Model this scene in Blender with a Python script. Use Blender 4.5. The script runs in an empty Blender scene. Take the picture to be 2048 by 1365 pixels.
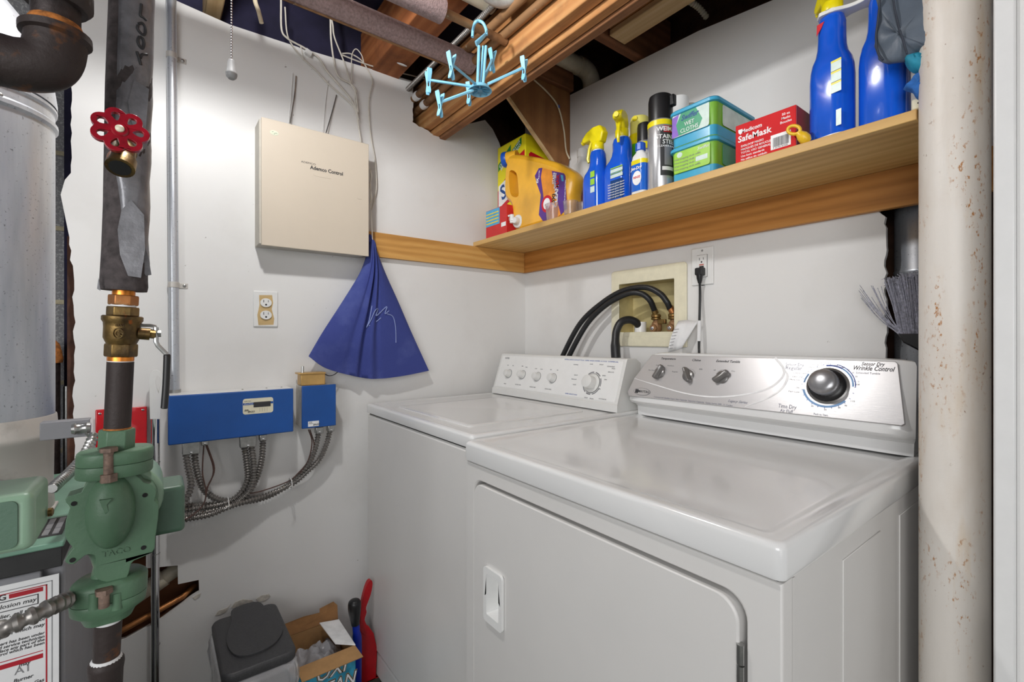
import bpy, math, random
from math import sin, cos, pi, radians, atan2, sqrt
from mathutils import Vector, Matrix, noise
from mathutils.geometry import tessellate_polygon

SC = bpy.context.scene
COL = SC.collection
random.seed(7)

# ------------------------------------------------------------------ camera, light, exposure
CAM_Z = 1.15
FPX = 932.5            # focal length in pixels of the 2048 x 1365 frame
HOR = 677.0            # row of the horizon
YAW = math.atan(714 / 932.5)
cam_d = bpy.data.cameras.new('camera')
cam_d.sensor_width = 36.0
cam_d.lens = 36.0 * FPX / 2048
cam_d.shift_y = -5.5 / 2048
cam_d.clip_start = 0.02
cam = bpy.data.objects.new('camera', cam_d)
cam.location = (0, 0, CAM_Z)
cam.rotation_euler = (pi / 2, 0, -YAW)
COL.objects.link(cam)
SC.camera = cam
SC.view_settings.view_transform = 'Standard'
SC.view_settings.look = 'None'
SC.view_settings.gamma = 1
SC.view_settings.use_curve_mapping = False
SC.view_settings.exposure = 0.10

w = bpy.data.worlds.new('world')
w.use_nodes = True
w.node_tree.nodes['Background'].inputs[0].default_value = (1.0, 0.99, 0.98, 1)
w.node_tree.nodes['Background'].inputs[1].default_value = 0.30
SC.world = w

BULB = (0.10, 0.93, 2.05)
def point_light(name, loc, power, radius, col=(1, 1, 1)):
    l = bpy.data.lights.new(name, 'POINT')
    l.energy = power; l.shadow_soft_size = radius; l.color = col
    o = bpy.data.objects.new(name, l); o.location = loc
    COL.objects.link(o)
    return o
def area_light(name, loc, target, power, sx, sy, col=(1, 1, 1)):
    l = bpy.data.lights.new(name, 'AREA')
    l.shape = 'RECTANGLE'; l.size = sx; l.size_y = sy; l.energy = power; l.color = col
    o = bpy.data.objects.new(name, l); o.location = loc
    o.rotation_euler = (Vector(target) - Vector(loc)).to_track_quat('-Z', 'Y').to_euler()
    COL.objects.link(o)
    return o
point_light('bulb_light', BULB, 23.5, 0.032, (1.0, 0.997, 0.99))
area_light('room_fill', (-1.5, -0.9, 1.5), (1.2, 0.7, 0.9), 37.0, 1.5, 1.3, (0.985, 0.992, 1.0))  # large soft fill added behind the camera, stands for no known lamp
area_light('low_fill', (-0.55, -1.6, 0.9), (0.5, 1.66, 0.4), 6.0, 1.0, 1.2, (0.985, 0.992, 1.0))  # low fill added to brighten the lower walls, no doorway is modelled here

# ------------------------------------------------------------------ image plane helpers: a pixel of the photograph meets a wall plane
FW = Vector((sin(YAW), cos(YAW), 0)); RT = Vector((cos(YAW), -sin(YAW), 0)); UP = Vector((0, 0, 1))
CC = Vector((0, 0, CAM_Z))
def ray(px, py): return FW + RT * ((px - 1024) / FPX) + UP * ((HOR - py) / FPX)
def PX(px, py, x): d = ray(px, py); return CC + d * (x / d.x)
def PY(px, py, y): d = ray(px, py); return CC + d * (y / d.y)
def PZ(px, py, z): d = ray(px, py); return CC + d * ((z - CAM_Z) / d.z)
def PD(px, py, t): return CC + ray(px, py) * t

# ------------------------------------------------------------------ materials
def lin(c):
    r = []
    for v in c:
        v = v / 255
        r.append(v / 12.92 if v <= 0.04045 else ((v + 0.055) / 1.055) ** 2.4)
    return (r[0], r[1], r[2], 1)
MATS = {}
def _bsdf(name):
    m = bpy.data.materials.new(name); m.use_nodes = True
    nt = m.node_tree
    return m, nt, nt.nodes['Principled BSDF']
def N(nt, kind, **kw):
    n = nt.nodes.new(kind)
    for k, v in kw.items():
        if k.startswith('i_'): n.inputs[int(k[2:])].default_value = v
        else: setattr(n, k, v)
    return n
def objcoord(nt, scale=(1, 1, 1), rot=(0, 0, 0)):
    tc = N(nt, 'ShaderNodeTexCoord'); mp = N(nt, 'ShaderNodeMapping')
    mp.inputs['Scale'].default_value = scale; mp.inputs['Rotation'].default_value = rot
    nt.links.new(tc.outputs['Object'], mp.inputs[0])
    return mp.outputs[0]
def ramp(nt, fac, stops):
    r = N(nt, 'ShaderNodeValToRGB')
    el = r.color_ramp.elements
    while len(el) < len(stops): el.new(0.5)
    for e, (p, c) in zip(el, stops):
        e.position = p; e.color = lin(c)
    nt.links.new(fac, r.inputs[0])
    return r.outputs[0]
def noise_n(nt, vec, scale, detail=4, rough=0.6, dist=0.0):
    n = N(nt, 'ShaderNodeTexNoise')
    n.inputs['Scale'].default_value = scale; n.inputs['Detail'].default_value = detail
    n.inputs['Roughness'].default_value = rough; n.inputs['Distortion'].default_value = dist
    if vec is not None: nt.links.new(vec, n.inputs['Vector'])
    return n.outputs[0]
def bump(nt, b, h, strength, dist=0.002):
    n = N(nt, 'ShaderNodeBump'); n.inputs['Strength'].default_value = strength; n.inputs['Distance'].default_value = dist
    nt.links.new(h, n.inputs['Height']); nt.links.new(n.outputs[0], b.inputs['Normal'])
def mat(name, col, rough=0.5, metal=0.0, var=0.06, vscale=30, bs=0.0, bscale=200, spec=0.5, coat=0.0, trans=0.0, alpha=1.0, sheen=0.0):
    """plain material: a colour with a little procedural variation and optional fine bump"""
    if name in MATS: return MATS[name]
    m, nt, b = _bsdf(name)
    v = objcoord(nt)
    c0 = tuple(max(0, x * (1 - var)) for x in col); c1 = tuple(min(255, x * (1 + var)) for x in col)
    f = noise_n(nt, v, vscale)
    nt.links.new(ramp(nt, f, [(0.3, c0), (0.7, c1)]), b.inputs['Base Color'])
    b.inputs['Roughness'].default_value = rough; b.inputs['Metallic'].default_value = metal
    b.inputs['Specular IOR Level'].default_value = spec; b.inputs['Coat Weight'].default_value = coat
    b.inputs['Transmission Weight'].default_value = trans; b.inputs['Alpha'].default_value = alpha
    b.inputs['Sheen Weight'].default_value = sheen
    if bs: bump(nt, b, noise_n(nt, v, bscale), bs)
    MATS[name] = m
    return m
def wood(name, c0, c1, c2, axis='Y', scale=14, rough=0.6, dirt=None, knots=True):
    if name in MATS: return MATS[name]
    m, nt, b = _bsdf(name)
    st = {'X': (0.06, 1, 1), 'Y': (1, 0.06, 1), 'Z': (1, 1, 0.06)}[axis]
    v = objcoord(nt, st)
    f = noise_n(nt, v, scale, 6, 0.62, 1.4)
    wv = N(nt, 'ShaderNodeTexWave', wave_type='RINGS', rings_direction=axis)
    wv.inputs['Scale'].default_value = scale * 0.9; wv.inputs['Distortion'].default_value = 7
    wv.inputs['Detail'].default_value = 3; wv.inputs['Detail Scale'].default_value = 1.2
    nt.links.new(v, wv.inputs['Vector'])
    mx = N(nt, 'ShaderNodeMath', operation='MULTIPLY_ADD'); mx.inputs[1].default_value = 0.17
    nt.links.new(wv.outputs['Fac'], mx.inputs[0])
    m2 = N(nt, 'ShaderNodeMath', operation='MULTIPLY'); m2.inputs[1].default_value = 0.84
    nt.links.new(f, m2.inputs[0]); nt.links.new(m2.outputs[0], mx.inputs[2])
    c = ramp(nt, mx.outputs[0], [(0.25, c0), (0.5, c1), (0.75, c2)])
    if knots:
        kv = N(nt, 'ShaderNodeTexVoronoi'); kv.inputs['Scale'].default_value = 3.1
        st2 = {'X': (0.8, 2.2, 2.2), 'Y': (2.2, 0.8, 2.2), 'Z': (2.2, 2.2, 0.8)}[axis]
        nt.links.new(objcoord(nt, st2), kv.inputs['Vector'])
        kr = N(nt, 'ShaderNodeValToRGB')
        kr.color_ramp.elements[0].position = 0.03; kr.color_ramp.elements[0].color = (1, 1, 1, 1)
        kr.color_ramp.elements[1].position = 0.10; kr.color_ramp.elements[1].color = (0, 0, 0, 1)
        nt.links.new(kv.outputs['Distance'], kr.inputs[0])
        mk = N(nt, 'ShaderNodeMix', data_type='RGBA')
        nt.links.new(kr.outputs[0], mk.inputs[0]); nt.links.new(c, mk.inputs[6])
        mk.inputs[7].default_value = lin(tuple(x * 0.45 for x in c0))
        c = mk.outputs[2]
    if dirt:
        dn = noise_n(nt, objcoord(nt), 5, 5, 0.65)
        dr = N(nt, 'ShaderNodeValToRGB')
        dr.color_ramp.elements[0].position = 0.5; dr.color_ramp.elements[0].color = (0, 0, 0, 1)
        dr.color_ramp.elements[1].position = 0.75; dr.color_ramp.elements[1].color = (0.8, 0.8, 0.8, 1)
        nt.links.new(dn, dr.inputs[0])
        mk = N(nt, 'ShaderNodeMix', data_type='RGBA')
        nt.links.new(dr.outputs[0], mk.inputs[0]); nt.links.new(c, mk.inputs[6]); mk.inputs[7].default_value = lin(dirt)
        c = mk.outputs[2]
    nt.links.new(c, b.inputs['Base Color'])
    b.inputs['Roughness'].default_value = rough
    bump(nt, b, f, 0.25)
    MATS[name] = m
    return m
def spots(name, base, layers, rough=0.5, metal=0.0, bs=0.1, bscale=60, base_rough=None):
    """base colour plus several noise-masked stain layers: (colour, noise scale, lo, hi, stretch)"""
    if name in MATS: return MATS[name]
    m, nt, b = _bsdf(name)
    rgb = N(nt, 'ShaderNodeRGB'); rgb.outputs[0].default_value = lin(base)
    c = rgb.outputs[0]
    for ly_ in layers:
        lc, sc, lo, hi, st = ly_[:5]
        v = objcoord(nt, st)
        f = noise_n(nt, v, sc, 5, 0.6)
        r = N(nt, 'ShaderNodeValToRGB')
        r.color_ramp.elements[0].position = lo; r.color_ramp.elements[0].color = (0, 0, 0, 1)
        r.color_ramp.elements[1].position = hi; r.color_ramp.elements[1].color = (1, 1, 1, 1)
        nt.links.new(f, r.inputs[0])
        fac = r.outputs[0]
        if len(ly_) > 5:      # the stain only gathers where a second, broad noise is high
            r2 = N(nt, 'ShaderNodeValToRGB')
            r2.color_ramp.elements[0].position = ly_[6]; r2.color_ramp.elements[0].color = (0, 0, 0, 1)
            r2.color_ramp.elements[1].position = ly_[6] + 0.12; r2.color_ramp.elements[1].color = (1, 1, 1, 1)
            nt.links.new(noise_n(nt, objcoord(nt, (1.6, 1.6, 0.35)), ly_[5], 2, 0.5), r2.inputs[0])
            mm = N(nt, 'ShaderNodeMath', operation='MULTIPLY')
            nt.links.new(fac, mm.inputs[0]); nt.links.new(r2.outputs[0], mm.inputs[1]); fac = mm.outputs[0]
        mk = N(nt, 'ShaderNodeMix', data_type='RGBA')
        nt.links.new(fac, mk.inputs[0]); nt.links.new(c, mk.inputs[6]); mk.inputs[7].default_value = lin(lc)
        c = mk.outputs[2]
    nt.links.new(c, b.inputs['Base Color'])
    b.inputs['Roughness'].default_value = rough; b.inputs['Metallic'].default_value = metal
    if bs: bump(nt, b, noise_n(nt, objcoord(nt), bscale), bs)
    MATS[name] = m
    return m

S1 = (1, 1, 1)
def M_(k):
    return MATS[k]
spots('wall_paint', (226, 225, 223), [((216, 214, 211), 3.2, 0.5, 0.8, S1), ((150, 145, 138), 46, 0.735, 0.76, S1)], 0.42, bs=0.05, bscale=90)
mat('wall_raw', (150, 138, 120), 0.95, var=0.2, vscale=80, bs=0.6)
mat('enamel', (222, 222, 221), 0.16, var=0.008, vscale=3, coat=0.25)
mat('enamel_side', (214, 212, 209), 0.34, var=0.012, vscale=3, bs=0.03, bscale=260)
mat('bisque_plastic', (219, 219, 216), 0.34, var=0.01, vscale=5)
mat('dark_gap', (22, 22, 22), 0.8)
mat('black_plastic', (24, 24, 26), 0.38, var=0.1)
mat('black_rubber', (30, 31, 33), 0.42, var=0.12, vscale=60)
mat('black_iron', (52, 45, 44), 0.5, metal=0.35, var=0.3, vscale=70, bs=0.3, bscale=160)
spots('iron_rusty', (54, 45, 43), [((120, 72, 30), 16, 0.6, 0.7, S1)], 0.6, 0.2, 0.4, 120)
mat('rust', (150, 92, 40), 0.8, var=0.35, vscale=90, bs=0.4)
mat('bolt_rust', (124, 104, 92), 0.6, metal=0.3, var=0.25, vscale=90, bs=0.3)
spots('brass', (138, 112, 66), [((82, 66, 44), 22, 0.45, 0.65, S1), ((170, 92, 40), 60, 0.62, 0.72, S1)], 0.42, 0.8, 0.25, 120)
spots('copper', (176, 118, 70), [((110, 68, 42), 12, 0.5, 0.7, S1), ((180, 150, 110), 30, 0.62, 0.75, S1)], 0.45, 0.75, 0.2, 120)
spots('copper_dull', (150, 112, 76), [((96, 66, 44), 12, 0.5, 0.7, S1), ((196, 184, 160), 30, 0.66, 0.75, S1)], 0.6, 0.3, 0.2, 120)
mat('copper_bright', (208, 128, 52), 0.3, metal=0.8, var=0.2, vscale=40)
spots('galvanised', (206, 209, 214), [((164, 170, 180), 14, 0.42, 0.68, (1, 1, 0.12)), ((120, 122, 128), 240, 0.62, 0.70, S1)], 0.36, 0.62, 0.08, 60)
spots('galvanised_dull', (206, 202, 196), [((150, 146, 140), 14, 0.5, 0.8, S1)], 0.45, 0.4, 0.1, 60)
mat('steel', (172, 172, 170), 0.3, metal=0.9, var=0.08, vscale=60)
mat('chrome', (214, 214, 216), 0.08, metal=1.0, var=0.02)
mat('bx_steel', (142, 138, 134), 0.38, metal=0.7, var=0.1, vscale=80)
mat('grey_foam', (104, 98, 100), 0.9, var=0.16, vscale=120, bs=0.5, bscale=300)
mat('mauve_foam', (152, 130, 128), 0.95, var=0.14, vscale=150, bs=0.6, bscale=320)
mat('duct_tape', (132, 132, 136), 0.34, metal=0.25, var=0.12, vscale=40, bs=0.5, bscale=60)
mat('foam_side', (74, 68, 68), 0.95, var=0.2, vscale=100, bs=0.4)
spots('pump_green', (88, 120, 94), [((64, 92, 70), 7, 0.5, 0.8, S1), ((138, 132, 118), 10, 0.66, 0.8, S1)], 0.46, 0.0, 0.22, 200)
mat('pump_box_green', (136, 166, 142), 0.35, var=0.05, vscale=12, bs=0.05)
mat('pump_box_dark', (78, 106, 88), 0.4, var=0.05, vscale=12, bs=0.12, bscale=400)
mat('boiler_grey', (128, 128, 132), 0.5, var=0.04, vscale=8, bs=0.05)
mat('boiler_green', (112, 150, 130), 0.45, var=0.06, vscale=14)
mat('boiler_dark', (42, 42, 42), 0.7, var=0.15, vscale=20)
mat('paper', (226, 226, 226), 0.6, var=0.02)
mat('ink', (50, 50, 52), 0.6)
mat('ink_soft', (128, 128, 130), 0.6)
mat('ink_blue', (70, 92, 160), 0.5)
mat('ink_lightblue', (120, 160, 205), 0.5)
mat('ink_white', (240, 240, 240), 0.5)
mat('label_red', (170, 24, 40), 0.5)
mat('valve_red', (150, 20, 36), 0.28, var=0.14, vscale=60, coat=0.5)
mat('bright_red', (196, 12, 28), 0.25, var=0.04, coat=0.4)
mat('dust_red', (176, 10, 24), 0.35, var=0.05)
mat('zone_blue', (20, 80, 156), 0.42, var=0.04, vscale=10, bs=0.05, bscale=400)
mat('beige_metal', (203, 191, 174), 0.42, var=0.012, vscale=4, bs=0.04, bscale=500)
mat('beige_shade', (190, 184, 172), 0.5, var=0.03)
mat('white_plastic', (232, 232, 230), 0.3, var=0.01)
mat('plate_white', (228, 228, 226), 0.35, var=0.015)
mat('ivory', (228, 222, 196), 0.4, var=0.03)
mat('ivory_stain', (196, 182, 132), 0.5, var=0.12, vscale=8)
mat('tan_card', (196, 168, 118), 0.8, var=0.06)
mat('cardboard', (172, 132, 86), 0.85, var=0.07, vscale=26, bs=0.1)
mat('cardboard_dark', (138, 98, 58), 0.85, var=0.09, vscale=26, bs=0.1)
spots('bag_blue', (54, 66, 136), [((84, 96, 160), 7, 0.5, 0.8, S1)], 0.85, 0.0, 0.35, 500)
mat('bag_mark', (140, 154, 205), 0.85)
mat('string', (222, 216, 204), 0.9)
mat('cable_cream', (214, 200, 172), 0.55, var=0.06)
mat('cable_white', (205, 200, 190), 0.55, var=0.06)
mat('clip_blue', (138, 204, 232), 0.28, var=0.03)
mat('clip_dark', (80, 150, 184), 0.3, var=0.03)
wood('pine_shelf', (190, 146, 84), (214, 174, 108), (226, 192, 130), 'Y', 12, 0.5)
wood('pine_cleat', (150, 96, 40), (184, 124, 58), (204, 146, 78), 'Y', 14, 0.5)
wood('pine_cleat_x', (176, 124, 60), (204, 152, 82), (220, 176, 108), 'X', 14, 0.5)
wood('beam_wood', (142, 88, 48), (186, 130, 76), (214, 168, 112), 'Y', 12, 0.75, dirt=(92, 66, 48))
wood('beam_dark', (104, 66, 38), (140, 94, 58), (164, 118, 80), 'Y', 12, 0.8, dirt=(70, 50, 38))
wood('joist_wood', (112, 60, 28), (150, 88, 46), (176, 112, 66), 'Y', 10, 0.8, dirt=(70, 42, 26))
wood('joist_wood_x', (96, 58, 34), (124, 78, 48), (146, 98, 66), 'X', 10, 0.85, dirt=(60, 40, 28))
wood('strip_wood', (186, 150, 104), (206, 174, 128), (216, 188, 146), 'Y', 12, 0.8, knots=False)
wood('panel_wood', (120, 78, 42), (146, 98, 56), (160, 112, 66), 'Z', 5, 0.8, dirt=(100, 62, 34))
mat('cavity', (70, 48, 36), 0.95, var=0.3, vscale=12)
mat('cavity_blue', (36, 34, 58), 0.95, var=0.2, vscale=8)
spots('block', (134, 134, 136), [((176, 176, 176), 160, 0.5, 0.62, S1), ((70, 68, 66), 200, 0.62, 0.7, S1)], 0.95, 0, 0.9, 160)
mat('mortar', (176, 166, 140), 0.95, var=0.15, vscale=60, bs=0.6)
mat('floor_green', (58, 62, 52), 0.6, var=0.15, vscale=8)
spots('column_paint', (224, 218, 210), [((206, 194, 180), 7, 0.45, 0.7, (1, 1, 0.3)), ((206, 176, 132), 11, 0.52, 0.85, (2.2, 2.2, 0.3), 12, 0.48), ((176, 118, 58), 150, 0.57, 0.66, (1.2, 1.2, 0.6), 12, 0.50), ((128, 84, 52), 110, 0.67, 0.72, (1, 1, 0.7), 9, 0.44), ((84, 60, 58), 60, 0.74, 0.76, (1, 1, 0.7))], 0.45, 0.0, 0.25, 80)
mat('trim_white', (224, 224, 223), 0.35, var=0.01)
mat('pvc', (206, 198, 178), 0.4, var=0.05)
mat('clear_plastic', (236, 232, 238), 0.12, trans=0.85, var=0.0, alpha=0.75)
mat('bag_plastic', (224, 224, 228), 0.25, trans=0.45, var=0.03, alpha=0.72, bs=0.6, bscale=30)

# ------------------------------------------------------------------ mesh builder
def tmat(o, x, y):
    """matrix whose columns are x, y, x cross y at origin o"""
    x = Vector(x).normalized(); y = Vector(y); y = (y - x * x.dot(y)).normalized(); z = x.cross(y)
    return Matrix(((x.x, y.x, z.x, o[0]), (x.y, y.y, z.y, o[1]), (x.z, y.z, z.z, o[2]), (0, 0, 0, 1)))
def T3(x, y, z): return Matrix.Translation((x, y, z))
def spl(pts, k=6, closed=False):
    p = [Vector(q) for q in pts]; n = len(p); out = []
    rng = n if closed else n - 1
    for i in range(rng):
        a = p[(i - 1) % n] if closed or i > 0 else p[0] * 2 - p[1]
        b = p[i]; c = p[(i + 1) % n]
        d = p[(i + 2) % n] if closed or i < n - 2 else p[-1] * 2 - p[-2]
        for j in range(k):
            t = j / k
            out.append(0.5 * ((2 * b) + (c - a) * t + (2 * a - 5 * b + 4 * c - d) * t * t + (3 * b - a - 3 * c + d) * t ** 3))
    if not closed: out.append(p[-1])
    return out
def rring(hx, hy, r, n=6):
    """rounded rectangle outline, 4n points, counter-clockwise"""
    r = min(r, hx * 0.999, hy * 0.999); out = []
    for k, (sx, sy) in enumerate(((1, 1), (-1, 1), (-1, -1), (1, -1))):
        for j in range(n):
            a = k * pi / 2 + (pi / 2) * j / (n - 1)
            out.append((sx * (hx - r) + r * cos(a), sy * (hy - r) + r * sin(a)))
    return out
class MB:
    def __init__(s): s.v = []; s.f = []; s.m = []
    def add(s, vs, fs, mi=0, M=None):
        b = len(s.v)
        for q in vs:
            q = Vector(q)
            s.v.append(M @ q if M is not None else q)
        for q in fs:
            s.f.append([b + i for i in q]); s.m.append(mi)
        return s
    def box(s, lo, hi, mi=0, M=None):
        x0, y0, z0 = lo; x1, y1, z1 = hi
        if x0 > x1: x0, x1 = x1, x0
        if y0 > y1: y0, y1 = y1, y0
        if z0 > z1: z0, z1 = z1, z0
        v = [(x0, y0, z0), (x1, y0, z0), (x1, y1, z0), (x0, y1, z0), (x0, y0, z1), (x1, y0, z1), (x1, y1, z1), (x0, y1, z1)]
        return s.add(v, [(0, 3, 2, 1), (4, 5, 6, 7), (0, 1, 5, 4), (1, 2, 6, 5), (2, 3, 7, 6), (3, 0, 4, 7)], mi, M)
    def rings(s, rs, mi=0, M=None, cap0=True, cap1=True, closed=False, mis=None):
        n = len(rs[0]); v = [q for r in rs for q in r]; f = []; b = len(s.v)
        for q in v:
            q = Vector(q); s.v.append(M @ q if M is not None else q)
        m = len(rs)
        for i in range(m if closed else m - 1):
            for j in range(n):
                a0 = i * n + j; a1 = i * n + (j + 1) % n; c = ((i + 1) % m) * n
                s.f.append([b + a0, b + a1, b + c + (j + 1) % n, b + c + j]); s.m.append(mis[i] if mis else mi)
        if not closed:
            if cap0: s.f.append([b + j for j in range(n)][::-1]); s.m.append(mis[0] if mis else mi)
            if cap1: s.f.append([b + (m - 1) * n + j for j in range(n)]); s.m.append(mis[-1] if mis else mi)
        return s
    def lathe(s, prof, M=None, n=28, mi=0, mis=None, cap0=True, cap1=True):
        rs = [[(max(r, 1e-5) * cos(2 * pi * j / n), max(r, 1e-5) * sin(2 * pi * j / n), z) for j in range(n)] for r, z in prof]
        return s.rings(rs, mi, M, cap0, cap1, mis=mis)
    def rbox(s, prof, M=None, n=6, mi=0, mis=None, cap0=True, cap1=True):
        """prof: (hx, hy, r, z[, cx, cy]) rounded-rectangle sections stacked in z"""
        rs = []
        for q in prof:
            hx, hy, r, z = q[:4]; cx, cy = (q[4], q[5]) if len(q) > 4 else (0, 0)
            rs.append([(cx + a, cy + b, z) for a, b in rring(hx, hy, r, n)])
        return s.rings(rs, mi, M, cap0, cap1, mis=mis)
    def tube(s, pts, r, n=14, mi=0, M=None, caps=True, closed=False, flat=1.0):
        p = [Vector(q) for q in pts]; m = len(p)
        tn = []
        for i in range(m):
            a = p[(i - 1) % m] if closed or i > 0 else p[i]; c = p[(i + 1) % m] if closed or i < m - 1 else p[i]
            t = (c - a)
            tn.append(t.normalized() if t.length > 1e-9 else Vector((0, 0, 1)))
        u = tn[0].orthogonal().normalized(); rs = []
        for i in range(m):
            u = (u - tn[i] * u.dot(tn[i]))
            u = u.normalized() if u.length > 1e-6 else tn[i].orthogonal().normalized()
            w_ = tn[i].cross(u)
            rr = r[i] if isinstance(r, (list, tuple)) else r
            rs.append([p[i] + u * (rr * cos(2 * pi * j / n)) + w_ * (rr * flat * sin(2 * pi * j / n)) for j in range(n)])
        return s.rings(rs, mi, M, caps, caps, closed)
    def cyl(s, a, b, r, n=20, mi=0, r2=None):
        return s.tube([a, b], [r, r if r2 is None else r2], n, mi)
    def prism(s, poly, d0, d1, M=None, mi=0, holes=()):
        """polygon (2D, with holes) in the local xy plane, extruded from z=d0 to z=d1"""
        loops = [list(poly)] + [list(h) for h in holes]
        flat = [q for l in loops for q in l]
        tris = tessellate_polygon([[Vector((q[0], q[1], 0)) for q in l] for l in loops])
        nn = len(flat)
        v = [(q[0], q[1], d1) for q in flat] + [(q[0], q[1], d0) for q in flat]
        f = []
        for t in tris:
            a, b, c = (Vector((*flat[i], 0)) for i in t)
            if (b - a).cross(c - a).z < 0: t = t[::-1]
            f.append(tuple(t)); f.append(tuple(nn + i for i in t[::-1]))
        k = 0
        for l in loops:
            ar = sum(l[i][0] * l[(i + 1) % len(l)][1] - l[(i + 1) % len(l)][0] * l[i][1] for i in range(len(l)))
            ccw = ar > 0
            if l is not loops[0]: ccw = not ccw if False else ccw
            hole = l is not loops[0]
            for i in range(len(l)):
                a = k + i; b = k + (i + 1) % len(l)
                q = (a, nn + a, nn + b, b)
                if ccw == hole: q = q[::-1]
                f.append(q)
            k += len(l)
        return s.add(v, f, mi, M)
    def disc(s, r, M, mi=0, n=24, t=0.0006):
        return s.lathe([(r, 0), (r, t)], M, n, mi)
    def build(s, name, mats, parent=None, bev=0, seg=2, ang=40, smooth=True):
        me = bpy.data.meshes.new(name)
        W = WM.get(parent.name, Matrix.Identity(4)) if parent else Matrix.Identity(4)
        Wi = W.inverted()
        me.from_pydata([tuple(Wi @ q) for q in s.v], [], s.f)
        if isinstance(mats, (str, bpy.types.Material)): mats = [mats]
        for q in mats: me.materials.append(MATS[q] if isinstance(q, str) else q)
        for p, i in zip(me.polygons, s.m): p.material_index = i
        me.validate()
        if smooth:
            me.polygons.foreach_set('use_smooth', [True] * len(me.polygons))
            me.set_sharp_from_angle(angle=radians(ang))
        me.update()
        o = bpy.data.objects.new(name, me); COL.objects.link(o)
        if parent: o.parent = parent; WM[o.name] = W
        else: WM[o.name] = Matrix.Identity(4)
        if bev:
            b = o.modifiers.new('bevel', 'BEVEL'); b.width = bev; b.segments = seg
            b.limit_method = 'ANGLE'; b.angle_limit = radians(35); b.harden_normals = False
            b.use_clamp_overlap = True
        return o
WM = {}
def thing(name, label, cat, loc=(0, 0, 0), group=None):
    o = bpy.data.objects.new(name, None); COL.objects.link(o)
    o.empty_display_size = 0.05
    o.location = loc; WM[o.name] = Matrix.Translation(loc)
    o['label'] = label; o['category'] = cat
    if group: o['group'] = group
    return o
def tag(o, label, cat, group=None, kind=None):
    o['label'] = label; o['category'] = cat
    if group: o['group'] = group
    if kind: o['kind'] = kind
    return o
def recenter(o):
    """moves a one-mesh thing's origin to the bottom centre of its mesh"""
    me = o.data
    xs = [v.co for v in me.vertices]
    c = Vector(((min(v.x for v in xs) + max(v.x for v in xs)) / 2, (min(v.y for v in xs) + max(v.y for v in xs)) / 2, min(v.z for v in xs)))
    me.transform(Matrix.Translation(-c)); o.location = c
    return o
def struct(o, label=None):
    o['kind'] = 'structure'
    if label: o['label'] = label
    return o
def text_mb(mb, s, size, M, mi=0, align='CENTER', bold=0.0, shear=0.0, sx=1.0, ext=0.0003, wrap=None, space=1.0, fit=None):
    cu = bpy.data.curves.new('t', 'FONT'); cu.body = s; cu.size = size; cu.align_x = align; cu.align_y = 'CENTER'
    cu.offset = bold * size; cu.shear = shear; cu.extrude = ext; cu.resolution_u = 2; cu.space_character = space
    cu.space_line = 0.85
    o = bpy.data.objects.new('t', cu)
    me = o.to_mesh()
    vs = [v.co.copy() for v in me.vertices]
    fs = [tuple(p.vertices) for p in me.polygons]
    o.to_mesh_clear()
    if fit:
        x0 = min(v.x for v in vs); x1 = max(v.x for v in vs); sx = fit / (x1 - x0)
    for v in vs: v.x *= sx
    if wrap: vs = [Vector(wrap(v)) for v in vs]
    mb.add(vs, fs, mi, M)
    bpy.data.objects.remove(o); bpy.data.curves.remove(cu)
    return mb
def ML(x, z, y): return tmat((x, y, z), (1, 0, 0), (0, 0, 1))      # frame on the left wall: x right, z up, normal -Y
def MR(y, z, x): return tmat((x, y, z), (0, -1, 0), (0, 0, 1))     # frame on the right wall: -Y right, z up, normal -X
def rect(x0, y0, x1, y1): return [(x0, y0), (x1, y0), (x1, y1), (x0, y1)]
def rpoly(cx, cy, hx, hy, r, n=6): return [(cx + a, cy + b) for a, b in rring(hx, hy, r, n)]
def jag(a, b, n, amp, rnd=random):
    out = []
    for i in range(n):
        t = i / n
        out.append((a[0] + (b[0] - a[0]) * t + rnd.uniform(-amp, amp), a[1] + (b[1] - a[1]) * t + rnd.uniform(-amp, amp)))
    return out
YL = 1.66     # drywall face of the wall on the left
XR = 1.347    # drywall face of the wall behind the machines
YC = 1.641; XC = 1.328   # faces of the shelf cleats
# ================================================================== SETTING
struct(MB().box((-2.2, -2.4, -0.1), (2.0, 2.2, 0.0)).build('floor', 'floor_green', smooth=False))
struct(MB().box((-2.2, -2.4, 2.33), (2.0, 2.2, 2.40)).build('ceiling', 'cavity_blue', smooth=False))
# wall on the left, drywall with a ragged left end, a beam pocket and a hole low down
rnd = random.Random(3)
ol = []
ol += jag((-0.168, 0.0), (-0.168, 1.30), 60, 0.0032, rnd)
ol += jag((-0.168, 1.30), (-0.180, 1.45), 8, 0.003, rnd)
ol += [(-0.193, 1.52), (-0.185, 1.56)]
ol += jag((-0.173, 1.58), (-0.173, 2.128), 26, 0.0022, rnd)
ol += [(0.046, 2.127), (0.183, 2.112), (0.40, 2.118), (0.60, 2.13), (0.79, 2.142)]
ol += jag((0.79, 2.14), (0.79, 1.984), 16, 0.0018, rnd)
ol += jag((0.79, 1.982), (0.905, 1.955), 9, 0.003, rnd)
ol += [(0.925, 1.958), (0.93, 1.972), (0.985, 2.02), (1.125, 2.088), (1.165, 2.06), (1.20, 2.01), (1.235, 1.93), (1.30, 1.84), (1.36, 1.80)]
ol += [(1.36, 0.0)]
hole = [(0.052, 0.492), (0.053, 0.437), (0.103, 0.434), (0.104, 0.398), (0.086, 0.391), (0.01, 0.348), (-0.065, 0.325), (-0.10, 0.33), (-0.10, 0.56), (-0.02, 0.56), (-0.02, 0.505)]
M0 = tmat((0, YL, 0), (1, 0, 0), (0, 0, 1))
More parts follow.
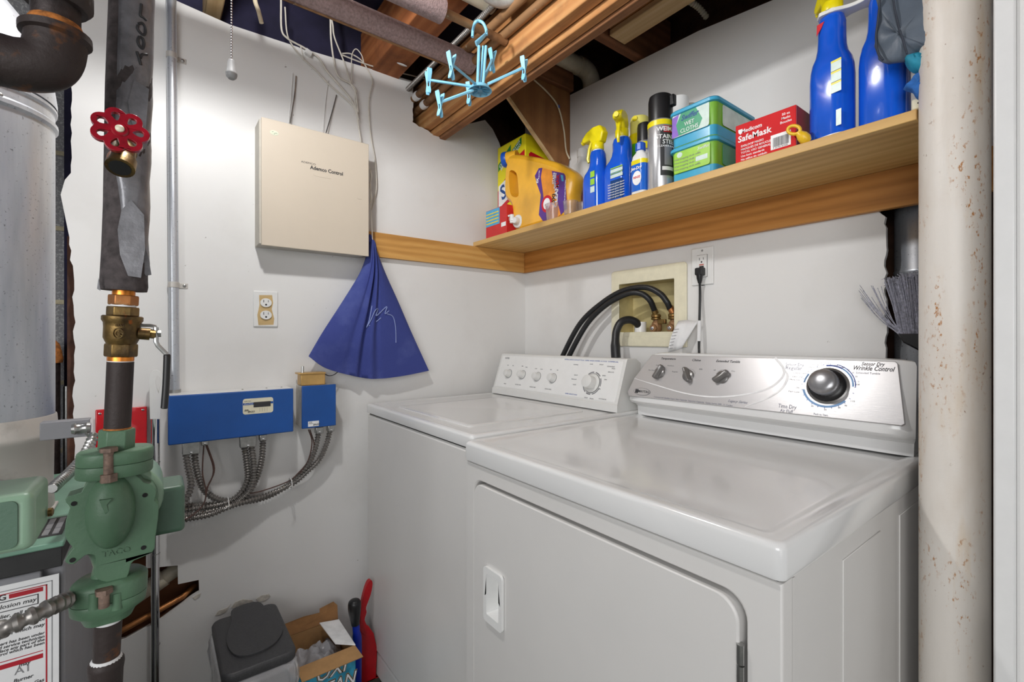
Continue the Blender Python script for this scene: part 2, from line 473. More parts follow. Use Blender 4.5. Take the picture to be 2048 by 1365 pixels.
wl = MB().prism(ol[::-1], -0.0125, 0, M0, 0, holes=[hole])
struct(wl.build('wall_left', 'wall_paint', smooth=False))
# cavity behind it: sheathing, studs, concrete block
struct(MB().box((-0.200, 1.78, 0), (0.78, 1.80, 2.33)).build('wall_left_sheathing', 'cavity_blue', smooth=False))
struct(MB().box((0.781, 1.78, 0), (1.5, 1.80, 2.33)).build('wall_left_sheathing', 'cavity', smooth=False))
struct(MB().box((-2.2, 1.80, 0), (-0.201, 1.86, 2.33)).build('wall_left_block', 'block', smooth=False))
mo = MB()
for z in (0.62, 0.83, 1.02, 1.245, 1.45, 1.66, 1.87, 2.08): mo.box((-2.2, 1.796, z), (-0.202, 1.801, z + 0.012))
struct(mo.build('wall_left_mortar', 'mortar', smooth=False))
sp = MB().box((-0.184, 1.69, 0), (-0.152, 1.78, 1.42), 0)
struct(sp.build('trim_1', mat('old_brown', (78, 50, 38), 0.9, var=0.25, vscale=20), smooth=False))
# wall behind the machines
M1 = tmat((XR, 0, 0), (0, -1, 0), (0, 0, 1))       # local x = -Y
o2 = [(-1.66, 0.0), (-0.331, 0.0)]
o2 += jag((-0.331, 0.86), (-0.333, 1.443), 46, 0.0028, rnd)
o2 += [(-0.345, 1.446), (-0.345, 1.450), (0.05, 1.475), (0.05, 2.047), (-0.268, 2.043), (-0.55, 2.075), (-0.80, 2.110), (-1.10, 2.128), (-1.369, 2.145), (-1.66, 2.145)]
hb = rect(-1.116, 1.167, -0.879, 1.350)
wr = MB().prism(o2, -0.0125, 0, M1, 0, holes=[hb])
struct(wr.build('wall_right', 'wall_paint', smooth=False))
struct(MB().box((1.52, -0.2, 0), (1.56, 2.0, 2.33)).build('wall_right_sheathing', 'cavity', smooth=False))
# the rest of the room, out of frame
struct(MB().box((-2.2, -2.42, 0), (2.0, -2.40, 2.33)).build('wall_front', 'wall_paint', smooth=False))
struct(MB().box((-2.22, -2.4, 0), (-2.2, 2.2, 2.33)).build('wall_back', 'wall_paint', smooth=False))
# white casing at the right edge of the picture
tr = MB().box((0.95, 0.0885, 0.0), (1.05, 0.111, 2.33))
struct(tr.build('door_1', 'trim_white', bev=0.003))
struct(MB().box((0.955, -2.4, 0.0), (1.05, 0.0882, 2.33)).build('wall_side', 'wall_paint', smooth=False))

# ------------------------------------------------------------------ ceiling framing
def timber(name, label, lo, hi, m, cat='beam', bev=0.003, group=None, chips=0):
    o = MB().box(lo, hi).build(name, m, bev=bev, smooth=True)
    recenter(o)
    return tag(o, label, cat, group)
timber('girder_plank', 'thick pine girder plank carrying pipes on its near side', (0.834, -1.2, 1.975), (0.870, 1.76, 2.16), 'beam_wood', 'beam')
timber('girder_plank', 'middle girder plank, orange brown edge between two grey-brown undersides', (0.874, -1.2, 1.957), (0.902, 1.76, 2.15), 'beam_wood', 'beam')
timber('girder_plank', 'rightmost dark girder plank next to the white pipe elbow', (0.905, -1.2, 1.950), (0.932, 1.76, 2.15), 'beam_dark', 'beam')
timber('ceiling_joist', 'orange brown joist with white plaster smear behind the foam pipes', (0.627, -1.2, 2.13), (0.731, 1.775, 2.32), 'joist_wood', 'joist')
timber('ceiling_joist', 'pale plaster-stained joist end at the top left beside pull chain', (0.12, -1.2, 2.15), (0.165, 1.775, 2.32), 'strip_wood', 'joist')
timber('cross_joist', 'dark cross joist behind the white pipe elbow, over the right wall', (0.94, 1.012, 2.13), (1.515, 1.05, 2.32), 'joist_wood_x', 'joist')
timber('cross_joist', 'dark brown cross joist nearest the room corner with a white smear', (0.94, 1.3445, 2.15), (1.345, 1.3655, 2.32), 'joist_wood_x', 'joist')
timber('ceiling_strip', 'pale unpainted wood strip beside the girder above the right wall', (1.169, -0.6, 2.13), (1.245, 1.008, 2.15), 'strip_wood', 'strip')
timber('ceiling_strip', 'narrow orange wood strip along the left side of the pale strip', (1.150, -0.6, 2.152), (1.205, 1.008, 2.19), 'beam_wood', 'strip')
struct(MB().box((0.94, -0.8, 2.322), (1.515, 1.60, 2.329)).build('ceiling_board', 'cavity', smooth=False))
# brown gusset panel between girder and right wall, in front of the open corner
pb = thing('corner_panel', 'brown fibreboard gusset panel between the girder and the right wall above the shelf', 'panel', (1.15, 1.375, 1.82))
Mp = tmat((0, 1.380, 0), (1, 0, 0), (0, 0, 1))
MB().prism([(0.936, 2.114), (1.030, 2.036), (1.287, 1.822), (1.305, 1.812), (1.325, 1.830), (1.338, 1.862), (1.3455, 1.90), (1.3455, 2.32), (0.936, 2.32)], 0.0, 0.012, Mp).build('board', 'panel_wood', pb, smooth=False)
MB().tube([(0.936, 1.372, 2.116), (1.030, 1.372, 2.038), (1.16, 1.372, 1.930), (1.287, 1.372, 1.824)], 0.0075, 4).build('edge_strip', 'strip_wood', pb, smooth=False)
# white smears of joint compound
for i, (c, r) in enumerate((((0.70, 1.56, 2.129), 0.018), )):
    o = MB().lathe([(r, -0.0015), (r * 0.7, -0.003), (0.0, -0.0035)], T3(*c), 12).build('plaster_smear', 'paper')
    tag(o, 'white plaster smear on the underside of the orange brown joist', 'plaster'); o.scale = (1.1, 0.35, 1); o.location = (0, 0, 0)
    recenter(o)

# ------------------------------------------------------------------ shelf and cleats
sh = MB().box((1.064, 0.2185, 1.5355), (XR - 0.001, YL - 0.001, 1.5545)).build('wall_shelf', 'pine_shelf', bev=0.0015)
tag(recenter(sh), 'long pine shelf board holding the cleaning products above the machines', 'shelf')
c1 = MB().box((XC, -0.15, 1.4464), (XR - 0.0005, YL - 0.001, 1.535)).build('shelf_cleat', 'pine_cleat', bev=0.001)
tag(recenter(c1), 'long orange pine cleat under the shelf on the right wall', 'cleat')
c2 = MB().box((0.585, YC, 1.4464), (XC - 0.001, YL - 0.0005, 1.535)).build('shelf_cleat', 'pine_cleat_x', bev=0.001)
tag(recenter(c2), 'short pine cleat on the left wall behind the blue bag', 'cleat')
nl = MB()
for (px, py) in ((1767, 366), (1763, 399)):
    q = PX(px, py, XC); nl.lathe([(0.0022, 0), (0.002, 0.0006)], MR(q.y, q.z, XC - 0.0002), 10)
for (px, py) in ((1009, 508),):
    q = PY(px, py, YC); nl.lathe([(0.003, 0), (0.002, 0.0006)], ML(q.x, q.z, YC - 0.0002), 10)
nl.build('nail_head', 'ink', c1)

# peeling paint at the foot of the left wall
for k, pts in enumerate(([(430, 1232), (437, 1222), (455, 1216), (462, 1208), (452, 1224), (440, 1230)], [(462, 1216), (470, 1205), (486, 1199), (504, 1201), (510, 1206), (492, 1210), (476, 1217)], [(512, 1199), (522, 1192), (538, 1189), (541, 1194), (530, 1202), (518, 1205)], [(385, 1196), (394, 1190), (402, 1187), (399, 1194), (390, 1200)])):
    P_ = [PY(a, b, YL) for a, b in pts]
    P_ = [(q.x, q.z) for q in P_]
    if sum(P_[i][0] * P_[(i + 1) % len(P_)][1] - P_[(i + 1) % len(P_)][0] * P_[i][1] for i in range(len(P_))) < 0: P_ = P_[::-1]
    o = MB().prism(P_, -0.0005, 0.0016, tmat((0, YL, 0), (1, 0, 0), (0, 0, 1))).build('wall_patch', mat('peel', (196, 190, 180), 0.9, var=0.12, vscale=70, bs=0.5), smooth=False); struct(o)
# ------------------------------------------------------------------ DRYER
DX, DY0, DY1 = 0.573, 0.237, 0.923
dr = thing('dryer', 'large white front-loading clothes dryer with silver control panel', 'dryer', (0.93, 0.58, 0))
def rail(prof, M=None):  # closed rectangle loft used by machine tops
    return prof
def top_slab(x0, x1, y0, y1, zb, zt, name, par, m, rec=0.004, rim=0.03):
    cx, cy = (x0 + x1) / 2, (y0 + y1) / 2; hx, hy = (x1 - x0) / 2, (y1 - y0) / 2
    pr = [(hx - 0.006, hy - 0.006, 0.008, zb), (hx - 0.001, hy - 0.001, 0.011, zb + 0.002), (hx, hy, 0.012, zb + 0.006)]
    R = 0.009
    for k in range(6):
        a = k / 5 * pi / 2
        pr.append((hx - R * (1 - cos(a)), hy - R * (1 - cos(a)), 0.012, zt - R + R * sin(a)))
    pr += [(hx - rim * 0.55, hy - rim * 0.55, 0.012, zt), (hx - rim * 0.8, hy - rim * 0.8, 0.012, zt - rec * 0.35), (hx - rim, hy - rim, 0.012, zt - rec * 0.8), (hx - rim * 1.2, hy - rim * 1.2, 0.012, zt - rec), (hx - rim * 2.2, hy - rim * 2.2, 0.012, zt - rec)]
    mb = MB().rbox(pr, T3(cx, cy, 0), n=7)
    return mb.build(name, m, par, ang=50)
cab = MB()
door_o = rpoly((0.890 + 0.278) / 2 * -1, (0.833 + 0.20) / 2, (0.890 - 0.278) / 2, (0.833 - 0.20) / 2, 0.032, 8)
Mf = tmat((DX, 0, 0), (0, -1, 0), (0, 0, 1))
def frame_ring(mb, outer, inner, z0, z1, M, mi=0):
    mb.rings([[(x, y, z0) for x, y in outer], [(x, y, z1) for x, y in outer], [(x, y, z1) for x, y in inner], [(x, y, z0) for x, y in inner]], mi, M, closed=True)
frame_ring(cab, rpoly(-(DY0 + DY1) / 2, 0.443, (DY1 - DY0) / 2, 0.423, 0.0005, 8), door_o, -0.03, 0.0, Mf)
cab.box((DX + 0.03, DY0 + 0.0035, 0.02), (1.285, DY1, 0.866))
cab.build('cabinet', 'enamel_side', dr, bev=0.004, seg=3)
sd = MB()
def emboss(x0, z0, x1, z1, y=DY0 + 0.0035):
    Ms = tmat((0, y, 0), (1, 0, 0), (0, 0, 1))
    sd.prism(rect(x0, z0, x1, z1), 0, 0.0016, Ms)
emboss(0.775, 0.05, 0.943, 0.835); emboss(1.053, 0.05, 1.26, 0.835)
emboss(0.604, 0.02, 0.614, 0.862)
sd.build('side_panel', 'enamel_side', dr, bev=0.0012, seg=2)
top_slab(DX - 0.006, 1.29, DY0 - 0.004, DY1 + 0.001, 0.8685, 0.914, 'top', dr, 'enamel', 0.005, 0.034)
MB().box((DX + 0.004, DY0 + 0.006, 0.8655), (1.28, DY1 - 0.004, 0.869)).build('top_seal', 'dark_gap', dr, smooth=False)
door_i = rpoly((0.8885 + 0.2795) / 2 * -1 - 0.0008, (0.830 + 0.203) / 2, (0.8825 - 0.2840) / 2, (0.8265 - 0.206) / 2, 0.029, 8)
hx0, hz0, hx1, hz1 = -0.836, 0.545, -0.772, 0.658
dd = MB()
frame_ring(dd, door_i, rpoly((hx0 + hx1) / 2, (hz0 + hz1) / 2, (hx1 - hx0) / 2, (hz1 - hz0) / 2, 0.006, 8), -0.028, 0.004, Mf)
door = dd.build('door', 'enamel_side', dr, bev=0.003, seg=3)
MB().prism(door_o, -0.0299, -0.0285, Mf).build('door_recess', 'dark_gap', dr, smooth=False)
hd = MB()
hc, hz, ha, hb_ = (hx0 + hx1) / 2, (hz0 + hz1) / 2, (hx1 - hx0) / 2, (hz1 - hz0) / 2
hd.prism(rpoly(hc, hz, ha + 0.002, hb_ + 0.002, 0.009, 7), 0.004, 0.010, Mf, 0, holes=[rpoly(hc, hz + 0.001, ha - 0.010, hb_ - 0.014, 0.004, 7)])
rs = []
for (a_, b_, z_, dz_) in ((ha - 0.010, hb_ - 0.014, 0.0095, 0.001), (ha - 0.013, hb_ - 0.018, -0.016, 0.0), (ha - 0.013, hb_ - 0.018, -0.0165, 0.0)):
    rs.append([(p, q + dz_, z_) for p, q in rpoly(hc, hz, a_, b_, 0.004, 7)])
hd.rings(rs, 0, Mf, cap0=False, cap1=True)
hnd = hd.build('handle', 'white_plastic', door, bev=0.002, seg=3)
hg = MB()
for k in range(5): hg.cyl((DX - 0.003, 0.2835, 0.775 - k * 0.026), (DX - 0.003, 0.2835, 0.751 - k * 0.026), 0.0048, 12)
hg.build('hinge', 'steel', door)
# console, profile (x, z, y at the right end, y at the left end)
cp = [(1.192, 0.9142, 0.250, 0.915), (1.190, 0.940, 0.249, 0.916), (1.180, 0.948, 0.246, 0.920), (1.160, 0.953, 0.243, 0.926), (1.1545, 0.960, 0.242, 0.928), (1.1555, 0.975, 0.242, 0.926), (1.165, 1.000, 0.243, 0.914), (1.185, 1.050, 0.245, 0.890), (1.205, 1.098, 0.247, 0.866), (1.209, 1.1055, 0.250, 0.860), (1.218, 1.108, 0.254, 0.857), (1.262, 1.100, 0.258, 0.857), (1.285, 1.04, 0.258, 0.88), (1.285, 0.9142, 0.255, 0.905)]
def console(cp, inset, name, par, m):
    # rings across y: the end sections are pulled in to round the ends
    rs = []
    for t in (0.0, 0.012, 0.035, 0.07, 0.12, 0.88, 0.93, 0.965, 0.988, 1.0):
        e = min(t, 1 - t); k = max(0.0, 1 - e / 0.07)
        ring = []
        cx_ = sum(q[0] for q in cp) / len(cp)
        for (x, z, ya, yb) in cp:
            y = ya + (yb - ya) * t
            fx = x + (cx_ - x) * inset * k * k
            ring.append((fx, y, z - (0.004 * k * k if z > 1.05 else 0)))
        rs.append(ring)
    return MB().rings(rs).build(name, m, par, ang=38)
con = console(cp, 0.35, 'console', dr, 'enamel')
# silver fascia lying on the sloped face
pa = PX(1303, 709, 1.2075); pb_ = PX(1795, 724, 1.2075); pc = PX(1811, 853, 1.1535); pd = PX(1254, 788, 1.1535)
za = 1.0995; zc_ = 0.970
fy = [(pd.y - 0.004, zc_), (pc.y, zc_), (pb_.y + 0.003, za), (pa.y - 0.004, za)]
sl = Vector((1.2055 - 1.1600, 0, 1.0995 - 0.985)).normalized()
FO = Vector((1.1535, 0, 0.972))
MFs = tmat(FO, (0, -1, 0), sl)        # fascia frame: x = -Y, y = up the slope, z = outward
L = (1.0995 - 0.972) / sl.z
def fpt(px, py, zz=0.0036):
    """pixel of the photograph -> local (x, y) on the fascia"""
    nrm = MFs.to_3x3() @ Vector((0, 0, 1)); d = ray(px, py)
    p0 = MFs @ Vector((0, 0, zz))
    t = (p0 - CC).dot(nrm) / d.dot(nrm)
    q = MFs.inverted() @ (CC + d * t)
    return q.x, q.y
fpoly = [fpt(*q) for q in ((1257, 792), (1803, 852), (1810, 848), (1796, 728), (1791, 723.5), (1304, 710), (1268, 757), (1255, 784))]
m_, nt_, b_s = _bsdf('silver_fascia'); MATS['silver_fascia'] = m_
b_s.inputs['Base Color'].default_value = lin((196, 194, 194)); b_s.inputs['Metallic'].default_value = 0.55; b_s.inputs['Roughness'].default_value = 0.33
bump(nt_, b_s, noise_n(nt_, objcoord(nt_, (1, 0.05, 1)), 900, 2), 0.05)
fas = MB().prism(fpoly, -0.004, 0.0035, MFs).build('control_panel', 'silver_fascia', dr, bev=0.0012, seg=2)
def fpt(px, py, zz=0.0036):
    """pixel of the photograph -> local (x, y) on the fascia"""
    nrm = MFs.to_3x3() @ Vector((0, 0, 1)); d = ray(px, py)
    p0 = MFs @ Vector((0, 0, zz))
    t = (p0 - CC).dot(nrm) / d.dot(nrm)
    q = MFs.inverted() @ (CC + d * t)
    return q.x, q.y
def ftext(mb, s, px, py, size, **k):
    x, y = fpt(px, py)
    text_mb(mb, s, size, MFs @ T3(x, y, 0.0036), **k)
def ftw(mb, s_, px0, px1, py, size, **k):
    x0, y0 = fpt(px0, py); x1, y1 = fpt(px1, py)
    yc = fpt((px0 + px1) / 2, py)[1]
    text_mb(mb, s_, size, MFs @ T3((x0 + x1) / 2, yc, 0.0036), fit=abs(x1 - x0), **k)
for s_, a_, b_, py, z_, k_ in (('Temperature', 1322, 1351, 718, 0.0085, 0.3), ('Chime', 1384, 1401, 721, 0.0090, 0.3), ('Extended Tumble', 1432, 1480, 723.5, 0.0095, 0.3), ('Sensor Dry', 1722, 1769, 729, 0.0115, 0.3), ('Wrinkle Control', 1705, 1788, 738, 0.0145, 0.3)):
    tx = MB(); ftw(tx, s_, a_, b_, py, z_, shear=k_, bold=0.012); tx.build('lettering', 'ink', fas)
for s_, a_, b_, py in (('No Heat', 1297, 1310, 741), ('Delicate', 1312, 1323, 731), ('Medium', 1335, 1348, 732), ('Regular', 1344, 1356, 744), ('Off', 1398, 1404, 739), ('On', 1399, 1405, 739), ('Off', 1427, 1431, 741), ('On', 1463, 1470, 743), ('Less Dry', 1639, 1658, 726), ('Normal Dry', 1622, 1647, 730), ('More Dry', 1618, 1638, 735), ('Cool Down', 1587, 1612, 747), ('Less Dry', 1585, 1605, 754), ('More Dry', 1579, 1600, 760), ('120', 1590, 1598, 776), ('Fast Low', 1577, 1599, 784), ('100', 1611, 1619, 744), ('140', 1667, 1675, 732), ('60', 1683, 1689, 735), ('30', 1694, 1699, 740), ('60', 1704, 1708, 746), ('20', 1710, 1715, 754), ('10', 1713, 1718, 764), ('Off', 1712, 1719, 770), ('110', 1701, 1709, 803), ('90', 1689, 1694, 812), ('80', 1676, 1681, 816), ('60', 1648, 1653, 820), ('40', 1622, 1627, 813)):
    tx = MB(); ftw(tx, s_, a_, b_, py, 0.0052); tx.build('lettering', 'ink_soft', fas)
for s_, a_, b_, py, z_, k_ in (('Sensor Dry', 1571, 1608, 730, 0.0105, 0), ('Regular', 1571, 1604, 737, 0.0125, 0), ('Time Dry', 1556, 1593, 814, 0.0135, 0), ('Air Fluff', 1560, 1586, 823, 0.011, 0), ('Push to Start', 1627, 1656, 830, 0.006, 0), ('Extended Tumble', 1712, 1760, 747, 0.0062, 0), ('Legacy Series', 1455, 1495, 804, 0.0095, 0.5), ('Commercial Quality Super Size Capacity  Superior Capacity  Quiet Series 200  11 Cycles', 1308, 1465, 803, 0.0055, 0)):
    tx = MB()
    if s_.startswith('Comm'):
        x0, y0 = fpt(1308, 794); x1, y1 = fpt(1465, 812)
        text_mb(tx, s_, z_, MFs @ T3((x0 + x1) / 2, (y0 + y1) / 2, 0.0036) @ Matrix.Rotation(math.atan2(y1 - y0, x1 - x0), 4, 'Z'), fit=x1 - x0)
    else: ftw(tx, s_, a_, b_, py, z_, shear=k_)
    tx.build('lettering', mat('ink_grey', (110, 112, 128), 0.5), fas)
# dial scale, swooshes
dx, dy = fpt(1655, 772)
arcs = MB()
def arc_mb(mb, r0, r1, a0, a1, M, h=0.0003, n=30, mi=0):
    pts = [(r1 * cos(a0 + (a1 - a0) * i / n), r1 * sin(a0 + (a1 - a0) * i / n)) for i in range(n + 1)]
    pts += [(r0 * cos(a0 + (a1 - a0) * i / n), r0 * sin(a0 + (a1 - a0) * i / n)) for i in range(n, -1, -1)]
    mb.prism(pts, 0, h, M, mi)
Md = MFs @ T3(dx, dy, 0.0036)
arc_mb(arcs, 0.0455, 0.050, radians(195), radians(320), Md)
arc_mb(arcs, 0.0455, 0.049, radians(148), radians(175), Md)
arc_mb(arcs, 0.0455, 0.049, radians(2), radians(60), Md)
arcs.build('dial_scale', 'ink_lightblue', fas)
arcs = MB(); arc_mb(arcs, 0.0505, 0.0525, radians(2), radians(75), Md); arc_mb(arcs, 0.0455, 0.049, radians(60), radians(100), Md)
for a in range(0, 360, 15):
    arc_mb(arcs, 0.0495, 0.0525, radians(a), radians(a + 1.2), Md, n=1)
arcs.build('dial_scale', 'ink_blue', fas)
def ribbon(mb, pts, ws, M, h=0.0003, mi=0):
    p = spl([(x, y, 0) for x, y in pts], 8); n = len(p); L_, R_ = [], []
    for i in range(n):
        t = (p[min(i + 1, n - 1)] - p[max(i - 1, 0)]).normalized(); q = Vector((-t.y, t.x, 0))
        u = i / (n - 1) * (len(ws) - 1); k = min(int(u), len(ws) - 2); wd = ws[k] + (ws[k + 1] - ws[k]) * (u - k)
        L_.append(p[i] + q * wd / 2); R_.append(p[i] - q * wd / 2)
    for i in range(n - 1):
        a, b, c, d = L_[i], L_[i + 1], R_[i + 1], R_[i]
        mb.add([(q.x, q.y, h) for q in (a, b, c, d)], [(3, 2, 1, 0)], mi, M)
sw = MB()
ribbon(sw, [fpt(*q) for q in ((1550, 716), (1567, 738), (1563, 757), (1535, 778), (1480, 791), (1420, 794), (1365, 786), (1310, 770), (1268, 757))], [0.006, 0.006, 0.0055, 0.0045, 0.004, 0.0036, 0.003, 0.0024, 0.001], MFs @ T3(0, 0, 0.0036))
ribbon(sw, [fpt(*q) for q in ((1567, 736), (1575, 754), (1563, 778), (1535, 797), (1490, 814))], [0.001, 0.006, 0.0045, 0.003, 0.001], MFs @ T3(0, 0, 0.0038))
sw.build('emblem', 'ink_white', fas)
def ell(rx, ry, n=28): return [(rx * cos(2 * pi * i / n), ry * sin(2 * pi * i / n)) for i in range(n)]
lx, ly = fpt(1284, 784)
lg = MB().prism(ell(0.030, 0.0115), 0, 0.001, MFs @ T3(lx, ly, 0.0036)).build('badge', 'ink_soft', fas)
MB().prism(ell(0.0285, 0.0102), 0, 0.0014, MFs @ T3(lx, ly, 0.0036)).build('badge_face', 'silver_fascia', fas)
g = MB().prism(rect(-0.0235, -0.006, -0.0125, 0.006), 0, 0.0018, MFs @ T3(lx, ly, 0.0036))
text_mb(g, 'MAYTAG', 0.0105, MFs @ T3(lx + 0.007, ly, 0.0052), sx=0.95, bold=0.01)
g.build('badge_lettering', 'ink', fas)
# knobs
mat('knob_grey', (120, 118, 116), 0.3, metal=0.45, var=0.05)
mat('knob_silver', (150, 150, 152), 0.28, metal=0.6, var=0.04)
def lever_knob(px, py, rot, par):
    x, y = fpt(px, py); Mk = MFs @ T3(x, y, 0.0036) @ Matrix.Rotation(radians(rot), 4, 'Z')
    kb = MB().lathe([(0.0165, 0), (0.0165, 0.004), (0.013, 0.006)], Mk, 24)
    rs = []
    for (hw, hl, z) in ((0.0085, 0.022, 0.004), (0.0075, 0.023, 0.010), (0.005, 0.022, 0.017), (0.003, 0.019, 0.019)):
        rs.append([(a, b, z) for a, b in rring(hw, hl, hw * 0.9, 5)])
    kb.rings(rs, 0, Mk)
    k = kb.build('knob', 'knob_grey', par)
    MB().box((-0.0006, 0.008, 0.0190), (0.0006, 0.018, 0.0196), 0, Mk).build('pointer', 'ink_white', k, smooth=False)
    rg = MB(); arc_mb(rg, 0.020, 0.0206, radians(20), radians(160), MFs @ T3(x, y, 0.0036)); rg.build('pointer_scale', 'ink_soft', fas)
lever_knob(1320, 746, -25, fas); lever_knob(1377, 752, 28, fas); lever_knob(1445, 755, -50, fas)
bk = MB().lathe([(0.041, 0), (0.041, 0.003), (0.038, 0.0045), (0.036, 0.003)], Md, 40).build('dial_ring', 'knob_grey', fas)
MB().lathe([(0.0365, 0.003), (0.036, 0.0052), (0.030, 0.010), (0.026, 0.011)], Md, 40).build('dial_skirt', 'black_plastic', fas)
kn = MB()
rs = []
for (r, z, kx) in ((0.0265, 0.010, 1), (0.0275, 0.014, 1), (0.0282, 0.030, 1), (0.0272, 0.034, 0), (0.024, 0.0375, 0), (0.017, 0.040, 0), (0.008, 0.0412, 0), (0.0001, 0.0414, 0)):
    rs.append([((r + (0.0006 * (j % 2) if kx else 0)) * cos(2 * pi * j / 56), (r + (0.0006 * (j % 2) if kx else 0)) * sin(2 * pi * j / 56), z) for j in range(56)])
kn.rings(rs, 0, Md)
kn.build('dial_knob', 'knob_silver', fas, ang=60)

# ------------------------------------------------------------------ WASHER
WX, WY0, WY1 = 0.595, 0.930, 1.616
wa = thing('washing_machine', 'white top-loading washer in the corner left of the dryer', 'washing machine', (0.92, 1.27, 0))
wc = MB()
Mw = tmat((WX, 0, 0), (0, -1, 0), (0, 0, 1))
wc.box((WX, WY0, 0.088), (1.243, WY1, 0.883))
wc.box((WX + 0.004, WY0 + 0.002, 0.0), (1.243, WY1 - 0.002, 0.082))
wc.build('cabinet', 'enamel_side', wa, bev=0.007, seg=3)
MB().box((WX + 0.008, WY0 + 0.004, 0.08), (1.24, WY1 - 0.004, 0.089)).build('base_gap', 'dark_gap', wa, smooth=False)
MB().box((WX + 0.006, WY0 + 0.006, 0.882), (1.238, WY1 - 0.006, 0.888)).build('top_seal', 'dark_gap', wa, smooth=False)
top_slab(WX - 0.004, 1.248, WY0 - 0.002, WY1 + 0.002, 0.8872, 0.921, 'top', wa, 'enamel', 0.003, 0.02)
lid = MB().rbox([(0.214, 0.226, 0.012, 0.9165), (0.214, 0.226, 0.012, 0.9195), (0.211, 0.223, 0.010, 0.9212), (0.195, 0.207, 0.01, 0.9212), (0.190, 0.202, 0.01, 0.9204)], T3(0.862, 1.256, 0), 7)
lid.build('lid', 'enamel', wa, ang=50)
wcp = [(1.1225, 0.9205, 0.938, 1.606), (1.124, 0.944, 0.938, 1.606), (1.1275, 0.945, 0.940, 1.604), (1.174, 1.0835, 0.940, 1.604), (1.180, 1.0865, 0.941, 1.603), (1.222, 1.084, 0.941, 1.603), (1.243, 1.070, 0.941, 1.603), (1.243, 0.9205, 0.941, 1.603)]
rs = [[(x, ya + (yb - ya) * t, z) for (x, z, ya, yb) in wcp] for t in (0, 0.004, 0.996, 1)]
MB().rings(rs).build('console', 'bisque_plastic', wa, bev=0.0022, seg=3)
wsl = Vector((1.174 - 1.1275, 0, 1.0835 - 0.945)).normalized()
MW = tmat((1.1275, 0, 0.945), (0, -1, 0), wsl)
def wpt(px, py, zz=0.001):
    nrm = MW.to_3x3() @ Vector((0, 0, 1)); d = ray(px, py); p0 = MW @ Vector((0, 0, zz))
    q = MW.inverted() @ (CC + d * ((p0 - CC).dot(nrm) / d.dot(nrm)))
    return q.x, q.y
wf = MB().prism([(-1.592, 0.006), (-0.952, 0.006), (-0.952, 0.139), (-1.592, 0.139)], -0.001, 0.001, MW).build('control_panel', 'white_plastic', wa, bev=0.0008)
def wtext(s_, px, py, size, m_, **k):
    x, y = wpt(px, py); t_ = MB(); text_mb(t_, s_, size, MW @ T3(x, y, 0.0012), **k); t_.build('lettering', m_, wf)
wtext('ROPER', 1015, 717, 0.0095, 'ink_soft', bold=0.012)
for s_, px, py in (('OFF', 1016, 731), ('ON', 1026, 732), ('MED', 1045, 733), ('HIGH', 1053, 735), ('LOW', 1072, 738), ('COLD', 1083, 739), ('NO', 1102, 740), ('YES', 1115, 741)):
    wtext(s_, px, py, 0.0052, 'ink_soft')
for s_, px, py in (('RINSE', 1010, 768), ('WATER LEVEL', 1036, 770), ('WATER TEMP', 1065, 775), ('EXTRA RINSE', 1096, 779)):
    wtext(s_, px, py, 0.0058, 'ink_soft')
for s_, px, py in (('NORMAL', 1152, 730), ('SOAK', 1183, 729), ('SHORT', 1203, 730), ('PERMANENT', 1222, 734), ('PRESS', 1227, 738), ('DELICATE', 1222, 745), ('HEAVY', 1152, 751), ('REGULAR', 1148, 759), ('LIGHT', 1149, 770), ('OFF', 1199, 779), ('RINSE', 1208, 752), ('SPIN', 1211, 760), ('WASH', 1172, 796), ('DRAIN', 1183, 798), ('AUTOMATIC', 1205, 799)):
    wtext(s_, px, py, 0.0056, 'ink_soft')
wtext('EXTRA LARGE CAPACITY PLUS  SUPER WASH SYSTEM  8 CYCLE  COMMERCIAL', 1180, 722, 0.0058, 'ink_blue', sx=1.2); wtext('SUPER CAPACITY PLUS', 1142, 789, 0.0056, 'ink_blue')
for px, py in ((1015, 746), (1042, 748), (1072, 752), (1103, 755)):
    x, y = wpt(px + 3, py + 2); Mk = MW @ T3(x, y, 0.001)
    k = MB().lathe([(0.0165, 0), (0.0165, 0.002), (0.0152, 0.003), (0.0145, 0.003), (0.0135, 0.018), (0.0125, 0.0205), (0.009, 0.0215), (0.0001, 0.022)], Mk, 28).build('knob', 'bisque_plastic', wf)
    MB().lathe([(0.0185, 0), (0.0185, 0.0008), (0.0172, 0.0008), (0.0172, 0)], Mk, 28, cap0=False, cap1=False).build('knob_ring', 'ink_soft', k)
x, y = wpt(1184, 767); Mk = MW @ T3(x, y, 0.001)
k = MB().lathe([(0.032, 0), (0.032, 0.002), (0.030, 0.003), (0.0225, 0.004), (0.0215, 0.026), (0.0205, 0.029), (0.016, 0.0305), (0.0001, 0.031)], Mk, 36).build('dial_knob', 'bisque_plastic', wf)
MB().lathe([(0.0334, 0), (0.0334, 0.0012), (0.0322, 0.0012), (0.0322, 0)], Mk, 36, cap0=False, cap1=False).build('dial_ring', 'ink', k)
sc_ = MB()
for a0, a1 in ((-75, -20), (-12, 30), (42, 80), (92, 130), (190, 235), (245, 275)): arc_mb(sc_, 0.0355, 0.0395, radians(a0), radians(a1), Mk, n=16)
sc_.build('dial_scale', 'ink_soft', wf)
